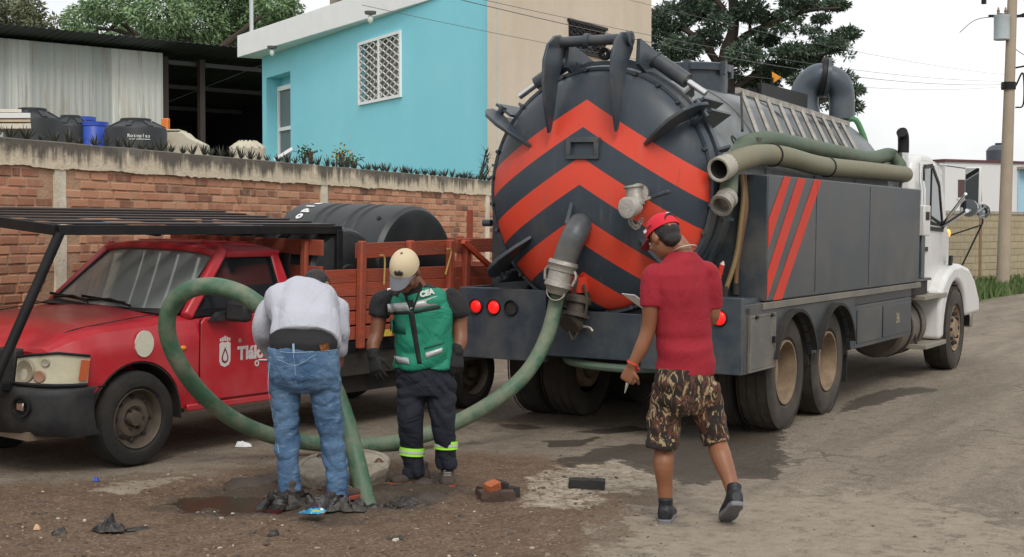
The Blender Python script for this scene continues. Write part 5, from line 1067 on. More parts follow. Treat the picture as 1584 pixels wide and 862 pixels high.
# greenhouse: roof, pillars, glass
zb_, zt_ = 1.035, 1.485
base = {'fl': Vector((.40, YC - .745, zb_)), 'fr': Vector((.40, YC + .745, zb_)), 'rl': Vector((1.60, YC - .745, zb_)), 'rr': Vector((1.60, YC + .745, zb_))}
top = {'fl': Vector((.95, YC - .60, zt_)), 'fr': Vector((.95, YC + .60, zt_)), 'rl': Vector((1.50, YC - .60, zt_)), 'rr': Vector((1.50, YC + .60, zt_))}
V = []; nxr, nyr = 8, 10
for i in range(nxr + 1):
    for j in range(nyr + 1):
        u, v = i / nxr, j / nyr * 2 - 1; x = .86 + .68*u - .04*(1 - v*v)*(1 - u); V.append((x, YC + .645*v, zt_ - .01 + .062*(1 - v**4)*(1 - .25*(2*u - 1)**4)))
F = [(i*(nyr+1)+j, (i+1)*(nyr+1)+j, (i+1)*(nyr+1)+j+1, i*(nyr+1)+j+1) for i in range(nxr) for j in range(nyr)]
rf = MB().add(V, F).build('cab_roof', carred, pk, smooth=180); sd_ = rf.modifiers.new('s', 'SOLIDIFY'); sd_.thickness = .05; sd_.offset = -1; b = rf.modifiers.new('b', 'BEVEL'); b.width = .014; b.segments = 3
for y in (-.36, -.12, .12, .36): MB().bar((.98, YC + y, zt_ + .050), (1.46, YC + y, zt_ + .050), .03, .008).build('roof_rib', carred, rf, bev=.004)
for s_, f_, r_ in ((-1, 'fl', 'rl'), (1, 'fr', 'rr')):
    MB().bar(base[f_] + Vector((.06, s_*.02, -.02)), top[f_] + Vector((.0, s_*.012, .01)), .075, .085, (1,0,0)).build('front_pillar', carred, pk, bev=.02)
    m = MB(); a, b = base[r_], top[r_]; y_ = s_*.03
    m.add([a + Vector((-.15,y_,0)), a + Vector((.02,y_,0)), b + Vector((.03,y_*.8,.0)), b + Vector((-.06,y_*.8,.0)), a + Vector((-.15,-y_,0)), a + Vector((.02,-y_,0)), b + Vector((.03,-y_,0)), b + Vector((-.06,-y_,0))], [(0,1,2,3),(7,6,5,4),(0,4,5,1),(1,5,6,2),(2,6,7,3),(3,7,4,0)]); m.build('rear_pillar', carred, pk, bev=.02)
    m = MB(); P = [base[f_] + Vector((.12,0,.02)), base[r_] + Vector((-.14,0,.02)), top[r_] + Vector((-.06,0,-.02)), top[f_] + Vector((.07,0,-.02))]
    m.add(P, [(0,1,2,3)]); m.build('side_window', glass, pk)
    m = MB()
    for i in range(4): m.bar(P[i] + Vector((0,s_*.012,0)), P[(i+1) % 4] + Vector((0,s_*.012,0)), .03, .02, (0,1,0))
    m.build('window_rubber', blk, pk)
    MB().bar(base[f_] + Vector((.1, s_*.035, .0)), base[r_] + Vector((-.1, s_*.035, .0)), .02, .035).build('belt_strip', blk, pk)
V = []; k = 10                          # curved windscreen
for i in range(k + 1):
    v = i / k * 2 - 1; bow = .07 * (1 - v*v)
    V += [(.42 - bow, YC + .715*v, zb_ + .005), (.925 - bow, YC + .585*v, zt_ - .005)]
wsg = MB().add(V, [(2*i, 2*i+2, 2*i+3, 2*i+1) for i in range(k)]).build('windscreen', pm('windscreen_glass', (.235,.26,.25), .06, var=.35, vs=1.5, bump=0, spec=.9), pk, smooth=180)  # pale grey base: dust, plus bright sky reflection put into the colour
m = MB(); m.tube([Vector(V[2*i]) for i in range(k + 1)], .014, 6); m.tube([Vector(V[2*i+1]) for i in range(k + 1)], .014, 6); m.tube([Vector(V[0]), Vector(V[1])], .016, 6); m.tube([Vector(V[-2]), Vector(V[-1])], .016, 6); m.build('windscreen_rubber', blk, wsg)
for y0, y1 in ((.52, 1.10), (1.0, 1.48)):
    m = MB(); a = Vector((.335, y0, 1.075)); b = Vector((.40, y1, 1.085)) ; m.tube([a, a.lerp(b, .5) + Vector((.02,0,.025)), b], .010, 6); m.bar(a.lerp(b, .2) + Vector((.03,0,.01)), b + Vector((.04,.1,.02)), .012, .02); m.build('wiper', blk, wsg)
MB().bx(.5, 1.55, YC - .70, YC + .70, .5, 1.02).build('cab_interior', pm('dark_cabin', (.02,.02,.02), .9), pk)
for y in (YC - .38, YC + .38): MB().bx(1.2, 1.42, y - .22, y + .22, .9, 1.30).build('seat_back', pm('seat_cloth', (.05,.05,.055), .9), pk, bev=.05)
MB().bx(1.585, 1.60, YC - .70, YC + .70, 1.03, 1.46).build('rear_glass', glass, pk)
# doors
for s_ in (-1, 1):
    y = YC + s_*(HWp + .004)
    dpoly = [(.56,.40),(.56,.97),(.60,1.01),(1.46,1.02),(1.50,.97),(1.50,.40)]
    dr = MB().prism(dpoly, y - s_*.02, y + s_*.004).build('door', carred, pk, bev=.008)
    MB().bx(1.32, 1.44, y + s_*.006, y + s_*.025, .90, .94).build('door_handle', blk, dr, bev=.006)
    MB().bx(.45, 1.60, y - s_*.03, y - s_*.005, .335, .385).build('sill', carred, pk, bev=.01)
    MB().prism([(.62,.985),(.70,1.045),(.84,1.05),(.84,.985)], y + s_*.001, y + s_*.06).build('mirror_foot', blkpl, dr)
    mc = Vector((.80, y + s_*.14, 1.055)); MB().box(mc, (.10, .19, .155), Matrix.Rotation(s_*R(-12), 3, 'Z')).build('door_mirror', blkpl, dr, bev=.028)
    MB().ball((.40, y - s_*.003, .80), (.03, .012, .018)).build('side_repeater', pm('amber_lens', (.75,.22,.03), .3, bump=0), bodyo)
    MB().bx(.553, .557, y - s_*.006, y + s_*.002, .38, 1.0).build('panel_gap', blk, bodyo)
# door lettering
yd = YC - HWp - .0095; letter = pm('faded_white_letter', (.60,.55,.53), .7, var=.12, vs=20, bump=0)
dm = lambda x, z: basis((x, yd, z), (1,0,0), (0,0,1)); d0 = [o for o in bpy.data.objects if o.name.startswith('door') and o.parent == pk][0]
a = PL(388, 546, yd); text('Tlálo', .135, letter, d0, dm(a.x, a.z), bold=.006); b = PL(426, 541, yd); text('c', .135, letter, d0, dm(b.x + .02, b.z), bold=.006)
a = PL(386, 526, yd); text('El agua de Tlajomulco', .036, letter, d0, dm(a.x + .06, a.z)) if False else text('El', .04, letter, d0, dm(a.x - .10, a.z))
m = MB(); q = [PL(397, 562, yd), PL(400, 557, yd), PL(412, 557, yd), PL(426, 556, yd)]; m.tube([Vector((p.x, yd, p.z)) for p in q[1:]], .007, 6); m.lathe([(0,.012),(0,.024),(.003,.024),(.003,.012)], (q[0].x, yd, q[0].z), (0,-1,0), 14, True); m.build('flourish', letter, d0)
a = PL(348, 546, yd); ex_, ez_ = a.x, a.z
sh = [(-.055,.07),(-.055,-.06),(-.04,-.09),(0,-.105),(.04,-.09),(.055,-.06),(.055,.07),(.03,.085),(0,.075),(-.03,.085)]
em = MB().prism([(ex_ + p, ez_ + q) for p, q in sh], yd + .001, yd - .001).build('emblem_shield', letter, d0)
MB().prism([(ex_ + p, ez_ + q) for p, q in [(0,.045),(.022,0),(.036,-.035),(.028,-.065),(0,-.08),(-.028,-.065),(-.036,-.035),(-.022,0)]], yd - .0012, yd - .002).build('emblem_drop', pm('drop_maroon', (.16,.03,.03), .6), em)
MB().prism([(ex_ + p*.62, ez_ - .012 + q*.62) for p, q in [(0,.045),(.022,0),(.036,-.035),(.028,-.065),(0,-.08),(-.028,-.065),(-.036,-.035),(-.022,0)]], yd - .0022, yd - .003).build('emblem_core', letter, em)
for k in range(-2, 3): MB().bx(ex_ + k*.022 - .008, ex_ + k*.022 + .008, yd - .001, yd + .001, ez_ + .088, ez_ + .11 + .008*(2 - abs(k))).build('emblem_crown', letter, em)
# white sticker and scuffs on the front wing
yw = YC - .81*1.0 - .006; a = PL(223, 532, yw + .006); V = [(a.x + .082*math.cos(t*.2618)*(1 + .03*math.sin(t*3)), a.z + .093*math.sin(t*.2618)) for t in range(24)]
MB().prism(V, yw + .01, yw - .001).build('white_sticker', pm('worn_sticker', (.58,.56,.45), .8, var=.12, vs=30), bodyo)
# headlamps, grille, bumper
def front_y(x, y): return x
for s_ in (-1, 1):
    # lens: curved quad strip round the corner
    V = []; A_ = [(-.715,.44),(-.708,.50),(-.69,.56),(-.662,.645),(-.61,.725),(-.525,.785),(-.42,.815)]
    for i, (x, hy) in enumerate(A_): u = i / 6; hy += .012; x -= .012; V += [(x - .018, YC + s_*hy, .615 + .0*u), (x + .004, YC + s_*hy, .79 + .06*u - .045*max(0, u - .7)*3.3)]
    hl = MB().add(V, [(2*i, 2*i+2, 2*i+3, 2*i+1) for i in range(6)]).build('headlamp', pm('hazy_lens', (.46,.42,.30), .22, var=.3, vs=9, bump=.05, coat=.5), pk, smooth=60); hl.modifiers.new('s', 'SOLIDIFY').thickness = .03
    c = Vector((-.722, YC + s_*.535, .70)); MB().lathe([(0,.078),(-.012,.073),(-.004,.05),(.004,0)], c, (1,-s_*.16,0), 24).build('lamp_bowl', pm('bowl_shade', (.30,.27,.19), .3, var=.2), hl)
    c = Vector((-.690, YC + s_*.645, .672)); MB().lathe([(-.01,.042),(-.016,.036),(-.008,0)], c, (1,-s_*.55,0), 18).build('indicator_bowl', pm('indicator_brown', (.30,.17,.11), .4, var=.2), hl)
    c = Vector((-.668, YC + s_*.675, .765)); MB().lathe([(-.01,.03),(-.016,.025),(-.008,0)], c, (1,-s_*.65,0), 16).build('small_bowl', MATS['bowl_shade'], hl)
    V2 = [Vector(v) + Vector((-.012,s_*.012,0)) for v in (Vector(V[10]).lerp(Vector(V[12]), .45), V[12], V[13], Vector(V[11]).lerp(Vector(V[13]), .45))]; V2[0].z += .03; V2[3].z -= .03; V2[1].z += .03; V2[2].z -= .03
    MB().add(V2, [(0,1,2,3)]).build('orange_lens', pm('orange_lens', (.42,.09,.03), .35, var=.1, bump=0), hl)
    m = MB(); m.tube([Vector(v) + Vector((-.006,s_*.006,0)) for v in V[0::2]], .014, 6); m.tube([Vector(v) + Vector((-.006,s_*.006,0)) for v in V[1::2]], .010, 6); m.build('lamp_rubber', blk, hl)
    MB().prism([(-.75,.60),(-.73,.83),(-.66,.84),(-.66,.60)], YC + s_*.22, YC + s_*.435).build('grille_cheek', blkpl, pk, bev=.01)
MB().bx(-.74, -.70, YC - .22, YC + .22, .60, .82).build('grille_backing', dark, pk)
m = MB()
for i in range(14):
    for j in range(6): m.lathe([(0,.010),(0,.015),(-.012,.015),(-.012,.010)], (-.742, YC - .205 + i*.0315, .625 + j*.034 + (i % 2)*.017), (1,0,0), 6, True)
m.build('grille_mesh', blk, pk)
bp_ = [(-.82,.0),(-.815,.30),(-.79,.52),(-.73,.68),(-.64,.79),(-.52,.835),(-.40,.84)]
V = []
for s_ in (-1, 1):
    for (x, hy) in (bp_ if s_ > 0 else bp_[::-1][:-1]): V.append((x, YC + (hy if s_ > 0 else -hy)))
V = [(x, YC - hy) for x, hy in bp_[::-1]] + [(x, YC + hy) for x, hy in bp_[1:]]
def bsec(z, off, lim): return [(x + off, y, z) for x, y in V]
rows = [(.27, .07), (.31, .02), (.40, .0), (.54, -.005), (.575, .0), (.595, .025), (.600, .10)]; VV = []
for z, off in rows: VV += bsec(z, off, 0)
nb_ = len(V); FF = [(r*nb_ + i, r*nb_ + i + 1, (r+1)*nb_ + i + 1, (r+1)*nb_ + i) for r in range(len(rows)-1) for i in range(nb_ - 1)]
bmp = MB().add(VV, FF).build('front_bumper', blkpl, pk, smooth=50); bmp.modifiers.new('s', 'SOLIDIFY').thickness = .02
for s_ in (-1, 1):
    c = Vector((-.795, YC + s_*.58, .475)); dn = Vector((-1, s_*.35, 0)).normalized()
    fl_ = MB().lathe([(-.01,.075),(.004,.072),(.004,.058),(-.02,.05),(-.02,0)], c, dn, 24).build('fog_lamp_bezel', blk, bmp); MB().box(c + dn*-.005, (.02,.075,.05)).build('fog_reflector', chrome, fl_, bev=.004)
for z in (.36, .44): MB().bx(-.84, -.80, YC - .34, YC + .34, z, z + .045).build('air_slot', dark, bmp)
MB().bx(-.74, -.5, YC - .6, YC + .6, .24, .30).build('skid_plate', pm('dusty_skid', (.16,.12,.085), .9), pk)
# wheels
def pwheel(x, y, s_, dz):
    r, hw, z = .335, .105, .335 + dz
    ty = MB().lathe([(-hw*.8,.21),(-hw,.23),(-hw*1.05,.27),(-hw*.9,.315),(-hw*.5,.333),(hw*.5,.333),(hw*.9,.315),(hw*1.05,.27),(hw,.23),(hw*.8,.21)], (x,y,z), (0,s_,0), 44).build('wheel', rubber, pk, smooth=30)
    for q in (-.05, 0, .05): MB().lathe([(q-.004,.3342),(q+.004,.3342)], (x,y,z), (0,s_,0), 44).build('tread_groove', dark, ty)
    rim = MB().lathe([(hw*.8,.212),(hw*.92,.205),(hw*.8,.195),(hw*.2,.185),(hw*.1,.16),(hw*.45,.125),(hw*.5,.09),(hw*.3,.06),(hw*.75,.05),(hw*.8,0)], (x,y,z), (0,s_,0), 36).build('rim', pm('brown_steel_rim', (.085,.066,.05), .6, metal=.2, var=.3, vs=12, dirt=(.16,.12,.09), dirt_amt=.5, ds=8), ty)
    for k in range(8): a = k*math.pi/4; MB().ball((x + math.cos(a)*.148, y + s_*hw*.28, z + math.sin(a)*.148), (.022,.012,.022), 8, 6).build('rim_slot', dark, rim)
    for k in range(6): a = k*math.pi/3; MB().cyl((x + math.cos(a)*.075, y + s_*hw*.3, z + math.sin(a)*.075), (x + math.cos(a)*.075, y + s_*hw*.6, z + math.sin(a)*.075), .011, n=6).build('wheel_nut', dark, rim)
RWX = 3.93; tn_ = math.tan(PRX)
for x in (0, RWX):
    for y, s_ in ((.115, -1), (YC*2 - .115, 1)): pwheel(x, y, s_, -tn_*y - (.0))
    MB().cyl((x, .2, .33), (x, 1.5, .31), .05, n=10).build('axle', dark, pk)
for s_ in (-1, 1): MB().bx(-.5, 4.7, YC + s_*.34, YC + s_*.42, .40, .54).build('frame_rail', dark, pk)
# stake bed
BX0, BX1, BY0, BY1 = 1.78, 4.72, -.06, 1.74
stake = pm('red_wood', (.33, .062, .028), .75, var=.3, vs=7, bump=.35, bs=40, dirt=(.13,.07,.05), dirt_amt=.5, ds=3, stretch=(.5,3,3), rnd=.14)
grey_w = pm('weathered_wood', (.16, .125, .095), .85, var=.3, vs=8, bump=.4, bs=40, dirt=(.2,.08,.05), dirt_amt=.4, stretch=(.5,3,3))
MB().bx(BX0, BX1, BY0, BY1, .66, .74).build('bed_floor', blk, pk); m = MB(); m.bx(BX0, BX1, BY0 + .02, BY0 + .10, .46, .658); m.bx(BX0, BX1, BY1 - .10, BY1 - .02, .46, .658)
for x in (1.9, 2.6, 3.2, 4.5): m.bx(x, x + .08, BY0 + .1, BY1 - .1, .56, .655)
m.build('bed_frame', dark, pk)
MB().bx(2.0, 3.2, BY0 + .12, BY0 + .5, .30, .55).build('under_box', dark, pk)
def board(a, b, ht, m_, th=.028, parent=pk, jit=.006):
    a = Vector(a) + Vector((0, random.uniform(-.003,.003), random.uniform(-jit, jit))); b = Vector(b) + Vector((0, random.uniform(-.003,.003), random.uniform(-jit, jit)))
    return MB().bar(a, b, th, ht, (0,0,1)).build('board', m_, parent, bev=.004)
def vbar(p, z0, z1, m_): return MB().bx(p[0] - .035, p[0] + .035, p[1] - .028, p[1] + .028, z0, z1).build('stake_post', m_, pk, bev=.012)
for yy, s_ in ((BY0, -1), (BY1, 1)):
    y = yy - s_*.02
    for z in (.805, .925, 1.045, 1.165, 1.275): 
        for (xa, xb) in ((1.80, 3.46), (3.50, 4.70)): board((xa, y, z), (xb, y, z + .0), .108, stake)
    for (xa, xb, z) in ((2.18, 3.42, 1.475), (3.52, 4.72, 1.50)): board((xa, y, z), (xb, y, z + (.02 if s_ < 0 else .01)), .125, stake if s_ < 0 else grey_w)
    if s_ > 0: board((3.2, y, 1.72), (4.6, y, 1.74), .09, grey_w); board((3.9, y - .05, 1.62), (4.0, y - .05, 1.62), .2, grey_w)
    for x in (2.20, 2.82, 3.38, 3.62, 4.30): vbar((x, y + s_*.045), .68, 1.56 if s_ < 0 else 1.6, stake)
for z in (.805, .925, 1.045, 1.165, 1.30): board((BX0, BY0 + .02, z), (BX0, BY1 - .02, z), .108, stake)
board((BX0, BY0 + .02, 1.50), (BX0, BY1 - .02, 1.50), .125, stake)
for y in (.12, .62, 1.05, 1.5): MB().bx(BX0 - .06, BX0 - .015, y - .03, y + .03, .7, 1.56).build('stake_post', stake, pk, bev=.01)
for z in (.85, 1.05, 1.25, 1.48): board((BX1, BY0 + .03, z), (BX1, BY1 - .03, z), .12, stake)
for y in (.2, .85, 1.5): MB().bx(BX1 + .015, BX1 + .06, y - .03, y + .03, .7, 1.56).build('stake_post', stake, pk, bev=.01)
a = PL(727, 325, 1.70); MB().bar((a.x, a.y, a.z), (a.x + .02, a.y, 1.0), .05).build('red_pole', stake, pk)
a = PL(716, 374, BY0 - .05); b = PL(766, 419, BY0 - .12); MB().bar(a, b, .045, .045).build('gate_bar', pm('orange_steel', (.48,.07,.03), .5), pk, bev=.006)
rope = pm('yellow_rope', (.45,.30,.09), .8, var=.2)
for pts in (((588,395),(595,400),(594,440)), ((692,385),(698,390),(689,425))): MB().tube(bez([PL(x, y, BY0 - .07) for x, y in pts], 4), .008, 6).build('rope', rope, pk)
a = PL(598, 515, BY0 - .05); MB().box(a, (.10,.03,.05)).build('yellow_tag', pm('yellow_tag', (.6,.45,.05), .6), pk)
# black steel roof rack
def rk(px, py, Y): return PL(px, py, Y)
zN, zF = 1.645, 1.735; xF, xR = -.66, 2.06; yN, yF = .06, 1.58
m = MB(); m.bar((xF, yN, zN), (xR + .03, yN, zN), .05, .065); rkN = m.build('rack_rail', blk, pk, bev=.004)
MB().bar((xF, yF, zF), (xR, yF, zF), .05, .07).build('rack_rail', blk, pk, bev=.004)
for x in (xF, xR): MB().bar((x, yN, zN), (x, yF, zF), .06, .07, (0,0,1)).build('rack_crossbar', blk, pk, bev=.004)
for i in range(6): u = (i + .5) / 6; MB().bar((xF, yN + (yF - yN)*u, zN + (zF - zN)*u + .035), (xR, yN + (yF - yN)*u, zN + (zF - zN)*u + .035), .205, .010).build('rack_slat', pm('brown_rack_strip', (.055,.042,.037), .45, metal=.2, var=.2), pk)
for x in (.2, 1.1): MB().bar((x, yN, zN - .02), (x, yF, zF - .02), .04, .05).build('rack_crossbar', blk, pk)
MB().bar((xR, yN, zN), (xR, yN - .02, .74), .065, .065).build('rack_post', blk, pk, bev=.004); MB().bar((xR, yF, zF), (xR, yF, .74), .065, .065).build('rack_post', blk, pk, bev=.004)
for y in (yN, yF): MB().tube([(xF + .02, y, (zN if y == yN else zF) - .02), (-1.0, y + (.20 if y == yN else -.2), .62)], .034, 12).build('rack_leg', blk, pk)
m = MB(); m.bx(-1.03, -.96, .2, 1.46, .56, .64); m.bx(-.97, -.78, .35, .42, .57, .63); m.bx(-.97, -.78, 1.24, 1.31, .57, .63); m.build('push_bar', blk, pk, bev=.01)
# black water tanks lying in the bed
tankm2 = pm('dusty_black_tank', (.016, .019, .021), .45, var=.15, vs=2, bump=.05, dirt=(.085,.09,.09), dirt_amt=.35, ds=1.4)
def ptank(x, y0, y1, z, r, label):       # lies across the bed: axis from the far side y1 to the near side y0
    c = pk_m @ Vector((x, y1, z - r)); t_ = thing('cargo_tank', label, 'water tank', c, 0, 'black tanks lying in the pickup bed'); t_.rotation_euler = (PRX, 0, PRZ)
    ln = y1 - y0; P = [(0, 0), (0, r*.62), (.03, r*.85), (.12, r*.985), (.18, r)]
    for k in (.42, .70): P += [(ln*k - .10, r), (ln*k - .085, r*.972), (ln*k - .03, r*.972), (ln*k - .015, r), (ln*k + .015, r), (ln*k + .03, r*.972), (ln*k + .085, r*.972), (ln*k + .10, r)]
    P += [(ln - .12, r), (ln - .05, r*.985), (ln - .012, r*.93), (ln, r*.86), (ln, r*.30), (ln + .015, r*.28), (ln + .015, 0)]
    b = MB().lathe(P, (0,0,r), (0,-1,0), 56).build('shell', tankm2, t_, smooth=25)
    return t_, ln, b
ra = .55; e_ = PL(648, 318, .10); tA, lnA, bA = ptank(e_.x, .10, 1.50, e_.z - ra, ra, 'large black ribbed water tank lying across the pickup bed')
MB().cyl((ra*-.62, -(lnA - .16), ra + ra*.78), (ra*-.64, -(lnA - .16), ra + ra*.80), .02, n=10).build('plug', dark, bA)
for i, ch in enumerate('Rotoplas'):
    aa = R(158 - i*9.5); nrm = Vector((math.cos(aa), 0, math.sin(aa)))
    text(ch, .125, ttx, tA, basis(Vector((0, -.30, ra)) + nrm*(ra + .003), Vector((math.sin(aa), 0, -math.cos(aa))), Vector((0,1,0))), bold=.007)
rb = .43; e_ = PL(540, 352, .06); ptank(e_.x, .06, 1.62, e_.z - rb, rb, 'smaller black water tank lying behind the cab of the pickup')
# ================================================================ PEOPLE
class Flesh:                              # closed overlapping lofts fused into one skin
    def __init__(s): s.mb = MB()
    def loft(s, rings, n=16, p=2.0):      # ring: (centre, side vector*rx, front vector*ry)
        V = []
        for c, a, b in rings:
            for k in range(n):
                t = 2*math.pi*k/n; ct, st = math.cos(t), math.sin(t); e = 2/p
                V.append(Vector(c) + Vector(a)*(abs(ct)**e*(1 if ct >= 0 else -1)) + Vector(b)*(abs(st)**e*(1 if st >= 0 else -1)))
        m = len(rings); F = [(i*n+k, i*n+(k+1) % n, (i+1)*n+(k+1) % n, (i+1)*n+k) for i in range(m-1) for k in range(n)]
        F += [tuple(range(n-1, -1, -1)), tuple(range((m-1)*n, m*n))]; s.mb.add(V, F); return s
    def limb(s, pts, rad, n=14, flat=1.0, ref=(1,0,0), hem=False):
        P = [Vector(p) for p in pts]; m = len(P)
        PP = bez(P, 5); RR = []
        for i in range(m - 1):
            for k in range(5): RR.append(rad[i] + (rad[i+1] - rad[i]) * k / 5)
        RR.append(rad[-1]); rings = []
        for i, c in enumerate(PP):
            t = (PP[min(i+1, len(PP)-1)] - PP[max(i-1, 0)]).normalized(); a = Vector(ref) - t*t.dot(Vector(ref))
            if a.length < .05: a = t.orthogonal()
            a.normalize(); b = t.cross(a); rings.append((c, a*RR[i], b*RR[i]*flat))
        r0, r1 = rings[0], rings[-1]      # rounded ends
        t0 = (PP[0] - PP[1]).normalized(); t1 = (PP[-1] - PP[-2]).normalized()
        rings = [(r0[0] + t0*RR[0]*.45, r0[1]*.6, r0[2]*.6)] + rings + ([(r1[0] + t1*RR[-1]*.45, r1[1]*.6, r1[2]*.6)] if not hem else [])
        return s.loft(rings, n)
    def ball(s, c, r, rot=None): s.mb.ball(c, r, 16, 10, rot); return s
    def fuse(s, name, m, parent, vox=.009, smooth=4, fold=None):
        me = bpy.data.meshes.new(name); me.from_pydata(s.mb.v, [], s.mb.f); me.update()
        bm = bmesh.new(); bm.from_mesh(me); bmesh.ops.remove_doubles(bm, verts=bm.verts, dist=1e-6); bmesh.ops.recalc_face_normals(bm, faces=bm.faces); bm.to_mesh(me); bm.free()
        o = bpy.data.objects.new('tmp', me); COL.objects.link(o)
        r = o.modifiers.new('r', 'REMESH'); r.mode = 'VOXEL'; r.voxel_size = vox
        sm = o.modifiers.new('s', 'SMOOTH'); sm.iterations = smooth; sm.factor = .5
        dg = bpy.context.evaluated_depsgraph_get(); me2 = bpy.data.meshes.new_from_object(o.evaluated_get(dg)); bpy.data.objects.remove(o); me2.name = name
        if fold:
            me2.update(); nn = np.empty(len(me2.vertices)*3, np.float32); me2.vertices.foreach_get('normal', nn); nn = nn.reshape(-1, 3)
            for i, v in enumerate(me2.vertices): v.co = v.co + Vector(nn[i]) * fold(v.co)
        me2.materials.clear(); return put(name, me2, m, parent, smooth=180)
def skinmat(name, c):
    m = pm(name, c, .5, var=.12, vs=18, bump=.06, bs=120); b = m.node_tree.nodes['Principled BSDF']; b.inputs['Subsurface Weight'].default_value = .12; b.inputs['Subsurface Radius'].default_value = (.02,.008,.004); b.inputs['Subsurface Scale'].default_value = .5; return m
skinA = skinmat('brown_skin', (.235, .096, .046)); skinB = skinmat('dark_brown_skin', (.19, .075, .038))
hairm = pm('black_hair', (.012,.010,.009), .55, var=.3, vs=60, bump=.5, bs=160)
def nfold(a, sc, amp, seed=0): 
    A = Vector(a)
    return lambda c: amp * noise.noise(Vector((c.x*A.x, c.y*A.y, c.z*A.z)) * sc + Vector((seed, seed*.7, seed*1.3)))
def wfold(a, sc, amp, seed=0):          # slanting, broken folds
    A = Vector(a)
    def f(c):
        w = noise.noise(c*3.1 + Vector((seed, 1, 2))); q = Vector((c.x*A.x + w*.7, c.y*A.y + w*.5, c.z*A.z + c.x*A.x*.7*(1 if w > 0 else -1) + w*1.2))*sc + Vector((seed, seed*.7, seed*1.3))
        n1 = noise.noise(q); return amp*(abs(n1)*1.7 - .35)*(.6 + .8*abs(w))
    return f
def head(fl, c, f, u, sc=1.0):
    f = Vector(f).normalized(); u = (Vector(u) - f*f.dot(Vector(u))).normalized(); s_ = f.cross(u); M = Matrix((s_, f, u)).transposed(); c = Vector(c)
    P = lambda x, y, z: c + (s_*x + f*y + u*z)*sc
    fl.ball(P(0,-.012,.03), tuple(Vector((.076,.098,.095))*sc), M); fl.ball(P(0,.018,-.03), tuple(Vector((.064,.078,.085))*sc), M)
    fl.ball(P(0,.052,-.078), tuple(Vector((.036,.038,.032))*sc), M)      # chin
    fl.ball(P(0,.092,.022), tuple(Vector((.05,.014,.012))*sc), M)        # brow
    fl.loft([(P(0,.085,.02), s_*.010*sc, f*.012*sc), (P(0,.104,-.012), s_*.014*sc, f*.014*sc), (P(0,.110,-.028), s_*.019*sc, f*.013*sc), (P(0,.088,-.036), s_*.014*sc, f*.010*sc)], 10)
    fl.ball(P(0,.088,-.056), tuple(Vector((.026,.011,.007))*sc), M); fl.ball(P(0,.085,-.066), tuple(Vector((.022,.011,.007))*sc), M)
    for k in (-1, 1): fl.ball(P(k*.077,-.008,-.005), tuple(Vector((.011,.022,.034))*sc), M); fl.ball(P(k*.045,.066,-.03), tuple(Vector((.02,.02,.022))*sc), M)
    return P, M
def eyes(P, M, parent, sc=1.0):
    for k in (-1, 1):
        e = MB().ball(P(k*.032, .083, .004), tuple(Vector((.014,.010,.009))*sc), 10, 8, M).build('eye', pm('eye_white', (.6,.57,.52), .3, bump=0), parent); MB().ball(P(k*.032,.0905,.004), tuple(Vector((.006,.004,.006))*sc), 8, 6, M).build('iris', pm('iris_dark', (.02,.012,.008), .2, bump=0), e)
        MB().ball(P(k*.033,.093,.026), tuple(Vector((.018,.006,.005))*sc), 10, 6, M).build('eyebrow', hairm, parent)
def hand(fl, w_, d, nrm, thumb, curl=.5, sc=1.0, spread=.10):
    """wrist, pointing direction, palm normal, side on which the thumb leaves"""
    d = Vector(d).normalized(); nrm = Vector(nrm); nrm = (nrm - d*d.dot(nrm)).normalized(); s_ = Vector(thumb); s_ = (s_ - d*d.dot(s_) - nrm*nrm.dot(s_)).normalized(); w_ = Vector(w_)
    fl.loft([(w_ - d*.02*sc, s_*.026*sc, nrm*.02*sc), (w_ + d*.02*sc, s_*.031*sc, nrm*.019*sc), (w_ + d*.06*sc, s_*.040*sc, nrm*.017*sc), (w_ + d*.092*sc, s_*.040*sc, nrm*.013*sc)], 14, 2.6)
    for i, (ln, off) in enumerate(((.074,.031),(.082,.0105),(.076,-.0105),(.060,-.030))):
        b = w_ + d*(.088 - .006*abs(i - 1.3))*sc + s_*off*sc; dd = (d + s_*spread*(1.4 - i)).normalized(); pts = [b - dd*.02*sc]; p = b; a = curl*.35
        pts.append(p)
        for seg in (.45, .31, .24): a += curl*(.62 + .07*i); dv = dd*math.cos(a) + nrm*math.sin(a); p = p + dv*ln*seg*sc; pts.append(p)
        fl.limb(pts, [.0098*sc, .0098*sc, .009*sc, .0082*sc, .007*sc], 10)
    b = w_ + d*.022*sc + s_*.026*sc; t1 = (d*.62 + s_*.72 + nrm*.22).normalized(); t2 = (d*.88 + s_*.2 + nrm*(.3 + .4*curl)).normalized()
    fl.limb([b - s_*.012*sc, b + t1*.034*sc, b + t1*.036*sc + t2*.03*sc, b + t1*.036*sc + t2*.055*sc], [.014*sc, .0115*sc, .0105*sc, .008*sc], 10)
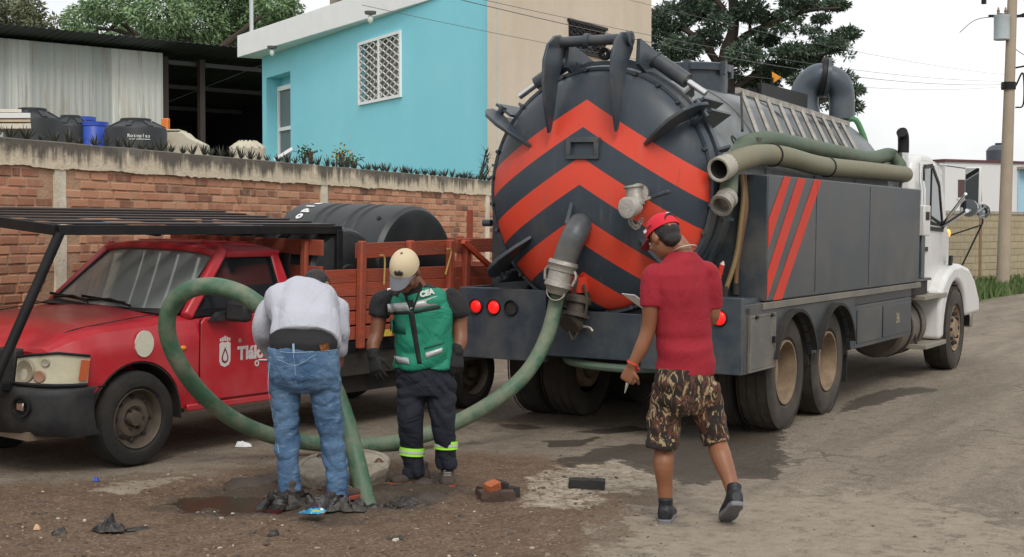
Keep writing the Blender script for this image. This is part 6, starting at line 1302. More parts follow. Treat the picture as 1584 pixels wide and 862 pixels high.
def shoe(name, ank, fwd, m, solem, parent, ln=.27, up=(0,0,1), zs=.0, h=.10, accent=None):
    """ank: ankle point above heel; the sole lies ank - up*h"""
    f = Vector(fwd).normalized(); u = Vector(up).normalized(); f = (f - u*u.dot(f)).normalized(); s_ = f.cross(u); A = Vector(ank) - u*h
    P = lambda x, y, z: A + s_*x + f*y + u*z
    fl = Flesh(); fl.loft([(P(0,-.076,.045), s_*.028, u*.034), (P(0,-.055,.055), s_*.042, u*.055), (P(0,.0,.06), s_*.045, u*.058), (P(0,.06,.05), s_*.043, u*.045), (P(.0,.115,.038), s_*.049, u*.033), (P(0,.165,.033), s_*.046, u*.027), (P(0,.195,.03), s_*.032, u*.02)], 16, 2.4)
    fl.loft([(P(0,-.012,.05), s_*.041, f*.054), (P(0,-.014,.10), s_*.041, f*.052), (P(0,-.018,.140), s_*.043, f*.052)], 14)
    o = fl.fuse(name, m, parent, .007, 4)
    out_ = [(-.030,-.075),(-.040,-.03),(-.036,.03),(-.046,.10),(-.046,.155),(-.028,.20),(.0,.208),(.026,.20),(.045,.155),(.048,.10),(.038,.03),(.040,-.03),(.030,-.075),(0,-.083)]
    V = [P(x*1.06, y*1.02, -.002) for x, y in out_] + [P(x*1.08, y*1.03, .026) for x, y in out_]; k = len(out_)
    MB().add(V, [tuple(range(k)), tuple(range(2*k-1, k-1, -1))] + [(i, (i+1) % k, k+(i+1) % k, k+i) for i in range(k)]).build('sole', solem, o, bev=.006)
    for y in (.03, .055, .08, .105): MB().bar(P(-.022, y, .108 - (y-.03)*.45), P(.022, y, .108 - (y-.03)*.45), .007).build('lace', accent or pm('lace_grey', (.25,.25,.25), .8), o)
    return o
def cap(parent, P, M, m, brimm, sc=1.0, back_gap=False, name='cap', tilt=0.0):
    V = []; F = []; n_, k_ = 28, 9
    for i in range(k_ + 1):
        t = math.pi/2*i/k_
        for j in range(n_):
            a = 2*math.pi*j/n_; x, y = math.cos(a)*.088*math.cos(t)**.8, math.sin(a)*.110*math.cos(t)**.8; z = .034 + .104*math.sin(t) + (0 if i else .004*math.sin(a))
            V.append(P(x, y - .006, z - (.012*math.sin(a) if i == 0 else 0)))
    for i in range(k_):
        for j in range(n_): F.append((i*n_+j, i*n_+(j+1) % n_, (i+1)*n_+(j+1) % n_, (i+1)*n_+j))
    o = MB().add(V, F).build(name, m, parent, smooth=60); o.modifiers.new('s', 'SOLIDIFY').thickness = .005
    V = []; kk = 14; rows = ((.0, .0), (.03, -.004), (.06, -.012), (.085, -.022))
    for r_, (dy, dz) in enumerate(rows):
        for i in range(kk + 1):
            u = i/kk*2 - 1; a = math.pi/2 + u*1.12; cx, cy = math.cos(a)*.089, math.sin(a)*.111; fl_ = (1 - abs(u)**2.6)
            V.append(P(cx*(1 - .05*r_*abs(u)), cy - .006 + dy*fl_, .036 + dz*fl_ - .020*u*u))
    F = [(r_*(kk+1)+i, r_*(kk+1)+i+1, (r_+1)*(kk+1)+i+1, (r_+1)*(kk+1)+i) for r_ in range(3) for i in range(kk)]
    b = MB().add(V, F).build('brim', brimm, o, smooth=60); b.modifiers.new('s', 'SOLIDIFY').thickness = .005
    MB().ball(P(0,-.006,.139), .008, 8, 6).build('button', brimm if not back_gap else m, o); return o
PZ = YAW - R(90)                          # person frames: x = camera right, y = away, z = up
# ---------------------------------------------------------------- man in red shirt, seen from behind, walking
D1 = (gr(1036, 806) - CO).dot(CF); S1_ = D1 / FPX; b1 = at(1050, 806, D1); b1.z = 0
red_man = thing('person', 'person in red T-shirt, red cap and camouflage shorts walking towards the tanker', 'person', b1, PZ)
def q1(px, py, y=0.0): k = (D1 + y) / D1; return Vector(((px - 1050)*S1_*k + (k - 1)*(1050 - 792)*S1_ , y, CAMH - (py - HY)*S1_*k))
fwd1 = Vector((-.55, .84, 0)); sd1 = Vector((.84, .55, 0))     # body turned a little to the left
fl = Flesh()
NK = q1(1056, 386, .02); HD = q1(1026, 368, .06)
hf = Vector((-.50, .73, -.46)); hu = Vector((-.24, .34, .92)); Ph, Mh = head(fl, HD, hf, hu, 1.02)
fl.limb([q1(1060, 412, .0), q1(1055, 390, .02), q1(1042, 373, .04)], [.05, .056, .056])
LS, RS = q1(1009, 424, -.06), q1(1094, 420, .05)
fl.limb([LS, RS], [.045, .045])
for (z0, w_) in (): pass
fl.loft([(q1(1058, 560, .0), sd1*.145, fwd1*.10), (q1(1057, 500, 0), sd1*.14, fwd1*.095), (q1(1054, 440, 0), sd1*.15, fwd1*.10), (q1(1055, 412, .01), sd1*.09, fwd1*.065)], 16)
# left arm hanging with tool
EL, WL_ = q1(1002, 507, -.05), q1(976, 566, -.04)
fl.limb([LS, q1(1006, 462, -.08), EL, q1(990, 540, -.05), WL_], [.045, .048, .043, .04, .028])
dL = (q1(966, 592, -.02) - WL_).normalized(); hand(fl, WL_, dL, (.5,.75,0), (.55,-.5,0), 1.15, 1.0, .04)
# right arm bent forward holding a folded sheet
ER = q1(1099, 492, .08); WR_ = q1(1040, 486, .34)
fl.limb([RS, q1(1099, 450, .06), ER, q1(1075, 488, .22), WR_], [.045, .048, .043, .04, .028])
dR = (q1(1006, 474, .40) - WR_); hand(fl, WR_, dR, (0,-.3,.9), (0,.8,.4), .7)
# legs
LH, LK, LA = q1(1035, 590, .0), q1(1030, 672, .05), q1(1030, 778, .0)
fl.limb([LH, LK, q1(1026, 715, -.015), q1(1028, 750, .0), LA], [.06, .055, .058, .045, .038])
RH, RK, RA = q1(1085, 590, .0), q1(1104, 668, .08), q1(1134, 762, -.14)
fl.limb([RH, RK, q1(1115, 705, -.04), q1(1127, 738, -.10), RA], [.06, .055, .060, .046, .038])
body = fl.fuse('body', skinA, red_man, .0065, 3); eyes(Ph, Mh, body, 1.02)
# hair below the cap
fh = Flesh(); fh.ball(Ph(0,-.022,.016), (.0815,.092,.066), Mh); fh.ball(Ph(0,-.055,-.035), (.064,.050,.048), Mh); fh.fuse('hair', hairm, red_man, .007, 2, nfold((1,1,1), 60, .003))
redcap = pm('red_cap_cloth', (.62,.012,.03), .8, var=.08, bump=.15, bs=220)
cp_ = cap(red_man, lambda x, y, z: Ph(x, y, z*1.0), Mh, redcap, pm('dark_red_brim', (.22,.012,.02), .8), back_gap=True)
a = [Ph(.05*math.cos(t)*.9, -.101 + .010*abs(math.cos(t)), .062 + .042*math.sin(t)) for t in np.linspace(0, math.pi, 9)]
MB().add(a + [v + Mh @ Vector((0,-.008,0)) for v in a], [tuple(range(9)), tuple(range(17, 8, -1))] + [(i, i+1, 10+i, 9+i) for i in range(8)] + [(8,0,9,17)]).build('cap_opening', hairm, cp_)
wl = pm('white_print', (.75,.72,.7), .7, var=.05, bump=0); e_ = Ph(-.075,.066,.055)
lx = (Mh @ Vector((.5,.85,0))).normalized(); lz = Mh @ Vector((0,0,1)); MB().box(Ph(-.090,.035,.058), (.004,.022,.018), Mh).build('cap_logo', wl, cp_); MB().box(Ph(-.091,-.005,.066), (.004,.045,.006), Mh).build('cap_script', pm('dark_print', (.2,.01,.02), .7), cp_)
MB().box(Ph(.0,-.092,.108), (.03,.008,.006), Mh).build('cap_highlight', wl, cp_)  # white sliver painted as the highlight above the cap opening
# shirt
redshirt = pm('red_cotton', (.27,.007,.018), .85, fold=(4.,.28,(1.4,1.4,.9)), var=.32, vs=2.4, bump=.12, bs=260)
fl = Flesh()
sh = [(q1(1058, 580), .178, .125), (q1(1058, 560), .172, .122), (q1(1057, 520), .162, .115), (q1(1054, 480), .170, .12), (q1(1052, 445), .178, .125), (q1(1052, 424, .0), .174, .112), (q1(1053, 410, .01), .150, .098), (q1(1055, 401, .012), .112, .088), (q1(1055, 394, .018), .080, .076), (q1(1055, 389, .02), .068, .068)]
fl.loft([(c, sd1*a, fwd1*b) for c, a, b in sh], 24, 2.3)
fl.limb([LS + Vector((.05,.02,.005)), LS + Vector((.0,.0,-.005)), q1(1006, 448, -.07), q1(1006, 474, -.075)], [.056, .060, .062, .062], hem=True)
fl.limb([RS + Vector((-.05,-.02,.005)), RS + Vector((0,0,-.005)), q1(1099, 446, .05), q1(1101, 476, .07)], [.056, .060, .060, .058], hem=True)
f1 = nfold((2.2,2.2,9), 1.5, .022, 3); f2 = nfold((6,6,2.2), 1.6, .012, 8)
def foldred(c):
    k = max(0, 1.15 - c.z) / .4; return f1(c) * min(1, .25 + k) + f2(c) * .8
fl.fuse('tshirt', redshirt, red_man, .008, 8, foldred)
# camouflage shorts
camo = bpy.data.materials.new('camouflage_cotton'); camo.use_nodes = True; t = camo.node_tree; n = t.nodes; l = t.links.new; pb = n['Principled BSDF']; co = n.new('ShaderNodeTexCoord').outputs['Object']
na = nz(19, 2, .5, (1.2,1.2,.6), 1.8); nb2 = nz(24, 2, .5, (1,1,.7), 2.4); nc = nz(15, 2, .5, (1,1,.65), 1.4)
c = mixc(sstep(nc, .50, .53), (.018,.013,.010), (.085,.032,.020)); c = mixc(sstep(na, .575, .60), c, (.30,.225,.12)); c = mixc(sstep(nb2, .60, .625), c, (.014,.011,.009))
l(c, pb.inputs['Base Color']); pb.inputs['Roughness'].default_value = .9
fl = Flesh()
fl.loft([(q1(1058, 566), sd1*.178, fwd1*.125), (q1(1058, 590), sd1*.186, fwd1*.135), (q1(1059, 615), sd1*.176, fwd1*.13), (q1(1060, 640), sd1*.12, fwd1*.09)], 20, 2.2)
fl.limb([q1(1034, 598, -.01), q1(1027, 650, .01), q1(1023, 693, .0)], [.098, .094, .092], hem=True); fl.limb([q1(1086, 598, .01), q1(1098, 645, .05), q1(1109, 684, .03)], [.096, .088, .080], hem=True)
fl.fuse('shorts', camo, red_man, .008, 4, nfold((4,4,8), 1.8, .016, 5))
# necklace, bracelet, shoes
m = MB(); cn = q1(1057, 390, .015); pts = [cn + sd1*.070*math.cos(t) + fwd1*.064*math.sin(t) + Vector((0,0,.012 - .028*math.sin(t))) for t in np.linspace(0, 2*math.pi, 26)]
m.tube(pts, .0045, 6); m.build('necklace', pm('silver_chain', (.6,.55,.45), .3, metal=.8), red_man)
cw = WL_ + (EL - WL_).normalized()*.02; m = MB(); m.lathe([(-.006,.031),(.006,.031),(.006,.035),(-.006,.035)], cw, EL - WL_, 16, True); m.build('bracelet', pm('red_thread', (.55,.06,.03), .7), red_man)
nav = pm('navy_sneaker', (.007,.008,.011), .5, var=.2, bump=.3, bs=90); sole_d = pm('grey_black_sole', (.15,.15,.16), .7, var=.3)
wacc = pm('shoe_white', (.45,.47,.5), .6)
s1_ = shoe('shoe', LA + Vector((0,.0,.01)), (.22,.95,0), nav, sole_d, red_man, h=.115, accent=wacc)
s2_ = shoe('shoe', RA + Vector((.0,0,.0)), (-.1,.72,-.45), nav, sole_d, red_man, up=(.03,.50,.86), h=.10, accent=wacc)
for s_, A in ((s1_, LA), (s2_, RA)): MB().bar(A + Vector((-.006,-.052,.0)), A + Vector((.003,-.062,-.05)), .014, .006).build('heel_stripe', wacc, s_)
# things he holds
pc = WL_ + dL*.07 + Vector((.012,.02,0)); pl = thing('pliers', 'red-handled pliers in the left hand of the person in red', 'pliers', b1, PZ)
MB().tube([pc + Vector((.05,-.005,.055)), pc + Vector((.025,0,.03)), pc], [.014,.013,.010], 10).build('handle', pm('red_grip', (.6,.02,.015), .4), pl); MB().tube([pc + Vector((.05,.02,.045)), pc + Vector((.02,.012,.02)), pc], .010, 8).build('handle', MATS['red_grip'], pl)
MB().tube([pc, pc + Vector((-.012,0,-.045)), pc + Vector((-.024,0,-.09))], [.010,.009,.003], 8).build('jaw', chrome, pl)
ps = thing('folded_paper', 'white folded paper in the right hand of the person in red', 'paper', b1, PZ); c = q1(988, 468, .44); X = Vector((.07,.05,-.05)); Y_ = Vector((.03,-.10,.0))
MB().add([c - X - Y_, c + X - Y_, c + X + Y_, c - X + Y_, c - X - Y_ + Vector((0,0,.006)), c + X - Y_ + Vector((0,0,.006)), c + X + Y_ + Vector((0,0,.006)), c - X + Y_ + Vector((0,0,.006))], [(3,2,1,0),(4,5,6,7),(0,1,5,4),(1,2,6,5),(2,3,7,6),(3,0,4,7)]).build('sheet', pm('paper_white', (.75,.76,.78), .7, var=.05), ps, smooth=0)

# ---------------------------------------------------------------- man in green vest, facing us, looking down
D2 = (gr(660, 752) - CO).dot(CF); S2_ = D2 / FPX; b2 = at(660, 752, D2); b2.z = 0
vest_man = thing('person', 'person in green reflective vest and beige cap looking down at the manhole', 'person', b2, PZ)
def q2(px, py, y=0.0): k = (D2 + y) / D2; return Vector(((px - 660)*S2_*k + (k - 1)*(660 - 792)*S2_, y, CAMH - (py - HY)*S2_*k))
X1 = Vector((1,0,0)); Yn = Vector((0,-1,0))
fl = Flesh(); HD = q2(628, 420, -.20); hf = Vector((-.22,-.72,-.62)); hu = Vector((-.12,-.60,.78)); Ph, Mh = head(fl, HD, hf, hu, 1.05)
fl.limb([q2(652, 462, .0), q2(646, 447, -.06), q2(636, 432, -.13)], [.085, .065, .06])
LS, RS = q2(600, 462, -.0), q2(698, 456, .0)
fl.limb([LS, RS], [.045,.045]); fl.loft([(q2(660, 560), X1*.16, Yn*.11), (q2(657, 500,-.02), X1*.16, Yn*.115), (q2(651, 455,-.02), X1*.16, Yn*.10)], 16)
EL, WL_ = q2(584, 516, -.02), q2(578, 548, -.08); ER, WR_ = q2(712, 510, .0), q2(708, 542, -.06)
fl.limb([LS, q2(588, 486, .0), EL, q2(578, 532, -.05), WL_], [.046,.052,.046,.046,.036]); fl.limb([RS, q2(710, 482, .01), ER, q2(712, 528, -.03), WR_], [.046,.052,.048,.047,.037])
LK, LA = q2(634, 650, -.07), q2(642, 728, .02); RK, RA = q2(686, 650, -.06), q2(692, 722, .03)
fl.limb([q2(640, 575), LK + Vector((0,.02,0)), LA], [.06,.04,.035]); fl.limb([q2(682, 575), RK + Vector((0,.02,0)), RA], [.06,.04,.035])
body = fl.fuse('body', skinB, vest_man, .0065, 3); eyes(Ph, Mh, body, 1.05)
fh = Flesh(); fh.ball(Ph(0,-.03,.025), (.085,.09,.085), Mh); fh.ball(Ph(0,-.05,-.02), (.075,.06,.06), Mh); fh.fuse('hair', hairm, vest_man, .008, 2)
capm = pm('beige_cap_cloth', (.56,.46,.30), .85, var=.08, vs=5, bump=.15, bs=220); brm = pm('grey_brim', (.11,.115,.125), .8, var=.1)
cp_ = cap(vest_man, Ph, Mh, capm, brm, 1.05)
lg = pm('dark_emblem', (.06,.05,.04), .8)
for dx, w_, z0, z1 in ((-.021,.010,.062,.085),(-.008,.012,.058,.094),(.006,.011,.058,.086),(.019,.010,.060,.090)): MB().box(Ph(dx, .101 - .5*abs(dx)*.1, (z0+z1)/2), (w_,.012,z1-z0), Mh).build('cap_emblem', lg, cp_)
MB().box(Ph(.045,.172,.012), (.03,.010,.006), Mh @ Matrix.Rotation(.5, 3, 'Z')).build('brim_logo', wl, cp_)
# black shirt
blackshirt = pm('black_cotton', (.014,.014,.015), .9, fold=(6.,.5,(1,1,1)), var=.2, bump=.15, bs=220)
fl = Flesh(); tors = [(q2(658, 556), .175, .125), (q2(657, 520,-.01), .172,.128), (q2(655, 480,-.02), .185,.135), (q2(652, 455,-.02), .175,.115), (q2(649, 444,-.03), .115,.085), (q2(647, 440,-.05), .075,.07)]
fl.loft([(c, X1*a, Yn*b) for c, a, b in tors], 22, 2.4)
fl.limb([LS + Vector((.03,0,0)), q2(590, 470), q2(586, 490,-.01)], [.066,.070,.070], hem=True); fl.limb([RS + Vector((-.03,0,0)), q2(704, 468), q2(710, 489, .0)], [.068,.072,.070], hem=True)
fl.fuse('tshirt', blackshirt, vest_man, .009, 5, nfold((4,4,6), 1.6, .018, 2))
# vest
vgreen = pm('green_vest_cloth', (.006,.20,.12), .7, fold=(5.,.35,(1,1,1)), var=.12, vs=5, bump=.15, bs=200)
fl = Flesh(); vt = [(q2(657, 568), .195,.150), (q2(657, 550), .192,.150), (q2(656, 515,-.01), .186,.150), (q2(654, 478,-.02), .190,.155), (q2(652, 455,-.02), .172,.135), (q2(650, 444,-.025), .125,.10)]
fl.loft([(c, X1*a, Yn*b) for c, a, b in vt], 26, 2.6)
vf = wfold((4,4,6), 1.4, .026, 11); vest = fl.fuse('vest', vgreen, vest_man, .009, 5, vf)
# drape strips onto the vest surface with a ray from the front
bpy.context.view_layer.update()
from mathutils.bvhtree import BVHTree
def bvh(o): me = o.data; return BVHTree.FromPolygons([v.co.copy() for v in me.vertices], [tuple(p.vertices) for p in me.polygons])
vb = bvh(vest)
def drape(px, py, lift=.003):
    o = q2(px, py, -1.2); d = (q2(px, py, .3) - o).normalized(); h = vb.ray_cast(o, d); return (h[0] if h[0] else q2(px, py, -.15)) - d*lift
def strip(name, top_, bot, m, parent, k=14, lift=.004):
    V = []
    for i in range(k + 1):
        u = i / k
        for (a, b) in (top_, bot):
            V.append(drape(a[0] + (b[0]-a[0])*u, a[1] + (b[1]-a[1])*u, lift))
    o = MB().add(V, [(2*i, 2*i+2, 2*i+3, 2*i+1) for i in range(k)]).build(name, m, parent, smooth=180); o.modifiers.new('s', 'SOLIDIFY').thickness = .003; return o
refl = pm('reflective_tape', (.42,.43,.43), .4, metal=.2, var=.08, vs=20); blkc = pm('black_trim', (.010,.012,.012), .85)
strip('reflective_band', ((600, 470), (630, 467)), ((601, 482), (634, 480)), refl, vest); strip('reflective_band', ((645, 466), (677, 457)), ((640, 478), (677, 471)), refl, vest)
strip('black_band', ((601, 483), (634, 481)), ((602, 487), (635, 485)), blkc, vest); strip('black_band', ((640, 480), (682, 472)), ((640, 485), (682, 477)), blkc, vest)
strip('zip', ((632, 482), (646, 562)), ((641, 482), (653, 562)), blkc, vest)
strip('lower_tape', ((610, 550), (632, 553)), ((612, 560), (634, 563)), refl, vest); strip('lower_tape', ((658, 545), (685, 537)), ((659, 554), (684, 545)), refl, vest)
strip('pocket_flap', ((657, 536), (688, 527)), ((657, 540), (688, 531)), pm('dark_green_trim', (.006,.11,.07), .8), vest); strip('pocket', ((606, 494), (628, 496)), ((607, 514), (628, 517)), MATS['dark_green_trim'], vest); strip('pen', ((604, 492), (606, 492)), ((604, 512), (606, 512)), blkc, vest)
# open neck showing the black shirt
V = [drape(623, 440, .004), drape(652, 436, .004), drape(654, 452, .004), drape(644, 468, .005), drape(637, 478, .005), drape(629, 466, .005), drape(622, 452, .004)]
MB().add(V, [(0,6,5),(0,5,1),(1,5,2),(2,5,3),(3,5,4)]).build('neck_opening', blackshirt, vest)
strip('lapel', ((621, 442), (636, 480)), ((624, 442), (639, 480)), blkc, vest, 8, .006); strip('lapel', ((655, 440), (640, 480)), ((652, 440), (637, 480)), blkc, vest, 8, .006)
MB().box(drape(637, 477, .006), (.012,.004,.012)).build('zip_pull', wl, vest)
tx = drape(661, 453, .014); txr = (drape(666, 451.5, .004) - drape(655, 454.5, .004)); text('CEA', .050, pm('vest_letter', (.85,.85,.82), .7, bump=0), vest, basis(tx, txr, (0,-.25,1)), bold=.003)
# trousers with lime bands
navy = pm('navy_work_trousers', (.010,.013,.022), .9, fold=(5.,.4,(1,1,1.3)), var=.2, bump=.15, bs=180)
fl = Flesh(); fl.loft([(q2(658, 555), X1*.182, Yn*.135), (q2(659, 590), X1*.188, Yn*.14), (q2(660, 610), X1*.182, Yn*.135)], 20, 2.4)
fl.limb([q2(638, 595), q2(634, 645, -.05), q2(637, 690, .0), q2(642, 736, .02)], [.104,.086,.074,.068], hem=True); fl.limb([q2(682, 595), q2(685, 645, -.04), q2(689, 690, .0), q2(692, 722, .03)], [.102,.084,.072,.066], hem=True)
tro = fl.fuse('trousers', navy, vest_man, .009, 5, wfold((4,4,6), 1.6, .020, 4))
lime = pm('lime_tape', (.38,.85,.06), .5, var=.05, emit=(.38,.85,.06), es=.0)
for (c, r_, tilt) in ((q2(637.5, 697, .003), .080, .08), (q2(689.5, 687, .003), .077, .03)):
    for dz, m_, hh_ in ((.0, lime, .026), (0, pm('silver_tape', (.5,.52,.5), .4), .008)): MB().lathe([(-hh_, r_ + (.004 if hh_ < .02 else .001)), (hh_, r_ + (.004 if hh_ < .02 else .001))], c, (tilt, 0, 1), 28).build('ankle_band', m_, tro)
glove = pm('black_glove', (.012,.012,.013), .8, var=.25, bump=.3, bs=120)
fl = Flesh(); dv = (q2(586, 590, -.12) - WL_); fl.limb([WL_ + Vector((0,.01,.03)), WL_ + Vector((0,0,-.02))], [.043,.040]); hand(fl, WL_, dv, (.3,.9,.1), (.7,-.5,0), .45, 1.18, .12); fl.fuse('glove', glove, vest_man, .007, 2)
fl = Flesh(); dv = (q2(706, 585, -.10) - WR_); fl.limb([WR_ + Vector((0,.01,.03)), WR_ + Vector((0,0,-.02))], [.043,.040]); hand(fl, WR_, dv, (-.3,.9,.1), (-.7,-.5,0), .55, 1.18, .08); fl.fuse('glove', glove, vest_man, .007, 2)
brown = pm('muddy_boot', (.055,.040,.030), .9, var=.3, vs=14, bump=.4, bs=60); osole = pm('orange_sole', (.28,.055,.025), .8, var=.3, vs=20)
shoe('shoe', LA + Vector((.02,.02,.0)), (-.85,-.50,0), brown, osole, vest_man, h=LA.z - .008); shoe('shoe', RA + Vector((0,0,-.0)), (.05,-1,0), brown, osole, vest_man, h=RA.z - .008)

# ---------------------------------------------------------------- man in jeans, bent over with his back to us
D3 = (gr(487, 779) - CO).dot(CF); S3_ = D3 / FPX; b3 = at(487, 779, D3); b3.z = 0
jeans_man = thing('person', 'person in light grey long-sleeved shirt and blue jeans bent over the manhole', 'person', b3, PZ)
def q3(px, py, y=0.0): k = (D3 + y) / D3; return Vector(((px - 487)*S3_*k + (k - 1)*(487 - 792)*S3_, y, CAMH - (py - HY)*S3_*k))
Yf = Vector((0,1,0)); Bf = Vector((0,.75,-.66)); fl = Flesh()
HD = q3(492, 447, .64); hf = Vector((.35,.55,-.75)); hu = Vector((.05,.80,.60)); Ph, Mh = head(fl, HD, hf, hu, 1.03)
fl.limb([q3(478, 452, .42), q3(484, 452, .52), q3(490, 449, .60)], [.07,.06,.058])
LS, RS = q3(428, 468, .34), q3(510, 466, .36); fl.limb([LS, RS], [.03,.03])
fl.loft([(q3(470, 545, .0), X1*.14, Bf*.10), (q3(470, 505, .12), X1*.14, Bf*.10), (q3(469, 470, .28), X1*.14, Bf*.09), (q3(470, 456, .38), X1*.11, Bf*.07)], 16)
EL, WL_ = q3(407, 512, .36), q3(427, 560, .55); ER, WR_ = q3(527, 508, .34), q3(527, 546, .42)
fl.limb([LS, q3(408, 490, .36), EL, q3(410, 535, .47), WL_], [.03,.03,.03,.03,.028]); fl.limb([RS, q3(530, 484, .36), ER, q3(529, 528, .37), WR_], [.03,.03,.03,.03,.028])
hand(fl, WL_, q3(455, 590, .60) - WL_, (.8,.2,-.2), (.2,-.5,.6), .9); hand(fl, WR_, q3(526, 575, .44) - WR_, (-.8,.3,0), (0,.8,.3), .9)
LK, LA = q3(447, 668, .02), q3(450, 760, .0); RK, RA = q3(512, 668, .03), q3(522, 762, .03)
fl.limb([q3(450, 570), LK, LA], [.06,.045,.035]); fl.limb([q3(498, 570), RK, RA], [.06,.045,.035])
body = fl.fuse('body', skinA, jeans_man, .0065, 3); eyes(Ph, Mh, body, 1.03)
fh = Flesh(); fh.ball(Ph(0,-.015,.035), (.083,.102,.095), Mh); fh.ball(Ph(0,-.055,-.02), (.072,.055,.06), Mh); fh.fuse('hair', hairm, jeans_man, .007, 2, nfold((1,1,1), 55, .003))
greyshirt = pm('pale_grey_knit', (.43,.44,.495), .9, fold=(4.,.30,(1.6,.8,.8)), var=.10, vs=4, bump=.12, bs=260)
fl = Flesh(); ts = [(q3(472, 529, .015), .212,.158), (q3(472, 505, .08), .214,.160), (q3(470, 484, .19), .226,.168), (q3(469, 464, .29), .226,.158), (q3(469, 450, .37), .195,.13), (q3(473, 442, .44), .110,.09), (q3(478, 440, .48), .08,.07)]
fl.loft([(c, X1*a, Bf*b) for c, a, b in ts], 26, 2.35)
fl.limb([LS + Vector((.05,0,0)), q3(416, 486, .36), q3(407, 512, .36), q3(411, 530, .46), q3(422, 550, .53)], [.092,.080,.066,.057,.046])
fl.limb([RS + Vector((-.05,0,0)), q3(521, 482, .36), q3(527, 508, .34), q3(528, 530, .37), q3(527, 546, .41)], [.092,.080,.066,.057,.046])
g1 = nfold((8,3,4), 1.3, .026, 6); g2 = nfold((5,5,5), 2.0, .010, 9)
def foldg(c): side = min(1, abs(c.x + .06)/.16); return g1(c)*(.25 + .9*side*side) + g2(c)
gs = fl.fuse('long_sleeve_shirt', greyshirt, jeans_man, .009, 6, foldg)
# lift the hem at the small of the back: black undershirt band
fl = Flesh(); fl.loft([(q3(470, 542, .005), X1*.200, Yf*.150), (q3(471, 528, .01), X1*.206, Yf*.158), (q3(471, 506, .07), X1*.198, Yf*.160)], 22, 2.4); fl.fuse('black_waistband', pm('black_elastic', (.010,.010,.012), .85, var=.2), jeans_man, .009, 3, nfold((4,4,9), 2, .005, 1))
denim = bpy.data.materials.new('washed_denim'); denim.use_nodes = True; t = denim.node_tree; n = t.nodes; l = t.links.new; pb = n['Principled BSDF']; co = n.new('ShaderNodeTexCoord').outputs['Object']
c = mixc(sstep(nz(3.2, 6, .6), .35, .7), (.036,.09,.178), (.112,.20,.318)); c = mixc(mth('MULTIPLY', sstep(nz(16, 5, .6, (1,1,2.2)), .52, .72), .6), c, (.20,.30,.41)); c = mixc(mth('MULTIPLY', nz(160, 2), .3), c, (.03,.06,.12))
l(c, pb.inputs['Base Color']); pb.inputs['Roughness'].default_value = .9
bu = n.new('ShaderNodeBump'); bu.inputs['Strength'].default_value = .25; bu.inputs['Distance'].default_value = .01; l(nz(120, 3), bu.inputs['Height'])
b4 = n.new('ShaderNodeBump'); b4.inputs['Strength'].default_value = .3; b4.inputs['Distance'].default_value = .05; l(mth('POWER', mth('ABSOLUTE', mth('SUBTRACT', nz(6, 4, .5, (1, 1, 1.7), .9), .5), 0), .6), b4.inputs['Height']); l(bu.outputs[0], b4.inputs['Normal']); l(b4.outputs[0], pb.inputs['Normal'])
fl = Flesh(); fl.loft([(q3(469, 536, .01), X1*.204, Yf*.155), (q3(470, 556, .0), X1*.216, Yf*.165), (q3(472, 580, .0), X1*.214, Yf*.165), (q3(473, 596, .01), X1*.19, Yf*.14), (q3(474, 606, .01), X1*.14, Yf*.10)], 24, 2.4)
fl.limb([q3(443, 585, .0), q3(443, 625, .01), q3(445, 680, .02), q3(447, 725, .0), q3(450, 767, .0)], [.100,.085,.072,.066,.066], hem=True); fl.limb([q3(502, 585, .01), q3(506, 625, .02), q3(514, 680, .04), q3(521, 725, .03), q3(522, 771, .03)], [.102,.090,.074,.068,.068], hem=True)
dj1 = wfold((4,4,6), 1.7, .014, 7); dj2 = wfold((5,5,11), 1.6, .014, 2)
je = fl.fuse('jeans', denim, jeans_man, .008, 4, lambda c: dj1(c)*.8 + dj2(c)*(1 if c.z < .42 else .3))
jb = bvh(je)
def drj(px, py, lift=.003): o = q3(px, py, -1.2); d = (q3(px, py, .3) - o).normalized(); h = jb.ray_cast(o, d); return (h[0] if h[0] else q3(px, py, -.15)) - d*lift
V = [drj(*p) for p in ((495,533),(509,530),(511,541),(498,543))]; MB().add(V + [v + Vector((0,.004,0)) for v in V], [(0,1,2,3),(7,6,5,4),(0,4,5,1),(1,5,6,2),(2,6,7,3),(3,7,4,0)]).build('leather_patch', pm('tan_leather', (.42,.17,.06), .7), je)
seam = pm('pale_seam', (.26,.36,.46), .9)
for pts in (((455,534),(455,548),(457,562),(458,578),(459,596)), ((418,552),(432,556),(446,562),(457,565)), ((458,565),(470,560),(482,552),(490,548)), ((418,560),(416,600),(424,650),(432,700))): MB().tube(bez([drj(*p, .001) for p in pts], 4), .0018, 5).build('seam', seam, je)
MB().tube(bez([drj(x, y, .002) for x, y in ((417,541),(440,544),(455,545),(480,544),(505,542),(523,540))], 4), .002, 5).build('seam', seam, je)
MB().bar(drj(455, 531, .004), drj(455.5, 546, .004), .012, .005).build('belt_loop', seam, je)
for c, r_ in ((q3(450, 769, 0), .0715), (q3(522, 772, .03), .0735)): MB().lathe([(-.012, r_), (-.012, r_*1.02), (.014, r_*1.02), (.014, r_)], c, (0,0,1), 26).build('cuff', pm('denim_cuff', (.10,.18,.27), .9), je)
bro2 = pm('brown_shoe', (.075,.050,.038), .9, var=.3, bump=.3); 
shoe('shoe', Vector((LA.x, LA.y, .1)), (-.15,1,0), bro2, osole, jeans_man, h=.094); shoe('shoe', Vector((RA.x, RA.y, .1)), (.55,.85,0), bro2, osole, jeans_man, h=.094)
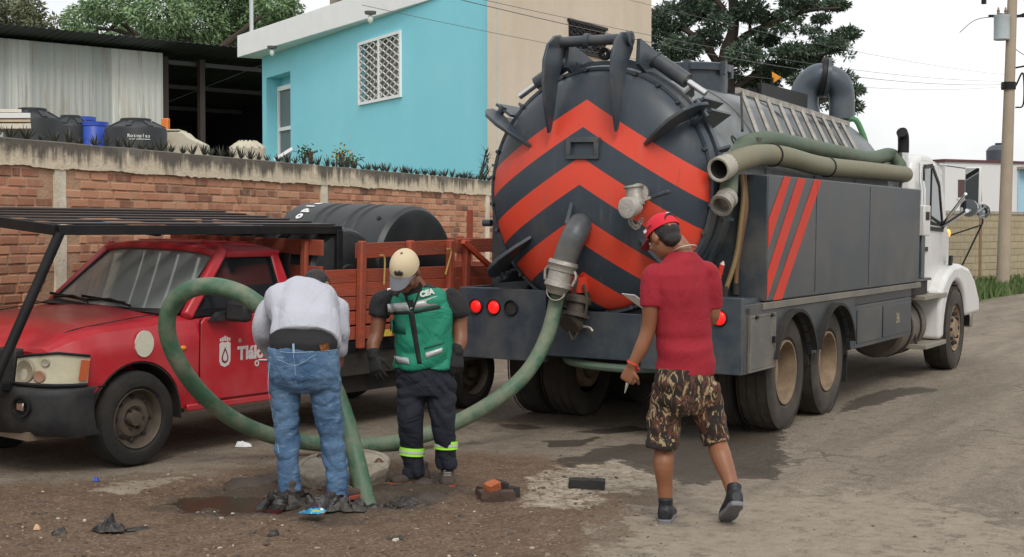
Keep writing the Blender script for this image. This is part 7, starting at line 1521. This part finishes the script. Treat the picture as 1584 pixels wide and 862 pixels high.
# ================================================================ SUCTION HOSE, COVER, DEBRIS
hs = tk_m @ HOSE_START
pts = [hs, at(862, 455, 11.0), at(848, 515, 10.95), at(818, 572, 10.85), at(772, 615, 10.75), at(715, 649, 10.7), at(660, 672, 10.65), at(600, 686, 10.58), at(540, 689, 10.5), at(480, 685, 10.35), at(420, 674, 10.2), at(360, 648, 9.95), at(310, 607, 9.7), at(275, 558, 9.5), at(259, 515, 9.4), at(264, 475, 9.32), at(292, 449, 9.25), at(330, 443, 9.2), at(370, 453, 9.15), at(402, 473, 9.15), at(440, 500, 9.2), at(480, 540, 9.2), at(512, 590, 9.1), at(535, 650, 8.98), at(552, 715, 8.85), at(566, 775, 8.75)]
pts = [tuple(p) for p in pts] + [(HOLE.x + .04, HOLE.y + .02, -.35), (HOLE.x + .06, HOLE.y + .02, -1.1)]
t_ = thing('suction_hose', 'long green suction hose looping from the tanker coupling down into the manhole', 'hose', pts[0]); P = [Vector(p) - Vector(pts[0]) for p in bez(pts, 10)]
greenh2 = pm('worn_green_hose', (.046, .115, .066), .5, var=.35, vs=3.0, bump=.2, bs=30, dirt=(.24,.23,.165), dirt_amt=.85, ds=5.5)
o = MB().tube(P, .058, 24).build('hose_body', greenh2, t_, smooth=60)
dm_ = (P[1] - P[0]).normalized(); MB().lathe([(-.04,.066),(-.04,.074),(.06,.074),(.07,.062)], P[0], dm_, 24).build('hose_clamp', alu, t_)
# concrete manhole cover, tipped on its side of the hole
cc = at(533, 716, 9.2); t_ = thing('manhole_cover', 'thick round concrete manhole cover lying tilted behind the open hole', 'manhole cover', (cc.x, cc.y, cc.z - .162)); t_.rotation_euler = (R(8), R(-2), PZ)
prof = [(-.06,0),(-.06,.25),(.0,.268),(.10,.292),(.145,.308),(.160,.305),(.165,.28),(.160,0)]
m = MB(); n_ = 56; V = []; 
for (z, r) in prof:
    for k in range(n_):
        a = 2*math.pi*k/n_; rr = r*(1 + .05*noise.noise(Vector((math.cos(a)*2.6, math.sin(a)*2.6, z*6)))) ; V.append((rr*math.cos(a), rr*math.sin(a), z + .006*noise.noise(Vector((rr*9*math.cos(a), rr*9*math.sin(a), 2)))))
m.add(V, [(i*n_+k, i*n_+(k+1) % n_, (i+1)*n_+(k+1) % n_, (i+1)*n_+k) for i in range(len(prof)-1) for k in range(n_)]); m.build('slab', pm('dirty_cover_concrete', (.34,.30,.24), .95, var=.3, vs=9, bump=.8, bs=30, dirt=(.075,.058,.043), dirt_amt=.85, ds=5), t_, smooth=45)
MB().lathe([(.158,.262),(.170,.266),(.172,.296),(.160,.304)], (0,0,0), (0,0,1), 48).build('raised_rim', MATS['dirty_cover_concrete'], t_)
for k in (0, 2.4, 4.4): MB().tube(bez([(math.cos(k)*.2, math.sin(k)*.2, .155), (math.cos(k)*.23, math.sin(k)*.23, .185), (math.cos(k)*.26, math.sin(k)*.26, .155)], 4), .008, 6).build('lifting_bar', pm('rusty_bar', (.14,.07,.04), .8), t_)
# loose bricks
dbr = pm('wet_brick', (.085,.048,.034), .8, var=.35, vs=14, bump=.5, bs=40, dirt=(.03,.027,.024), dirt_amt=.7, ds=6); dkb = pm('sooty_brick', (.022,.021,.020), .8, var=.3, vs=12, bump=.5, bs=45); orb = pm('orange_brick', (.36,.10,.035), .85, var=.2, vs=15, bump=.4, bs=40)
def lbrick(px, py, z, size, rz, m, label, rx=0, ry=0, chip=None):
    p = gr(px, py, z); o = MB(); a, b, c = [q/2 for q in size]
    bm = bmesh.new(); bmesh.ops.create_cube(bm, size=1); bmesh.ops.scale(bm, vec=size, verts=bm.verts); bmesh.ops.subdivide_edges(bm, edges=bm.edges, cuts=4, use_grid_fill=True)
    for v in bm.verts: v.co += Vector((noise.noise(v.co*22 + p), noise.noise(v.co*22 + p*2), noise.noise(v.co*22 - p))) * .006
    if chip:
        for v in bm.verts:
            if v.co.x > a*chip: v.co.x = a*chip + (v.co.x - a*chip)*.3 + noise.noise(v.co*30)*.012
    me = bpy.data.meshes.new('loose_brick'); bm.to_mesh(me); bm.free(); o = put('loose_brick', me, m, bev=0, smooth=40); o.location = (p.x, p.y, z); o.rotation_euler = (rx, ry, rz); tag(o, label, 'brick', 'loose bricks on the ground'); return o
lbrick(908, 750, .038, (.225,.11,.07), PZ - .12, dkb, 'single dark wet brick lying on the pale cracked crust', .0, .03)
lbrick(768, 767, .035, (.21,.13,.065), PZ + .22, dbr, 'large brown brick at the bottom of the rubble pile')
lbrick(789, 762, .036, (.085,.10,.066), PZ + .5, dkb, 'black brick stub at the right end of the rubble pile')
lbrick(754, 757, .05, (.12,.09,.06), PZ - .4, dbr, 'muddy brick piece at the back of the rubble pile', .3, .2)
lbrick(762, 752, .098, (.085,.06,.042), PZ + .7, orb, 'bright orange brick chunk on top of the rubble pile', .25, -.25)
lbrick(776, 751, .085, (.08,.06,.045), PZ + .1, dkb, 'small black brick piece on top of the rubble pile', .1, .2)
lbrick(838, 757, .012, (.045,.035,.02), PZ + .3, dbr, 'small brick fragment between the rubble pile and the dark brick')
# crumpled sheets of rubbish
plas = pm('black_plastic_film', (.014,.013,.012), .38, var=.4, vs=10, bump=.5, bs=35, dirt=(.07,.052,.04), dirt_amt=.5, ds=8)
def rag(name, label, cat, px, py, lx, ly, h, m, rz=0, n=26, sc=7, seed=0, rag_=.35, z0=.0):
    p = gr(px, py); V = []; ok = {}
    for i in range(n + 1):
        for j in range(n + 1):
            u, v = i/n*2 - 1, j/n*2 - 1; q = Vector((u*lx*sc*2.2, v*ly*sc*2.2, seed)); r = max(abs(u), abs(v))
            k = 1 + rag_*noise.noise(Vector((math.atan2(v, u)*1.3, seed, 0)))
            x, y = u*lx*k, v*ly*k; a = 1 - 2*abs(noise.noise(q*.8)) + .5*(1 - 2*abs(noise.noise(q*1.9))); z = h*.72*max(a, .03)*(1.03 - r**3) + .003
            x += lx*.34*noise.noise(q*1.2 + Vector((5,1,2))); y += ly*.8*noise.noise(q*1.2 + Vector((1,7,3)))
            cx, cy = x*math.cos(rz) - y*math.sin(rz), x*math.sin(rz) + y*math.cos(rz)
            V.append((cx, cy, max(z, .002)))
    F = [(i*(n+1)+j, (i+1)*(n+1)+j, (i+1)*(n+1)+j+1, i*(n+1)+j+1) for i in range(n) for j in range(n)]
    o = MB().add(V, F).build(name, m, None, smooth=50); o.location = (p.x, p.y, ground_z(p.x, p.y) + .002 + z0); o.rotation_euler = (0,0,PZ); o.modifiers.new('s', 'SOLIDIFY').thickness = .004; return tag(o, label, cat)
rag('torn_bag', 'crumpled black plastic bag at the feet of the person in jeans', 'plastic bag', 450, 786, .20, .07, .10, plas, .1, seed=1.5)
rag('torn_bag', 'torn black plastic sheet beside the blue wrapper', 'plastic bag', 522, 800, .17, .06, .09, plas, -.15, seed=4.1)
rag('torn_bag', 'long flat dark plastic strip right of the blue wrapper', 'plastic bag', 588, 797, .22, .05, .05, plas, .06, seed=8.7)
rag('torn_bag', 'small dark plastic scrap near the vest wearer\'s boot', 'plastic bag', 625, 780, .08, .03, .04, plas, -.2, seed=12.2)
rag('black_rag', 'black rag heap lying in the left foreground', 'rag', 168, 826, .075, .045, .09, plas, .1, seed=15.1)
rag('black_rag', 'small black rag at the far left of the foreground', 'rag', 92, 830, .035, .022, .04, plas, .3, seed=19.3)
rag('black_rag', 'thin dark rag strip trailing right from the rag heap', 'rag', 212, 822, .08, .018, .02, plas, .22, seed=22.0)
rag('mud_clod', 'dark mud clod left of centre in the foreground', 'clod', 422, 835, .028, .02, .035, plas, 0, seed=25.0); rag('mud_clod', 'dark flat clod right of centre in the foreground', 'clod', 612, 838, .045, .02, .03, plas, .1, seed=28.0)
bw_ = bpy.data.materials.new('blue_wrapper_print'); bw_.use_nodes = True; t = bw_.node_tree; n = t.nodes; l = t.links.new; pb = n['Principled BSDF']; co = n.new('ShaderNodeTexCoord').outputs['Object']
c = mixc(sstep(nz(28, 2), .5, .55), (.02,.20,.38), (.05,.32,.50)); c = mixc(sstep(nz(40, 2), .62, .66), c, (.75,.72,.62)); c = mixc(sstep(nz(17, 1), .64, .68), c, (.55,.36,.05)); l(c, pb.inputs['Base Color']); pb.inputs['Roughness'].default_value = .25
rag('snack_wrapper', 'crumpled shiny blue wrapper lying in front of the manhole', 'wrapper', 482, 808, .072, .045, .03, bw_, -.25, 16, 6, 31., .15, .045)
wp = pm('white_litter', (.7,.7,.7), .7); rag('paper_scrap', 'white paper scrap on the road under the hose loop', 'paper', 377, 692, .055, .035, .05, wp, 0, 14, 9, 33.)
rag('bottle_cap', 'tiny blue plastic scrap on the road in front of the pickup wheel', 'scrap', 148, 747, .02, .015, .03, bluem, 0, 8, 9, 35.); rag('shell_fragment', 'pale orange shell fragment in the left foreground soil', 'fragment', 58, 823, .015, .02, .03, pm('pale_orange', (.55,.35,.2), .7), 0, 8, 9, 37.)
# mud heaped round the rim of the hole
m_ = MATS['mud_concrete']
for i, (px, py, r) in enumerate(((668, 776, .16), (425, 745, .16), (655, 752, .10), (385, 752, .18))):
    p = gr(px, py); o = MB().ball((0,0,0), (r, r*.7, .06), 18, 10); V = []
    for v in o.v: q = Vector(v); V.append(tuple(q * (1 + .35*noise.noise(q*14 + p)))); 
    o.v = V; ob = o.build('mud_heap', pm('wet_mud', (.055,.041,.030), .7, var=.35, vs=9, bump=.7, bs=30)); ob.location = (p.x, p.y, -.005); ob.rotation_euler = (0,0,PZ); tag(ob, ('low mud heap in front of the boots of the vest wearer', 'mud heap left of the jeans wearer behind the puddle', 'small mud heap between the boots of the vest wearer', 'mud heap on the bank above the puddle')[i], 'mud heap')
